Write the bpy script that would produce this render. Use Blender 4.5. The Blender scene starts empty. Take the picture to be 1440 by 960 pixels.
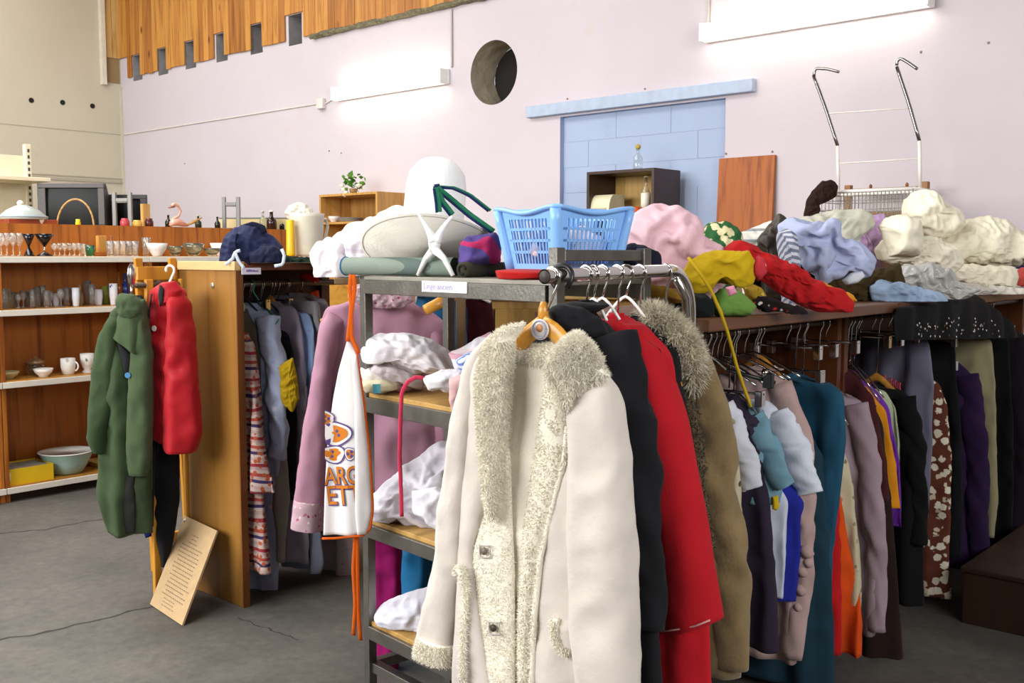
import bpy, math, random
import numpy as np
from mathutils import Vector, Matrix

# ------------------------------------------------------------------ camera, world, light, exposure
PI = math.pi
AZ = math.radians(41.6)                      # view azimuth: room axis X runs along the clothes racks
F = Vector((math.cos(AZ), math.sin(AZ), 0)); R = Vector((math.sin(AZ), -math.cos(AZ), 0)); Z = Vector((0, 0, 1))
FOC = 1435.0; EYE = Vector((0, 0, 1.5)); PITCH = math.atan2(120, FOC)
FW = F*math.cos(PITCH) - Z*math.sin(PITCH); UP = F*math.sin(PITCH) + Z*math.cos(PITCH)
scene = bpy.context.scene
C = scene.collection
cam = bpy.data.cameras.new('camera'); cam.lens = 36.0*FOC/1440; cam.sensor_width = 36; cam.clip_end = 100
camo = bpy.data.objects.new('camera', cam); C.objects.link(camo)
camo.matrix_world = Matrix.Translation(EYE) @ Matrix((R, UP, -FW)).transposed().to_4x4()
scene.camera = camo
scene.view_settings.view_transform = 'Standard'; scene.view_settings.look = 'None'
scene.view_settings.gamma = 1; scene.view_settings.use_curve_mapping = False
scene.view_settings.exposure = 0.66
world = bpy.data.worlds.new('sky'); scene.world = world; world.use_nodes = True
world.node_tree.nodes['Background'].inputs[0].default_value = (.80, .88, 1, 1)
world.node_tree.nodes['Background'].inputs[1].default_value = 1.2
def area(name, loc, look, sx, sy, power, col=(1, .97, .93)):
    l = bpy.data.lights.new(name, 'AREA'); l.shape = 'RECTANGLE'; l.size = sx; l.size_y = sy; l.energy = power; l.color = col
    o = bpy.data.objects.new(name, l); C.objects.link(o); o.location = loc
    o.rotation_euler = Vector(look).to_track_quat('-Z', 'Y').to_euler(); return o
# daylight of the large windows in the side wall and rear wall, and of the two roof lights
area('window_daylight_side', (-3.85, 5.2, 3.2), (1, -.10, -.22), 6.8, 2.6, 440, (1, .985, .96))
area('window_daylight_rear', (.6, -3.85, 3.2), (.25, 1, -.2), 4.0, 2.2, 165, (1, .985, .96))
area('roof_daylight', (1.2, 6.0, 5.45), (0, 0, -1), 2.4, 6.0, 270, (1, .98, .95))
area('roof_daylight_far', (3.6, 9.8, 5.45), (0, 0, -1), 2.4, 3.6, 70, (1, .98, .95))

# ------------------------------------------------------------------ helpers
def ray(u, v): return FW + R*((u-720)/FOC) + UP*((480-v)/FOC)
def at(u, v, d=None, x=None, y=None, z=None):
    r = ray(u, v)
    if d is not None: k = d/r.dot(F)
    elif x is not None: k = x/r.x
    elif y is not None: k = y/r.y
    else: k = (z-1.5)/r.z
    return EYE + r*k
def fs(d, s, z=0): return F*d + R*s + Z*z      # forward, right, height
def lin(h):
    h = h.lstrip('#'); c = [int(h[i:i+2], 16)/255 for i in (0, 2, 4)]
    return tuple(x/12.92 if x <= .04045 else ((x+.055)/1.055)**2.4 for x in c) + (1,)

_perm = np.random.RandomState(7).permutation(256); _perm = np.concatenate([_perm, _perm, _perm])
_grad = np.random.RandomState(8).normal(size=(256, 3)); _grad /= np.linalg.norm(_grad, axis=1)[:, None]
def pn(x, y, z=0.0):
    x, y, z = np.broadcast_arrays(np.asarray(x, float), np.asarray(y, float), np.asarray(z, float))
    xi, yi, zi = np.floor(x).astype(int), np.floor(y).astype(int), np.floor(z).astype(int)
    xf, yf, zf = x-xi, y-yi, z-zi
    fd = lambda t: t*t*t*(t*(t*6-15)+10)
    u, v, w = fd(xf), fd(yf), fd(zf); out = 0
    for i in (0, 1):
        for j in (0, 1):
            for k in (0, 1):
                g = _grad[_perm[_perm[_perm[(xi+i) & 255]+((yi+j) & 255)]+((zi+k) & 255)]]
                dt = g[..., 0]*(xf-i)+g[..., 1]*(yf-j)+g[..., 2]*(zf-k)
                out = out + dt*(u if i else 1-u)*(v if j else 1-v)*(w if k else 1-w)
    return out

class MB:
    def __init__(s): s.v = []; s.f = []
    def add(s, vs, fs_):
        n = len(s.v); s.v += [tuple(map(float, p)) for p in vs]; s.f += [tuple(i+n for i in q) for q in fs_]; return s
    def grid(s, P, cu=False, cv=False):
        m, n = P.shape[:2]; fs_ = []
        for i in range(m if cu else m-1):
            for j in range(n if cv else n-1):
                a, b = i, (i+1) % m; c, d = j, (j+1) % n
                fs_.append((a*n+c, a*n+d, b*n+d, b*n+c))
        return s.add(P.reshape(-1, 3).tolist(), fs_)
    def obox(s, O, a, b, c):
        O, a, b, c = Vector(O), Vector(a), Vector(b), Vector(c)
        vs = [O, O+a, O+a+b, O+b, O+c, O+a+c, O+a+b+c, O+b+c]
        return s.add(vs, [(0, 3, 2, 1), (4, 5, 6, 7), (0, 1, 5, 4), (1, 2, 6, 5), (2, 3, 7, 6), (3, 0, 4, 7)])
    def box(s, x0, x1, y0, y1, z0, z1): return s.obox((x0, y0, z0), (x1-x0, 0, 0), (0, y1-y0, 0), (0, 0, z1-z0))
    def tube(s, pts, r, n=8, flat=None, ratio=1.0, wr=0, wf=30, seed=0, cap=True, wk=None):
        pts = [Vector(p) for p in pts]; m = len(pts); rs = [r]*m if np.isscalar(r) else list(r)
        ref = Vector(flat) if flat is not None else None
        if ref is None:
            t0 = (pts[-1]-pts[0]); ref = Vector((0, 0, 1)) if abs(t0.normalized().z if t0.length > 1e-6 else 0) < .8 else Vector((1, 0, 0))
        P = np.zeros((m, n, 3)); ang = np.arange(n)*2*PI/n; x = None
        for i, p in enumerate(pts):
            t = (pts[min(i+1, m-1)]-pts[max(i-1, 0)]).normalized()
            if x is None or flat is not None: x = ref - t*ref.dot(t)
            else: x = x - t*x.dot(t)
            if x.length < 1e-5: x = Vector((1, .3, .2)) - t*t.dot(Vector((1, .3, .2)))
            x = x.normalized(); y = t.cross(x)
            rr = rs[i]*np.ones(n)
            if wr: rr = rr*(1+wr*2*pn(np.cos(ang)*1.3+seed*3.1, np.sin(ang)*1.3+i*wf/max(m, 1)*.35, seed*1.7)+wr*.55*(rid(np.cos(ang)*1.1+seed, np.sin(ang)*1.1+i*wf/max(m, 1)*.5, seed*2.3)-.5))
            P[i] = np.array(p)+np.outer(np.cos(ang)*rr*ratio, np.array(x))+np.outer(np.sin(ang)*rr, np.array(y))
        if wk:
            nn = gnormals(P, True)
            if ((P-P.mean(1, keepdims=True))*nn).sum() < 0: nn = -nn
            hz = sum((pts[i+1]-pts[i]).length for i in range(m-1))/m
            P = wrinkle2(P, wk[0], wk[1], max(1, .034/hz), max(1, n/10), True, None, nn, seed=seed, it=90, hmin=-.016, hmax=.014, tmax=.02, freq=9., kb=2, bs=.5)
        n0 = len(s.v); s.grid(P, cv=True)
        if cap:
            s.f.append(tuple(n0+j for j in range(n))[::-1]); s.f.append(tuple(n0+(m-1)*n+j for j in range(n)))
        return s
    def lathe(s, prof, c=(0, 0, 0), n=20, axis=None, sx=1, sy=1):
        P = np.zeros((len(prof), n, 3)); ang = np.arange(n)*2*PI/n
        for i, (r, z) in enumerate(prof): P[i] = np.stack([np.cos(ang)*r*sx, np.sin(ang)*r*sy, np.full(n, z)], 1)
        if axis is not None:
            q = Vector((0, 0, 1)).rotation_difference(Vector(axis)).to_matrix(); P = P @ np.array(q).T
        P = P+np.array(c); n0 = len(s.v); s.grid(P, cv=True)
        if prof[0][0] > 1e-4: s.f.append(tuple(n0+j for j in range(n))[::-1])
        if prof[-1][0] > 1e-4 and prof[-1][1] != prof[0][1] and prof[-1][0] < prof[0][0]*5: s.f.append(tuple(n0+(len(prof)-1)*n+j for j in range(n)))
        return s
    def disc(s, c, nrm, r, n=16, th=.002):
        return s.lathe([(r, 0), (r, th)], c, n, nrm)

def rs_poly(pts, n):
    p = np.array(pts, float); d = np.r_[0, np.cumsum(np.linalg.norm(np.diff(p, axis=0), axis=1))]
    t = np.linspace(0, d[-1], n); return np.stack([np.interp(t, d, p[:, k]) for k in range(p.shape[1])], 1)
def smooth(P, k=2):
    P = P.copy()
    for _ in range(k): P[1:-1] = (P[:-2]+2*P[1:-1]+P[2:])/4
    return P

def slab(mb, O, W, left, right, th, nz=44, nx=16, relief=None, p=2.2, top=.10, bot=0.0, sm=2, wk=None, seed=0):
    """closed soft sheet hanging in the plane through O spanned by W and Z; borders as (a, z) top to bottom"""
    W = Vector(W).normalized(); N = W.cross(Z); O = Vector((O[0], O[1], 0))
    L = smooth(rs_poly(left, nz), sm); Rt = smooth(rs_poly(right, nz), sm)
    t = np.linspace(0, 1, nz)[:, None]; s_ = (1-np.cos(np.linspace(0, PI, nx)))/2; s_ = s_[None, :]
    a = L[:, :1]*(1-s_)+Rt[:, :1]*s_; z = L[:, 1:]*(1-s_)+Rt[:, 1:]*s_
    prof = np.sqrt(np.clip(1-np.abs(2*s_-1)**p, 0, 1))
    tt = np.ones_like(t)
    if top: tt = tt*np.sqrt(np.clip(1-(1-np.clip(t/top, 0, 1))**2, .02, 1))
    if bot: tt = tt*np.sqrt(np.clip(1-(1-np.clip((1-t)/bot, 0, 1))**2, .02, 1))
    h = th*prof*tt; base = relief(a, z, t, s_) if relief else 0*a
    if isinstance(base, tuple): f0, f1 = base
    else: f0 = f1 = base
    def pos(a, z, o): return np.array(O)[None, None]+a[..., None]*np.array(W)+z[..., None]*np.array(Z)+o[..., None]*np.array(N)
    A = pos(a, z, f0+h); B = pos(a, z, f1-h)
    P = np.concatenate([A, B[:, ::-1][:, 1:-1]], 1)
    if wk:
        nn = gnormals(P, True); cen = P.mean(1, keepdims=True)
        if ((P-cen)*nn).sum() < 0: nn = -nn
        pin = np.zeros(P.shape[:2], bool); pin[0] = True
        hz = abs(P[-1, :, 2].mean()-P[0, :, 2].mean())/len(P); wx_ = np.linalg.norm(np.diff(P[len(P)//2], axis=0), axis=1).mean()
        P = wrinkle2(P, wk[0], wk[1], max(1, .042/hz), max(1, .026/max(wx_, 1e-4)), True, pin, nn, seed=seed, it=100, hmin=-.016, hmax=.022, tmax=.02, freq=9., kb=2, bs=.5)
        P = wrinkle2(P, wk[0]*.25, wk[1]*.3, max(1, .018/hz), max(1, .012/max(wx_, 1e-4)), True, pin, None, seed=seed+3, it=30, hmin=-.004, hmax=.004, tmax=.01, freq=24., kb=2, bs=.5)
    n0 = len(mb.v); mb.grid(P, cv=True); w = P.shape[1]
    mb.f.append(tuple(n0+j for j in range(w))[::-1]); mb.f.append(tuple(n0+(nz-1)*w+j for j in range(w)))
    return mb
def folds(amp=.02, k=30, seed=0, z0=1.3, L=.9, top=.15, dif=.5, fine=.25):
    """vertical drapery folds that open towards the hem"""
    def rel(a, z, t, s_):
        g = amp*(top+(1-top)*np.clip(t, 0, 1)**.8)
        ph = 2.2*pn(z*1.6+seed, seed*1.3, .5)
        f = np.sin(a*k+ph+seed)+.55*np.sin(a*k*1.73+ph*1.6+seed*2.1)
        f2 = np.sin(a*k*1.15+ph*1.2+seed*1.9+1)+.5*np.sin(a*k*2.1+seed)
        w = fine*amp*3*pn(a*11+seed, z*6.+seed, 2.)
        cz = (.0035+.30*amp)*crumple(a, z, 9., seed*.77+3, 1.25+.5*pn(z*2+seed, 0, 0), 2.2)*(.4+.6*np.sin(np.clip(s_, 0, 1)*PI))
        return (g*f+w+cz, g*(f*(1-dif)-f2*dif)-w+.5*cz)
    return rel

def ppt(u, v, O, W):
    """pixel ray met with the vertical plane through O along W -> (a, z)"""
    W = Vector(W).normalized(); N = W.cross(Z); O = Vector((O[0], O[1], 1.5)); r = ray(u, v)
    k = (O-EYE).dot(N)/r.dot(N); q = EYE+r*k; return ((q-O).dot(W), q.z)
def rid(x, y, z):
    return 1-np.abs(pn(x, y, z))*2.4
def crumple(a, z, freq, seed, ang, stretch):
    """creased-cloth relief, roughly -1..1: long folds across ang, finer creases between them"""
    ca, sa = np.cos(ang), np.sin(ang)
    wx = pn(a*5+seed, z*5, seed*.7)*.10+pn(a*11, z*11+seed, 2.2)*.03; wy = pn(a*5+7, z*5+seed, 1.1)*.10+pn(a*11+3, z*11, seed)*.03
    x = (a+wx)*ca+(z+wy)*sa; y = -(a+wx)*sa+(z+wy)*ca
    n1 = rid(x*freq/stretch+seed, y*freq, seed*1.3); n2 = rid(x*freq*1.9/stretch+seed, y*freq*1.9+5, seed*.6+3)
    n3 = rid(x*freq*3.2/stretch*1.4+2, y*freq*3.0/1.2+seed, seed+8)
    n4 = rid((y)*freq*.9/stretch+4, x*freq*.8+seed, seed+11)
    return .62*n1*np.abs(n1)**.3+.34*n2+.14*n3+.34*n4-.45
def gnormals(P, cv=False):
    if cv: dj = np.roll(P, -1, 1)-np.roll(P, 1, 1)
    else: dj = np.gradient(P, axis=1)
    n = np.cross(np.gradient(P, axis=0), dj); return n/(np.linalg.norm(n, axis=2, keepdims=True)+1e-9)
def wrinkle(P0, ex, ez, seed=0, cv=False, it=110, hmin=-.006, hmax=.03, tmax=.02, pin=None, freq=22., kb=3, bs=.5, N=None, grav=0.):
    """cloth relaxation: a grid of surface points is given more cloth than it has room for (ex across, ez down)
    and buckles into folds and creases; stays within [hmin, hmax] of the start surface"""
    N = gnormals(P0, cv) if N is None else N
    P = P0+N*(.004*pn(P0[..., 0]*freq+seed, P0[..., 1]*freq+P0[..., 2]*3, P0[..., 2]*freq)+.002*pn(P0[..., 0]*freq*3, P0[..., 1]*freq*3+seed, P0[..., 2]*freq*3))[..., None]
    m, n = P.shape[:2]
    mod = (1+.9*pn(P0[..., 0]*5+seed*1.7, P0[..., 1]*5, P0[..., 2]*5))
    cons = []
    def con(A, B, e, push, w): 
        l = np.linalg.norm(P0[B]-P0[A], axis=-1)*(1+e*mod[A]); cons.append((A, B, l if not push else l*.94, push, w))
    I, J = np.meshgrid(np.arange(m), np.arange(n), indexing='ij')
    def pair(di, dj, e, push=False, w=1.):
        ok = (I+di < m) & (I+di >= 0)
        if not cv: ok &= (J+dj < n) & (J+dj >= 0)
        a = (I[ok], J[ok]); b = (I[ok]+di, (J[ok]+dj) % n); con(a, b, e, push, w)
    pair(1, 0, ez); pair(0, 1, ex); pair(1, 1, (ex+ez)/2, False, .5); pair(1, -1, (ex+ez)/2, False, .5)
    pair(kb, 0, ez, True, bs); pair(0, kb, ex, True, bs); pair(2, 0, ez, True, bs); pair(0, 2, ex, True, bs)
    fl = [(a[0]*n+a[1], b[0]*n+b[1], l, pu, w) for a, b, l, pu, w in cons]
    X = P.reshape(-1, 3); X0 = P0.reshape(-1, 3); NN = N.reshape(-1, 3); pm = None if pin is None else pin.reshape(-1)
    cnt = np.zeros(len(X))
    for a, b, l, pu, w in fl: cnt += np.bincount(a, minlength=len(X))*w+np.bincount(b, minlength=len(X))*w
    k = 1.5/np.maximum(cnt, 1)
    for _ in range(it):
        C_ = np.zeros_like(X)
        for a, b, l, pu, w in fl:
            d = X[b]-X[a]; L = np.sqrt((d*d).sum(1))+1e-9; c = (L-l)/L
            if pu: c = np.minimum(c, 0)
            dd = d*(c*w)[:, None]*.9
            for q in range(3): C_[:, q] += np.bincount(a, dd[:, q], len(X))-np.bincount(b, dd[:, q], len(X))
        X = X+C_*k[:, None]
        if grav: X[:, 2] -= grav
        D_ = X-X0; h = (D_*NN).sum(1); T = D_-NN*h[:, None]; tl = np.linalg.norm(T, axis=1)+1e-9
        T *= np.minimum(1, tmax/tl)[:, None]; X = X0+T+NN*np.clip(h, hmin, hmax)[:, None]
        if pm is not None: X[pm] = X0[pm]
    return X.reshape(m, n, 3)
def cub(Y, x, wrap=False):
    """Catmull-Rom resampling of Y along axis 0 at positions x"""
    m = len(Y); i = np.floor(x).astype(int); i = i if wrap else np.clip(i, 0, m-2); t = (x-i)[:, None, None]
    g = (lambda k: Y[k % m]) if wrap else (lambda k: Y[np.clip(k, 0, m-1)])
    a, b, c, d = g(i-1), g(i), g(i+1), g(i+2)
    return .5*(2*b+(c-a)*t+(2*a-5*b+4*c-d)*t*t+(3*b-a-3*c+d)*t**3)
def wrinkle2(P0, ex, ez, si, sj, cv=False, pin=None, N=None, **kw):
    """solve the buckling on every si-th row and sj-th column, then carry it smoothly to the full grid"""
    m, n = P0.shape[:2]; mi = max(5, round(m/si)); nj = max(6, round(n/sj))
    ii = np.linspace(0, m-1, mi); jj = np.linspace(0, n, nj, endpoint=False) if cv else np.linspace(0, n-1, nj)
    ri = np.round(ii).astype(int); rj = np.round(jj).astype(int)
    Q = P0[np.ix_(ri, rj)]; N = gnormals(P0, cv) if N is None else N
    W_ = wrinkle(Q, ex, ez, cv=cv, pin=None if pin is None else pin[np.ix_(ri, rj)], N=N[np.ix_(ri, rj)], **kw)-Q
    Di = cub(W_, np.interp(np.arange(m), ri, np.arange(mi)))
    if cv: x = np.interp(np.arange(n), np.r_[rj, n], np.arange(nj+1))
    else: x = np.interp(np.arange(n), rj, np.arange(nj))
    return P0+cub(Di.transpose(1, 0, 2), x, cv).transpose(1, 0, 2)
def lump(mb, out, d, depth, amp=.02, freq=7., seed=0, ang=0., stretch=2.5, nr=34, na=112, back=.7, zmin=None, flat=3.0, tilt=0., n=None, ex=None):
    """a heap of cloth: closed volume with the given outline (pixels at forward distance d), buckled into folds"""
    q = [at(u, v, d=d) for u, v in out]; P2 = np.array([((p).dot(R), p.z) for p in q])
    P2 = np.vstack([P2, P2[:1]]); na = 160
    o = rs_poly(P2, na+1)[:-1]; o = (np.roll(o, 1, 0)+2*o+np.roll(o, -1, 0))/4
    c = o.mean(0); th = np.arange(na)*2*PI/na
    if amp > .003:
        wob = 1+.06*pn(np.cos(th)*2.2+seed, np.sin(th)*2.2, seed*.9)+.05*pn(np.cos(th)*6+seed, np.sin(th)*6, seed*.4); o = c+(o-c)*wob[:, None]
    ext = float(np.ptp(o, axis=0).max()); n = n or int(min(58, max(14, ext/.0055)))
    lin_ = np.linspace(-1, 1, n); U, V = np.meshgrid(lin_, lin_, indexing='ij')
    X = U*np.sqrt(1-V*V/2); Y = V*np.sqrt(1-U*U/2); r = np.clip(np.sqrt(X*X+Y*Y), 0, 1); t_ = (np.arctan2(Y, X) % (2*PI))/(2*PI)*na
    oo = np.vstack([o, o[:1]]); ob = np.stack([np.interp(t_, np.arange(na+1), oo[:, k]) for k in (0, 1)], -1)
    g = c+(ob-c)*r[..., None]; a, z = g[..., 0], g[..., 1]
    dep = depth*np.sqrt(np.clip(1-r**flat, 0, 1))
    if amp: dep = dep*(1+.25*pn(a*9+seed, z*9, seed))+amp*.5*crumple(a, z, freq*.8, seed, ang, stretch)*(1-r**6)
    def pos(a, z, dd): return a[..., None]*np.array(R)+z[..., None]*np.array(Z)+dd[..., None]*np.array(F)
    A = pos(a, z, d-dep+tilt*(z-c[1]))
    pin = np.zeros((n, n), bool); pin[0] = pin[-1] = True; pin[:, 0] = pin[:, -1] = True
    if amp > .003:
        N = gnormals(A); N = np.where((N @ np.array(F))[..., None] > 0, -N, N)
        e = ex if ex is not None else min(.26, .03+amp*7)
        ca, sa = abs(math.cos(ang)), abs(math.sin(ang))
        wl_ = .017 if freq < 11 else .012; st = max(1.0, wl_/max(ext/n, 1e-4))
        A = wrinkle2(A, e, e, st, st, False, pin, N, seed=seed, it=120, hmin=-.02, hmax=.012+amp*2.2, tmax=.05, freq=12, kb=3, bs=.45)
        A = wrinkle2(A, e*.22, e*.22, max(1, st*.45), max(1, st*.45), False, pin, None, seed=seed+5, it=40, hmin=-.006, hmax=.006, tmax=.01, freq=30, kb=2, bs=.4)
    if zmin is not None: A[..., 2] = np.maximum(A[..., 2], zmin)
    sel = np.unique(np.r_[np.arange(0, n, 3), n-1]); B = pos(a, z if zmin is None else np.maximum(z, zmin), d+back*depth*np.sqrt(np.clip(1-r**2.5, 0, 1))+tilt*(z-c[1]))
    n0 = len(mb.v); mb.grid(A); mb.grid(B[:, ::-1])
    return mb

def _mesh(name, mb, mat, org, smooth_):
    me = bpy.data.meshes.new(name); o = np.array(org)
    me.from_pydata([(p[0]-o[0], p[1]-o[1], p[2]-o[2]) for p in mb.v], [], mb.f); me.update()
    if smooth_: me.polygons.foreach_set('use_smooth', [True]*len(me.polygons))
    if mat is not None: me.materials.append(mat)
    return me
def wloc(o):
    l = Vector(o.location)
    while o.parent is not None: o = o.parent; l = l+Vector(o.location)
    return l
def part(name, mb, mat, parent, smooth_=True, bevel=0, label=None, kind=None):
    me = _mesh(name, mb, mat, wloc(parent), smooth_); o = bpy.data.objects.new(name, me); C.objects.link(o); o.parent = parent
    if bevel: _bev(o, bevel)
    if label: o['label'] = label
    if kind: o['kind'] = kind
    return o
def _bev(o, w):
    m = o.modifiers.new('bevel', 'BEVEL'); m.width = w; m.segments = 2; m.limit_method = 'ANGLE'
def tag(o, label, cat, group=None):
    o['label'] = label; o['category'] = cat
    if group: o['group'] = group
    return o
def thing(name, label, cat, loc=(0, 0, 0), group=None):
    o = bpy.data.objects.new(name, None); C.objects.link(o); o.location = loc; o.empty_display_size = .05
    return tag(o, label, cat, group)
def solo(name, mb, mat, label, cat, group=None, smooth_=True, bevel=0):
    v = np.array(mb.v); org = ((v[:, 0].min()+v[:, 0].max())/2, (v[:, 1].min()+v[:, 1].max())/2, v[:, 2].min())
    o = bpy.data.objects.new(name, _mesh(name, mb, mat, org, smooth_)); C.objects.link(o); o.location = org
    if bevel: _bev(o, bevel)
    return tag(o, label, cat, group)
def struct(name, mb, mat, parent=None, smooth_=False, bevel=0):
    if parent is not None: return part(name, mb, mat, parent, smooth_, bevel)
    o = bpy.data.objects.new(name, _mesh(name, mb, mat, (0, 0, 0), smooth_)); C.objects.link(o); o['kind'] = 'structure'
    if bevel: _bev(o, bevel)
    return o
def dup(root, loc, label=None, rotz=None, scale=None):
    r = root.copy(); C.objects.link(r); r.location = loc
    if rotz is not None: r.rotation_euler = (0, 0, rotz)
    if scale: r.scale = (scale,)*3 if np.isscalar(scale) else scale
    if label: r['label'] = label
    for ch in list(root.children):
        c = ch.copy(); C.objects.link(c); c.parent = r
        for g in list(ch.children):
            e = g.copy(); C.objects.link(e); e.parent = c
    return r
ORD = ['first', 'second', 'third', 'fourth', 'fifth', 'sixth', 'seventh', 'eighth', 'ninth', 'tenth', 'eleventh', 'twelfth', 'thirteenth', 'fourteenth', 'fifteenth', 'sixteenth', 'seventeenth', 'eighteenth', 'nineteenth', 'twentieth', 'twenty-first', 'twenty-second', 'twenty-third', 'twenty-fourth']

# ------------------------------------------------------------------ materials
_mc = {}
def nmat(name):
    m = bpy.data.materials.new(name); m.use_nodes = True; nt = m.node_tree
    return m, nt, nt.nodes['Principled BSDF']
def nd(nt, t, **kw):
    n = nt.nodes.new(t)
    for k, v in kw.items():
        if hasattr(n, k) and k not in n.inputs: setattr(n, k, v)
        else: n.inputs[k].default_value = v
    return n
def ramp(nt, stops, interp='LINEAR'):
    n = nt.nodes.new('ShaderNodeValToRGB'); e = n.color_ramp.elements; n.color_ramp.interpolation = interp
    while len(e) > 1: e.remove(e[0])
    e[0].position, e[0].color = stops[0][0], stops[0][1]
    for p, c in stops[1:]: x = e.new(p); x.color = c
    return n
def mul(c, k): return tuple(min(1, x*k) for x in c[:3])+(1,)
def coords(nt, scale=(1, 1, 1), rot=(0, 0, 0)):
    t = nt.nodes.new('ShaderNodeTexCoord'); m = nt.nodes.new('ShaderNodeMapping')
    m.inputs['Scale'].default_value = scale; m.inputs['Rotation'].default_value = rot
    nt.links.new(t.outputs['Object'], m.inputs['Vector']); return m.outputs['Vector']
def addbump(nt, b, vec, scale, strength, dist=.004, detail=2):
    n = nd(nt, 'ShaderNodeTexNoise', Scale=scale, Detail=detail); nt.links.new(vec, n.inputs['Vector'])
    k = nd(nt, 'ShaderNodeBump', Strength=strength, Distance=dist); nt.links.new(n.outputs['Fac'], k.inputs['Height'])
    nt.links.new(k.outputs['Normal'], b.inputs['Normal'])
def fab(hexc, var=.10, bump=.25, scale=220, rough=.9, sheen=.03, big=9):
    key = ('fab', hexc, var, bump, scale, rough, sheen)
    if key in _mc: return _mc[key]
    m, nt, b = nmat('fabric_'+hexc); c = lin(hexc); v = coords(nt)
    n = nd(nt, 'ShaderNodeTexNoise', Scale=big, Detail=3); nt.links.new(v, n.inputs['Vector'])
    r = ramp(nt, [(.3, mul(c, 1-var)), (.7, mul(c, 1+var))]); nt.links.new(n.outputs['Fac'], r.inputs['Fac'])
    nt.links.new(r.outputs['Color'], b.inputs['Base Color'])
    b.inputs['Roughness'].default_value = rough; b.inputs['Sheen Weight'].default_value = sheen; b.inputs['Specular IOR Level'].default_value = .2
    addbump(nt, b, v, scale, bump, .003); _mc[key] = m; return m
def plain(hexc, rough=.5, metal=0, var=.06, bump=0, scale=12, spec=.5, coat=0):
    key = ('plain', hexc, rough, metal, var, bump, scale, spec)
    if key in _mc: return _mc[key]
    m, nt, b = nmat('surface_'+hexc); c = lin(hexc); v = coords(nt)
    n = nd(nt, 'ShaderNodeTexNoise', Scale=scale, Detail=4); nt.links.new(v, n.inputs['Vector'])
    r = ramp(nt, [(.3, mul(c, 1-var)), (.7, mul(c, 1+var))]); nt.links.new(n.outputs['Fac'], r.inputs['Fac'])
    nt.links.new(r.outputs['Color'], b.inputs['Base Color'])
    b.inputs['Roughness'].default_value = rough; b.inputs['Metallic'].default_value = metal; b.inputs['Specular IOR Level'].default_value = spec
    if bump: addbump(nt, b, v, scale*6, bump, .004)
    _mc[key] = m; return m
def wood(h1, h2, axis='Z', scale=9, rough=.5, knots=False):
    key = ('wood', h1, h2, axis, scale, knots)
    if key in _mc: return _mc[key]
    m, nt, b = nmat('wood_'+h1); st = .07
    sc = {'Z': (1, 1, st), 'X': (st, 1, 1), 'Y': (1, st, 1)}[axis]; v = coords(nt, sc)
    n = nd(nt, 'ShaderNodeTexNoise', Scale=scale*3, Detail=6, Distortion=.6); nt.links.new(v, n.inputs['Vector'])
    r = ramp(nt, [(.30, lin(h2)), (.5, lin(h1)), (.68, mul(lin(h1), 1.12))]); nt.links.new(n.outputs['Fac'], r.inputs['Fac'])
    out = r.outputs['Color']
    if knots:
        v2 = coords(nt, (1, 1, .45)); vo = nd(nt, 'ShaderNodeTexVoronoi', Scale=5.0); nt.links.new(v2, vo.inputs['Vector'])
        kr = ramp(nt, [(.05, (1, 1, 1, 1)), (.13, (0, 0, 0, 1))]); nt.links.new(vo.outputs['Distance'], kr.inputs['Fac'])
        mx = nt.nodes.new('ShaderNodeMixRGB'); nt.links.new(kr.outputs['Color'], mx.inputs[0]); nt.links.new(out, mx.inputs[1]); mx.inputs[2].default_value = lin('5c2c0c'); out = mx.outputs[0]
    nt.links.new(out, b.inputs['Base Color']); b.inputs['Roughness'].default_value = rough
    k = nd(nt, 'ShaderNodeBump', Strength=.12, Distance=.003); nt.links.new(n.outputs['Fac'], k.inputs['Height']); nt.links.new(k.outputs['Normal'], b.inputs['Normal'])
    _mc[key] = m; return m
def spots(base, cols, scale=40, cover=.35, second=None, bump=.2, warp=.0):
    """printed cloth: irregular blossoms of several colours on a ground colour"""
    key = ('spots', base, tuple(cols), scale, cover, second)
    if key in _mc: return _mc[key]
    m, nt, b = nmat('printed_fabric_'+base); v = coords(nt)
    vo = nd(nt, 'ShaderNodeTexVoronoi', Scale=scale); nt.links.new(v, vo.inputs['Vector'])
    nz = nd(nt, 'ShaderNodeTexNoise', Scale=scale*2.5, Detail=2); nt.links.new(v, nz.inputs['Vector'])
    ad = nd(nt, 'ShaderNodeMath', operation='MULTIPLY_ADD'); nt.links.new(nz.outputs['Fac'], ad.inputs[0]); ad.inputs[1].default_value = .5; nt.links.new(vo.outputs['Distance'], ad.inputs[2])
    mask = ramp(nt, [(cover+.2, (1, 1, 1, 1)), (cover+.26, (0, 0, 0, 1))]); nt.links.new(ad.outputs[0], mask.inputs['Fac'])
    sp = nt.nodes.new('ShaderNodeSeparateColor'); nt.links.new(vo.outputs['Color'], sp.inputs[0])
    cr = ramp(nt, [(i/len(cols), lin(c)) for i, c in enumerate(cols)], 'CONSTANT'); nt.links.new(sp.outputs[0], cr.inputs['Fac'])
    mx = nt.nodes.new('ShaderNodeMixRGB'); nt.links.new(mask.outputs['Color'], mx.inputs[0]); mx.inputs[1].default_value = lin(base); nt.links.new(cr.outputs['Color'], mx.inputs[2])
    nt.links.new(mx.outputs[0], b.inputs['Base Color']); b.inputs['Roughness'].default_value = .9; b.inputs['Specular IOR Level'].default_value = .2
    addbump(nt, b, v, 200, bump, .003); _mc[key] = m; return m
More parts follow.
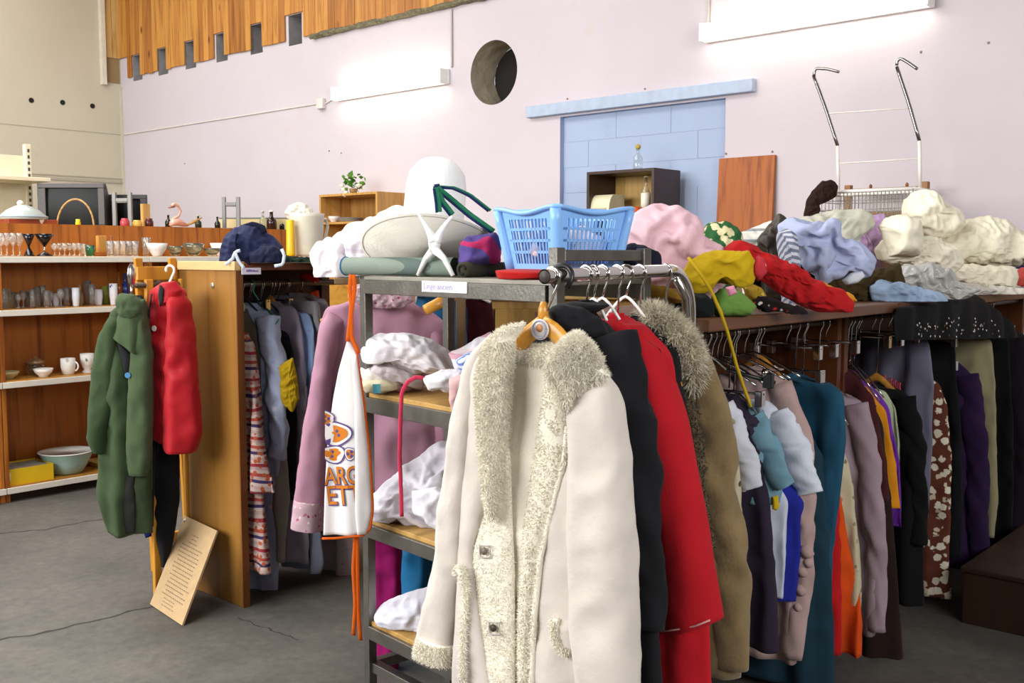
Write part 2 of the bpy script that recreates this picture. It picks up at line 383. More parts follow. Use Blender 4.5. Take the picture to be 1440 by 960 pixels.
def stripes(cols, period=.05, rot=(0, 0, 0), warp=1.0, dots=None, axis='Z'):
    """banded cloth: colours repeat along an axis; dots = colour of small blossoms between the bands"""
    key = ('stripes', tuple(cols), period, rot, dots, axis)
    if key in _mc: return _mc[key]
    m, nt, b = nmat('banded_fabric_'+cols[0]); v = coords(nt, rot=rot)
    sp = nt.nodes.new('ShaderNodeSeparateXYZ'); nt.links.new(v, sp.inputs[0])
    nz = nd(nt, 'ShaderNodeTexNoise', Scale=6.0, Detail=1); nt.links.new(v, nz.inputs['Vector'])
    a = nd(nt, 'ShaderNodeMath', operation='MULTIPLY_ADD'); nt.links.new(nz.outputs['Fac'], a.inputs[0]); a.inputs[1].default_value = period*.35*warp; nt.links.new(sp.outputs[axis], a.inputs[2])
    dv = nd(nt, 'ShaderNodeMath', operation='DIVIDE'); nt.links.new(a.outputs[0], dv.inputs[0]); dv.inputs[1].default_value = period
    fr = nd(nt, 'ShaderNodeMath', operation='FRACT'); nt.links.new(dv.outputs[0], fr.inputs[0])
    cr = ramp(nt, [(i/len(cols), lin(c)) for i, c in enumerate(cols)], 'CONSTANT'); nt.links.new(fr.outputs[0], cr.inputs['Fac']); out = cr.outputs['Color']
    if dots:
        vo = nd(nt, 'ShaderNodeTexVoronoi', Scale=38.0); nt.links.new(v, vo.inputs['Vector'])
        k = ramp(nt, [(.30, (1, 1, 1, 1)), (.36, (0, 0, 0, 1))]); nt.links.new(vo.outputs['Distance'], k.inputs['Fac'])
        mx = nt.nodes.new('ShaderNodeMixRGB'); nt.links.new(k.outputs['Color'], mx.inputs[0]); nt.links.new(out, mx.inputs[1]); mx.inputs[2].default_value = lin(dots); out = mx.outputs[0]
    nt.links.new(out, b.inputs['Base Color']); b.inputs['Roughness'].default_value = .9; b.inputs['Specular IOR Level'].default_value = .2
    addbump(nt, b, v, 200, .2, .003); _mc[key] = m; return m
def glass(hexc='ffffff', rough=.03):
    key = ('glass', hexc)
    if key in _mc: return _mc[key]
    m, nt, b = nmat('glass_'+hexc); b.inputs['Base Color'].default_value = lin(hexc); b.inputs['Roughness'].default_value = rough
    b.inputs['Transmission Weight'].default_value = .9; b.inputs['IOR'].default_value = 1.22; b.inputs['Coat Weight'].default_value = .6; _mc[key] = m; return m
def clearfilm():
    m, nt, b = nmat('clear_film'); b.inputs['Base Color'].default_value = (.9, .93, .95, 1); b.inputs['Roughness'].default_value = .18
    b.inputs['Alpha'].default_value = .38; addbump(nt, b, coords(nt), 40, .8, .01); return m
def emit(hexc, s):
    m, nt, b = nmat('lamp_light'); b.inputs['Base Color'].default_value = lin(hexc); b.inputs['Emission Color'].default_value = lin(hexc); b.inputs['Emission Strength'].default_value = s; return m

STEEL = plain('75726c', .38, .85, .16, .15, 18)
CHROME = plain('d2d0cc', .12, 1.0, .05)
CHROME2 = plain('b9b6b2', .22, 1.0, .05)
BLACKPL = plain('15161a', .4)
WHITEPL = plain('efefec', .35)

# ------------------------------------------------------------------ the setting
XW, YW, H = 6.4, 12.15, 5.6
def wallmat(name, hexc, var=.05, stain=None, bump=.12):
    m, nt, b = nmat(name); c = lin(hexc); v = coords(nt)
    n = nd(nt, 'ShaderNodeTexNoise', Scale=1.1, Detail=6, Roughness=.6); nt.links.new(v, n.inputs['Vector'])
    r = ramp(nt, [(.3, mul(c, 1-var)), (.7, mul(c, 1+var*.6))]); nt.links.new(n.outputs['Fac'], r.inputs['Fac']); out = r.outputs['Color']
    if stain:
        n2 = nd(nt, 'ShaderNodeTexNoise', Scale=2.3, Detail=8, Roughness=.7); nt.links.new(v, n2.inputs['Vector'])
        k = ramp(nt, [(.60, (0, 0, 0, 1)), (.74, (1, 1, 1, 1))]); nt.links.new(n2.outputs['Fac'], k.inputs['Fac'])
        mx = nt.nodes.new('ShaderNodeMixRGB'); nt.links.new(k.outputs['Color'], mx.inputs[0]); nt.links.new(out, mx.inputs[1]); mx.inputs[2].default_value = lin(stain); out = mx.outputs[0]
    nt.links.new(out, b.inputs['Base Color']); b.inputs['Roughness'].default_value = .85; b.inputs['Specular IOR Level'].default_value = .25
    addbump(nt, b, v, 26, bump, .01, 6); return m
LILAC = wallmat('lilac_wall_paint', 'c9c0c6', .04, 'c7bdba')
CREAM = wallmat('cream_wall_paint', 'c2b9a4', .05, 'b8af99')
BLUEW = wallmat('pale_blue_paint', 'a3b1cc', .05, '98a7c2')
GREYC = wallmat('bare_concrete', '8f8c86', .15, None, .4)
def floormat():
    m, nt, b = nmat('worn_concrete_floor'); v = coords(nt)
    n = nd(nt, 'ShaderNodeTexNoise', Scale=.9, Detail=9, Roughness=.65); nt.links.new(v, n.inputs['Vector'])
    r = ramp(nt, [(.28, lin('42403d')), (.5, lin('5a5752')), (.72, lin('706c65'))]); nt.links.new(n.outputs['Fac'], r.inputs['Fac'])
    n2 = nd(nt, 'ShaderNodeTexNoise', Scale=22.0, Detail=5, Roughness=.7); nt.links.new(v, n2.inputs['Vector'])
    r2 = ramp(nt, [(.3, (.72, .72, .72, 1)), (.65, (1.08, 1.08, 1.08, 1))]); nt.links.new(n2.outputs['Fac'], r2.inputs['Fac'])
    mx = nt.nodes.new('ShaderNodeMixRGB'); mx.blend_type = 'MULTIPLY'; mx.inputs[0].default_value = 1
    nt.links.new(r.outputs['Color'], mx.inputs[1]); nt.links.new(r2.outputs['Color'], mx.inputs[2])
    nt.links.new(mx.outputs[0], b.inputs['Base Color']); b.inputs['Roughness'].default_value = .62
    addbump(nt, b, v, 30, .25, .006, 8); return m
fl = struct('floor', MB().box(-4.2, XW+.3, -4.2, YW+.3, -.1, 0), floormat())
for k, (pts, w) in enumerate([([(-30, 752), (60, 745), (120, 733), (150, 730)], .012), ([(-30, 905), (40, 893), (100, 880), (190, 858), (215, 852)], .011), ([(335, 868), (420, 900)], .005)]):
    mb = MB(); q = rs_poly([list(at(u, v, z=0)) for u, v in pts], 26)
    dr = Vector((q[-1]-q[0])).normalized(); sd = Vector((-dr.y, dr.x, 0))
    P = np.zeros((26, 2, 3))
    for i in range(26):
        o = .03*float(pn(i*.35, k*3.3, 1)); ww = w*(.5+abs(float(pn(i*.6, k+9, 2)))*1.6)
        P[i, 0] = q[i]+np.array(sd)*(o-ww); P[i, 1] = q[i]+np.array(sd)*(o+ww)
    P[:, :, 2] = .0008; part('crack', mb.grid(P), plain('343230', .9), fl, False)
struct('ceiling', MB().box(-4.2, XW+.3, -4.2, YW+.3, H, H+.1), wallmat('ceiling_paint', '7d786e'))
struct('wall_left', MB().box(-4.2, XW+.3, YW, YW+.2, 0, H), CREAM)
# side and rear walls behind the camera, each with a wide window opening
def wallopen(name, ax, c, a0, a1, o0, o1, z0, z1):
    mb = MB()
    for (p, q, r, s_) in ((a0, o0, 0, H), (o1, a1, 0, H), (o0, o1, 0, z0), (o0, o1, z1, H)):
        if ax == 'x': mb.box(c-.2, c, p, q, r, s_)
        else: mb.box(p, q, c-.2, c, r, s_)
    struct(name, mb, wallmat(name+'_paint', '6b665c'))
wallopen('wall_side', 'x', -4.0, -4.2, YW+.2, 1.8, 8.6, 1.9, 4.5)
wallopen('wall_rear', 'y', -4.0, -4.2, XW+.2, -1.4, 2.6, 2.1, 4.3)
for nme, mb in (('window_1', MB()), ('window_2', MB())):
    for i in range(6):
        if nme == 'window_1': mb.box(-4.1, -4.05, 1.8+i*1.36-.03, 1.8+i*1.36+.03, 1.9, 4.5)
        else: mb.box(-1.4+i*.8-.03, -1.4+i*.8+.03, -4.1, -4.05, 2.1, 4.3)
    struct(nme, mb, plain('77787a', .5))

# right wall with round hole, joist pockets and a walled-up doorway
PK = [8.60, 9.27, 9.92, 10.55, 11.15, 11.74]
CY, CZ, CR, CS = 5.89, 3.03, .265, .36
DY0, DY1, DZ = 3.69, 5.17, 2.60
ys = sorted({-4.2, YW+.2, CY-CS, CY+CS, DY0, DY1} | {y-.11 for y in PK} | {y+.11 for y in PK})
zs = [0, DZ, CZ-CS, CZ+CS, 3.62, 3.92, H]; zs = sorted(zs)
mb = MB()
for y0, y1 in zip(ys, ys[1:]):
    for z0, z1 in zip(zs, zs[1:]):
        ym, zm = (y0+y1)/2, (z0+z1)/2
        if DY0 < ym < DY1 and zm < DZ: continue
        if 3.62 < zm < 3.92 and any(abs(ym-p) < .1 for p in PK): continue
        if abs(ym-CY) < CS and abs(zm-CZ) < CS: continue
        mb.add([(XW, y0, z0), (XW, y1, z0), (XW, y1, z1), (XW, y0, z1)], [(0, 1, 2, 3)])
n = 64; ring = []; sq = []
for i in range(n):
    a = 2*PI*i/n; c, s_ = math.cos(a), math.sin(a); k = CS/max(abs(c), abs(s_))
    ring.append((XW, CY+c*CR, CZ+s_*CR)); sq.append((XW, CY+c*k, CZ+s_*k))
mb.add(ring+sq, [(i, (i+1) % n, n+(i+1) % n, n+i) for i in range(n)])
wr = struct('wall_right', mb, LILAC)
# round duct hole: rough bore and dark back
P = np.zeros((12, n, 3))
for j in range(12):
    for i in range(n):
        a = 2*PI*i/n; dep = .30*j/11; rr = CR*(1-.02*j/11)+(.012*float(pn(math.cos(a)*3, math.sin(a)*3, j*.5)) if j else 0)
        P[j, i] = (XW+dep, CY+math.cos(a)*rr, CZ+math.sin(a)*rr)
struct('hole_lining', MB().grid(P, cv=True), wallmat('rough_plaster', 'b3a894', .25, '94855f', .6), wr, True)
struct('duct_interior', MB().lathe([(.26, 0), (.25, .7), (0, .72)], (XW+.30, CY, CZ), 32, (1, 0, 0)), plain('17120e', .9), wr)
POCK = plain('8d8a8c', .8, 0, .15, .2)
for y in PK:
    m2 = MB(); a, b_, c_, d_ = y-.11, y+.11, 3.62, 3.92
    m2.add([(XW, a, c_), (XW, b_, c_), (XW, b_, d_), (XW, a, d_), (XW+.2, a, c_), (XW+.2, b_, c_), (XW+.2, b_, d_), (XW+.2, a, d_)],
           [(0, 1, 5, 4), (1, 2, 6, 5), (2, 3, 7, 6), (3, 0, 4, 7), (4, 5, 6, 7)])
    struct('joist_pocket', m2, POCK, wr)
# walled-up doorway: concrete blocks
inf = struct('wall_infill', MB().box(XW+.0485, XW+.2, DY0-.02, DY1+.02, 0, DZ+.02), BLUEW)
bw, bh, jt = .494, .2, .003
rng = random.Random(3)
for r_ in range(13):
    off = .25 if r_ % 2 else 0.02
    y = DY0-off
    while y < DY1:
        a, b_ = max(y+jt/2, DY0), min(y+bw-jt/2, DY1)
        if b_-a > .03: part('block', MB().box(XW+.045+rng.uniform(-.0015, .0015), XW+.07, a, b_, r_*bh+jt/2, min((r_+1)*bh-jt/2, DZ)), BLUEW, inf, False)
        y += bw
m2 = MB()
m2.box(XW, XW+.07, DY1, DY1+.001, 0, DZ); m2.box(XW, XW+.07, DY0-.001, DY0, 0, DZ); m2.box(XW, XW+.07, DY0, DY1, DZ-.001, DZ)
struct('door_reveal', m2, BLUEW, inf)
struct('trim_1', MB().box(XW-.055, XW+.02, 3.456, 5.485, 2.615, 2.705), plain('a9b7cd', .6, 0, .08), None, False, .006)
# timber cladding above
WD = [wood('b87a35', '8f5518', 'Z', 7, .45, True), wood('c1863c', '9a5f1d', 'Z', 8, .45, True), wood('a86b2a', '834b14', 'Z', 6, .45, True)]
clad = struct('trim_2', MB().box(XW-.006, XW-.001, 3.2, YW, 3.95, H), plain('4a2c10', .8))
full = {}; short = {}
y = YW-.002; i = 0
while y > 3.2:
    yc = y-.05; sh = any(abs(yc-p) < .115 for p in PK) or (y > YW-.2)
    z0 = 3.925 if sh else 3.67+rng.uniform(-.008, .006)
    m2 = MB().box(XW-.022-rng.uniform(0, .003), XW-.006, y-.097, y-.001, z0, H)
    part('plank', m2, WD[rng.randrange(3)], clad, False, .003); y -= .1; i += 1
clad2 = struct('trim_3', MB().box(6.19, XW-.022, YW-.008, YW-.001, 3.62, H), plain('8d7650', .8))
for k in range(2): part('plank', MB().box(6.195+k*.095, 6.285+k*.095, YW-.022, YW-.008, 3.92, H), wood('c9a468', '9d7434', 'Z', 7, .5, True), clad2, False, .003)
struct('trim_4', MB().box(6.13, 6.19, YW-.06, YW, 3.58, H), plain('d6cfbd', .7), None, False, .004)
# broken ledge under the cladding
m2 = MB(); q = np.linspace(8.3, 5.2, 60); P = np.zeros((60, 7, 3))
for i, yy in enumerate(q):
    for j in range(7):
        a = 2*PI*j/7; rr = .03*(1+.9*float(pn(i*.5, j*1.3, 4)))
        P[i, j] = (XW-.035+math.cos(a)*rr, yy, 3.655+math.sin(a)*rr*.8)
struct('trim_5', m2.grid(P, cv=True), plain('6d6750', .95, 0, .5, .6, 40))
# conduits, junction box, joints and holes on the walls
struct('trim_6', MB().tube([(XW-.012, 6.37, 3.62), (XW-.012, 6.37, 3.13)], .010).tube([(XW-.012, 3.83, H), (XW-.012, 3.83, 3.13)], .011), plain('b3aaa6', .5))
j0 = at(452, 146, x=XW-.02)
struct('trim_7', MB().box(XW-.05, XW, j0.y-.05, j0.y+.05, j0.z-.05, j0.z+.05), plain('d8d2cc', .5), None, False, .008)
struct('trim_8', MB().tube([(XW-.008, j0.y-.05, j0.z), (XW-.008, 7.95, 3.04)], .008).tube([(XW-.008, j0.y, j0.z+.01), (XW-.008, 9.6, 3.0), (XW-.008, 12.1, 3.0)], .007), plain('dbd3cc', .6))
m2 = MB().box(-4, XW, YW-.004, YW, 2.995, 3.003).box(-4, XW, YW-.012, YW, 2.45, 2.462).box(4.2, XW, YW-.02, YW, 2.40, 2.43)
struct('trim_9', m2, plain('a69e8c', .8))
struct('trim_10', MB().box(XW-.03, XW, YW-.03, YW, 0, 3.58), plain('c3bba8', .8))
for u, v in ((44, 141), (88, 144), (130, 149)):
    p = at(u, v, y=YW-.002); struct('bolt_hole', MB().lathe([(.03, 0), (.03, .004), (.018, .004), (.018, 0)], p, 14, (0, -1, 0)), plain('1c1a18', .9), bpy.data.objects['wall_left'])
for u, v in ((260, 230), (463, 212), (480, 215), (1021, 216), (1086, 213), (1295, 73), (1390, 60), (798, 139), (907, 125)):
    p = at(u, v, x=XW-.002); struct('nail', MB().lathe([(.008, 0), (.006, .008)], p, 8, (-1, 0, 0)), plain('8d8078', .7), wr)

# wall-mounted fluorescent fittings
def fitting(y0, y1, label):
    t = thing('fluorescent_light', label, 'light fixture', (XW-.06, (y0+y1)/2, 2.98), 'fluorescent fittings on the lilac wall')
    part('housing', MB().box(XW-.04, XW-.003, y0, y1, 2.99, 3.12), WHITEPL, t, False, .006)
    m2 = MB(); P = np.zeros((2, 18, 3))
    for k, yy in enumerate((y0+.02, y1-.02)):
        for i in range(18):
            a = 2*PI*i/18; P[k, i] = (XW-.082+math.cos(a)*.042, yy, 3.05+math.sin(a)*.062)
    part('diffuser', MB().grid(P, cv=True).add(P[0].tolist()+P[1].tolist(), [tuple(range(18)), tuple(range(35, 17, -1))]), emit('fff6e2', 6), t)
    for yy in (y0, y1-.02): part('end_cap', MB().box(XW-.125, XW-.04, yy, yy+.02, 2.985, 3.115), WHITEPL, t, False, .008)
fitting(6.40, 7.90, 'white fluorescent tube light on the wall left of the round hole')
fitting(2.27, 3.84, 'large white fluorescent tube light at the top above the drying rack')

# ------------------------------------------------------------------ furniture
# --- long display shelving on the left (y = 6.35 front), double-sided
SY0, SY1 = 6.35, 6.75
ORW = wood('a8631f', '7d3f0d', 'Z', 8, .4); ORT = wood('b98236', '8d5a1e', 'X', 8, .4)
EDGE = plain('d9d4c8', .45)
LEVELS = [.095, .742, 1.178, 1.50]
bays = [(1.55, 2.53), (2.53, 3.51), (3.51, 4.30), (4.30, 5.00)]
names = ['far-left bay of orange wood display shelving holding the yellow box', 'orange wood shelving bay behind the green parka', 'orange wood shelving bay behind the red jacket', 'orange wood shelving bay behind the navy backpack']
for k, (x0, x1) in enumerate(bays):
    t = thing('display_shelving', names[k], 'shelving', ((x0+x1)/2, 6.6, 0), 'orange wood display shelving bays')
    part('back_panel', MB().box(x0, x1-.004, SY1, SY1+.03, .06, 1.71), ORW, t, False)
    for xx in (x0, x1-.03): part('side_panel', MB().box(xx, xx+.026, SY0+.02, SY1, 0, 1.46), ORW, t, False, .003)
    for z in LEVELS:
        s_ = part('shelf', MB().box(x0+.028, x1-.034, SY0+.01, SY1, z-.028, z), ORT, t, False)
        part('edge_strip', MB().box(x0, x1-.004, SY0-.006, SY0+.01, z-.04, z-.003), EDGE, s_, False, .003)
    part('rear_top', MB().box(x0, x1-.004, SY1+.03, 7.55, 1.67, 1.70), ORT, t, False, .003)
    for xx in (x0, x1-.03): part('rear_leg', MB().box(xx, xx+.026, 7.3, 7.53, 0, 1.67), ORW, t, False)
    part('kick_board', MB().box(x0+.03, x1-.035, SY0+.06, SY0+.08, 0, .066), plain('2a1a10', .7), t, False)

# --- cream slotted shelf unit behind, top left
t = thing('metal_shelf_unit', 'cream slotted metal shelf unit at the far left edge', 'shelving', (3.0, 8.2, 0))
CM = plain('d8d0b4', .5)
for xx in (2.45, 3.50):
    u_ = part('upright', MB().box(xx, xx+.045, 8.18, 8.23, 0, 2.37), CM, t, False, .003)
    for i in range(22): part('slot', MB().box(xx+.016, xx+.03, 8.176, 8.181, 1.30+i*.048, 1.325+i*.048), plain('3b382f', .8), u_, False)
part('back_panel', MB().box(2.49, 3.50, 8.205, 8.215, .2, 2.28), CM, t, False)
for z in (.3, .95, 1.5, 2.09): part('shelf', MB().box(2.49, 3.52, 7.80, 8.20, z-.03, z), CM, t, False, .004)
part('base', MB().box(2.45, 3.545, 7.8, 8.23, 0, .12), CM, t, False)

# --- tall bookcases against the right wall
def bookcase(name, label, x0, x1, y0, y1, h, shelves, m, mback, top_=.022):
    t = thing(name, label, 'bookcase', ((x0+x1)/2, (y0+y1)/2, 0))
    for yy in (y0, y1-top_): part('side_panel', MB().box(x0, x1, yy, yy+top_, 0, h), m, t, False, .002)
    part('top', MB().box(x0, x1, y0+top_, y1-top_, h-top_, h), m, t, False, .002)
    part('back_panel', MB().box(x1-.008, x1-.002, y0+top_, y1-top_, .02, h-top_), mback, t, False)
    for z in shelves: part('shelf', MB().box(x0+.004, x1-.008, y0+top_, y1-top_, z-top_, z), m, t, False, .002)
    return t
bookcase('bookcase', 'light oak bookcase with a trailing plant on top', 6.0, 6.37, 6.92, 7.74, 2.07, (.08, .45, .82, 1.18, 1.52, 1.815), wood('c1904b', 'a3732f', 'Z', 9, .45), wood('b98a48', 'a07030', 'Z', 9, .5))
bookcase('bookcase', 'dark brown bookcase in front of the blue doorway', 6.03, 6.37, 4.03, 4.62, 2.115, (.08, .45, .82, 1.18, 1.5, 1.80), plain('38251e', .4, 0, .12), wood('c39d57', 'ab8440', 'Z', 6, .5))

# --- brown veneer board leaning on the wall
mb = MB().obox((XW-.16, 3.29, 0), (.13, 0, 2.18), (0, .425, 0), (.022, 0, -.002))
solo('veneer_board', mb, wood('a2571c', '7d3a0d', 'Z', 10, .6), 'reddish-brown veneer board leaning on the wall beside the blue doorway', 'board', None, False)

# --- wooden clothes cupboard without doors (left rack)
LX0, LX1, LY0, LY1, LZ = 2.42, 3.22, 3.69, 4.13, 1.47
PLY = wood('94672a', '73501e', 'Z', 4, .45); DKW = wood('6a3413', '45200b', 'X', 6, .45)
t = thing('clothes_cupboard', 'doorless wooden clothes cupboard with plywood end panel and dark top board', 'clothes rack', ((LX0+LX1)/2, 3.9, 0))
e = part('end_panel', MB().box(LX0, LX0+.03, LY0, LY1, 0, LZ-.03), PLY, t, False, .003)
part('key_plate', MB().disc((LX0-.001, 3.86, 1.375), (-1, 0, 0), .012, 14, .004), plain('c9c0a6', .3, .6), e)
part('edge_band', MB().box(LX0-.002, LX0+.032, LY0-.008, LY0, 0, LZ-.03), wood('7a4717', '5a3210', 'Z', 5, .5), e, False)
part('top_batten', MB().box(LX0-.01, LX0+.04, LY0-.01, LY1, LZ-.03, LZ+.008), wood('cfa873', 'b28a52', 'Y', 6, .5), e, False, .002)
tb = part('top_board', MB().box(LX0+.04, LX1+.02, LY0-.02, LY1, LZ-.03, LZ), DKW, t, False, .003)
part('end_post', MB().box(LX1-.05, LX1, LY0, LY0+.05, 0, LZ-.03), wood('4a2611', '2f1608', 'Z', 6, .5), t, False, .003)
part('end_post', MB().box(LX1-.05, LX1, LY1-.05, LY1, 0, LZ-.03), wood('4a2611', '2f1608', 'Z', 6, .5), t, False, .003)
part('hanging_rail', MB().tube([(LX0+.03, 3.93, 1.375), (LX1-.01, 3.93, 1.375)], .014, 12), plain('6d6154', .4, .5), t)
part('back_panel', MB().box(LX0+.03, LX1-.05, LY1-.012, LY1-.002, .34, LZ-.03), wood('3a1d0d', '281307', 'Z', 6, .6), t, False)
part('back_rail', MB().box(LX0+.03, LX1-.05, LY1-.03, LY1, .25, .33), DKW, t, False, .003)
part('back_rail', MB().box(LX0+.03, LX1-.05, LY1-.04, LY1-.013, 1.1, 1.18), DKW, t, False, .003)
# paper label
a0 = at(340, 376.5, y=LY0-.024); a1 = at(367, 385.5, y=LY0-.024)
pl = thing('paper_label', 'small white paper label stuck on the dark cupboard top edge', 'label', (a0.x, a0.y, a1.z))
part('paper', MB().box(a0.x, a1.x, LY0-.024, LY0-.021, a1.z, a0.z), plain('e6e0ee', .7), pl, False)
mb = MB(); rng = random.Random(5); xx = a0.x+.022
while xx < a1.x-.015:
    w = rng.uniform(.004, .008); mb.box(xx, xx+w, LY0-.0252, LY0-.024, (a0.z+a1.z)/2-.003, (a0.z+a1.z)/2+rng.uniform(.002, .007)); xx += w+.002
part('lettering', mb, plain('7a62a8', .8), pl, False)

# --- yellow pine folding stand with coats
PINE = wood('c88a2a', 'a86a14', 'Z', 7, .4)
b0 = at(217, 803, z=0)
pv = Vector((1, 0, 0))
t = thing('wooden_stand', 'yellow varnished pine folding stand carrying the parka and red jacket', 'clothes stand', (b0.x, b0.y, 0))
yB = b0.y; yF = yB-.30; xl = at(195, 400, y=yF).x; xr = at(243, 400, y=yF).x
xlb = at(218, 790, y=yB).x; xrb = xlb+(xr-xl)+.02
def post(x0, y0, z0, x1, y1, z1, w=.034, dd=.024):
    a, b = Vector((x0, y0, z0)), Vector((x1, y1, z1)); return MB().obox(a-Vector((w/2, dd/2, 0)), (w, 0, 0), (0, dd, 0), b-a)
for (p, q) in ((xl, xlb), (xr, xrb)): part('upright', post(q, yB, 0, p, yF, 1.492), PINE, t, False, .004)
for (p, q) in ((xl, xlb), (xr, xrb)): part('rear_leg', post(p+.03, yF-.03, 0, p+.03, yF-.03, 1.40), PINE, t, False, .004)
part('top_rail', MB().box(xl-.01, xr+.01, yF-.012, yF+.012, 1.395, 1.455), PINE, t, False, .004)
part('lower_rail', MB().box(xlb, xrb+.02, yB-.042, yB-.018, .13, .18), PINE, t, False, .004)
part('rear_rail', MB().box(xl+.03, xr+.03, yF-.04, yF-.02, .13, .18), PINE, t, False, .004)
part('peg_rail', MB().tube([(xl-.03, yF-.03, 1.375), (xr+.01, yF-.03, 1.375)], .012), plain('3c2b1a', .5), t)
STY = yF

# --- cardboard notice leaning on the plywood end panel
c = [at(213, 850, z=0.0), at(258, 880, z=0.0)]
tp = [at(262, 722, x=LX0-.05), at(306, 750, x=LX0-.012)]
wv = c[1]-c[0]; hv = ((tp[0]-c[0])+(tp[1]-c[1]))/2; nv = wv.cross(hv).normalized()
if nv.x > 0: nv = -nv
t = thing('cardboard_notice', 'brown cardboard notice with handwriting leaning on the plywood panel', 'sign', ((c[0]+c[1])/2).to_tuple())
part('board', MB().obox(c[0], wv, hv, nv*.008), plain('b79a72', .85, 0, .07, .2, 30), t, False)
mb = MB(); rng = random.Random(9)
for i in range(17):
    f = .84-i*.042; a = .22+rng.uniform(-.03, .05)+(.18 if i < 3 else 0); e_ = (.62 if i < 3 else .80)+rng.uniform(-.06, .04)
    while a < e_:
        w = rng.uniform(.02, .06); p = c[0]+wv*a+hv*f+nv*.008; mb.obox(p, wv*w, hv*.012, nv*.0006); a += w+.018
for i in range(3):
    a = .3
    while a < .62:
        w = rng.uniform(.02, .05); p = c[0]+wv*a+hv*(.13-i*.035)+nv*.008; mb.obox(p, wv*w, hv*.01, nv*.0006); a += w+.02
part('handwriting', mb, plain('7d6a55', .9), t, False, kind='stuff')
part('pin', MB().disc(c[0]+wv*.06+hv*.955+nv*.008, nv, .008, 12, .003), WHITEPL, t)

# --- steel etagere in the middle
E2 = fs(3.0, -.452); ex = Vector(F*.75-R*.661).normalized(); ey = Vector(F*.661+R*.75).normalized()   # ex: towards far-left corner, ey: depth
EL, EW = .84, .34; E1 = E2-ex*EL
SW = wood('b9924e', '97702f', 'X', 7, .55)
t = thing('steel_rack', 'grey steel shelf rack with wooden boards in the middle of the room', 'shelf rack', (E1+(ex*EL+ey*EW)/2).to_tuple())
def epost(a, b, z0, z1, w=.028): return MB().obox(E1+ex*a+ey*b+Z*z0, ex*w, ey*w, Z*(z1-z0))
ETOP = 1.443
for (a, b, z1) in ((0, 0, 1.52), (0, EW-.035, 1.52), (EL-.035, 0, ETOP), (EL-.035, EW-.035, ETOP)): part('upright', epost(a, b, 0, z1), STEEL, t, False, .002)
part('end_bar', MB().obox(E1+ey*.035+Z*1.488+ex*.008, ex*.02, ey*(EW-.07), Z*.027), STEEL, t, False, .002)
for (zz, hh) in ((1.096, .045), (.716, .04), (.405, .04)):
    s_ = part('shelf_board', MB().obox(E1+ex*.01+ey*.01+Z*(zz-.012), ex*(EL-.02), ey*(EW-.02), Z*.016), SW, t, False, .002)
    for b in (-.003, EW-.022): part('rail', MB().obox(E1+ex*.036+ey*b+Z*(zz-hh-.008), ex*(EL-.072), ey*.025, Z*hh), STEEL, s_, False, .002)
    for a in (0, EL-.025): part('rail', MB().obox(E1+ex*a+ey*.036+Z*(zz-hh-.008), ex*.025, ey*(EW-.072), Z*hh), STEEL, s_, False, .002)
tp_ = part('top_board', MB().obox(E1+ex*.005+ey*.0+Z*(ETOP-.012), ex*(EL-.01), ey*EW, Z*.012), plain('8f8b80', .5, .3, .15), t, False, .002)
for b in (-.004, EW-.022): part('rail', MB().obox(E1+ex*.036+ey*b+Z*(ETOP-.052), ex*(EL-.072), ey*.025, Z*.04), STEEL, tp_, False, .002)
part('lower_brace', MB().obox(E1+ey*.01+ex*.03+Z*.25, ex*(EL-.06), ey*.03, Z*.03), STEEL, t, False, .002)
part('lower_brace', MB().obox(E1+ex*(EL-.03)+ey*.03+Z*.25, ex*.03, ey*(EW-.06), Z*.03), STEEL, t, False, .002)
# its paper label
Lp = at(593, 386, d=2.72); O_ = E1-ey*.006
def eplane(u, v, off=0.0):
    N = ey; r = ray(u, v); k = (E1-ey*off-EYE).dot(N)/r.dot(N); return EYE+r*k
q0, q1 = eplane(593, 387, .008), eplane(656, 402, .008)
lx = -ex; lw = (q1-q0).dot(lx)
pl = thing('paper_label', 'long white paper label reading Linge ancien on the steel rack', 'label', (q0.x, q0.y, q1.z))
part('paper', MB().obox(Vector((q0.x, q0.y, 1.405)), lx*lw, ey*.003, Z*.029), plain('f0eef2', .7), pl, False)
def text_mesh(s, size, ox, xdir, zdir, off, thick=.0008, relief=None, shear=0, bold=0):
    cu = bpy.data.curves.new('lettering', 'FONT'); cu.body = s; cu.size = size; cu.extrude = 0; cu.resolution_u = 3; cu.offset = bold
    o = bpy.data.objects.new('lettering', cu); C.objects.link(o); bpy.context.view_layer.update()
    me = o.to_mesh(); mb = MB(); n_ = None
    xd, zd, ofv = Vector(xdir), Vector(zdir), Vector(off)
    vs = [Vector(ox)+xd*(p.co.x+shear*p.co.y)+zd*p.co.y+ofv*thick for p in me.vertices]
    if relief: vs = [relief(p) for p in vs]
    mb.add(vs, [tuple(p.vertices) for p in me.polygons]); o.to_mesh_clear(); bpy.data.objects.remove(o); bpy.data.curves.remove(cu); return mb
part('lettering', text_mesh('Linge ancien', .024, Vector((q0.x, q0.y, 1.412))+lx*.008, lx*1.06, Z, -ey, .001), plain('9b90d0', .8), pl, False)

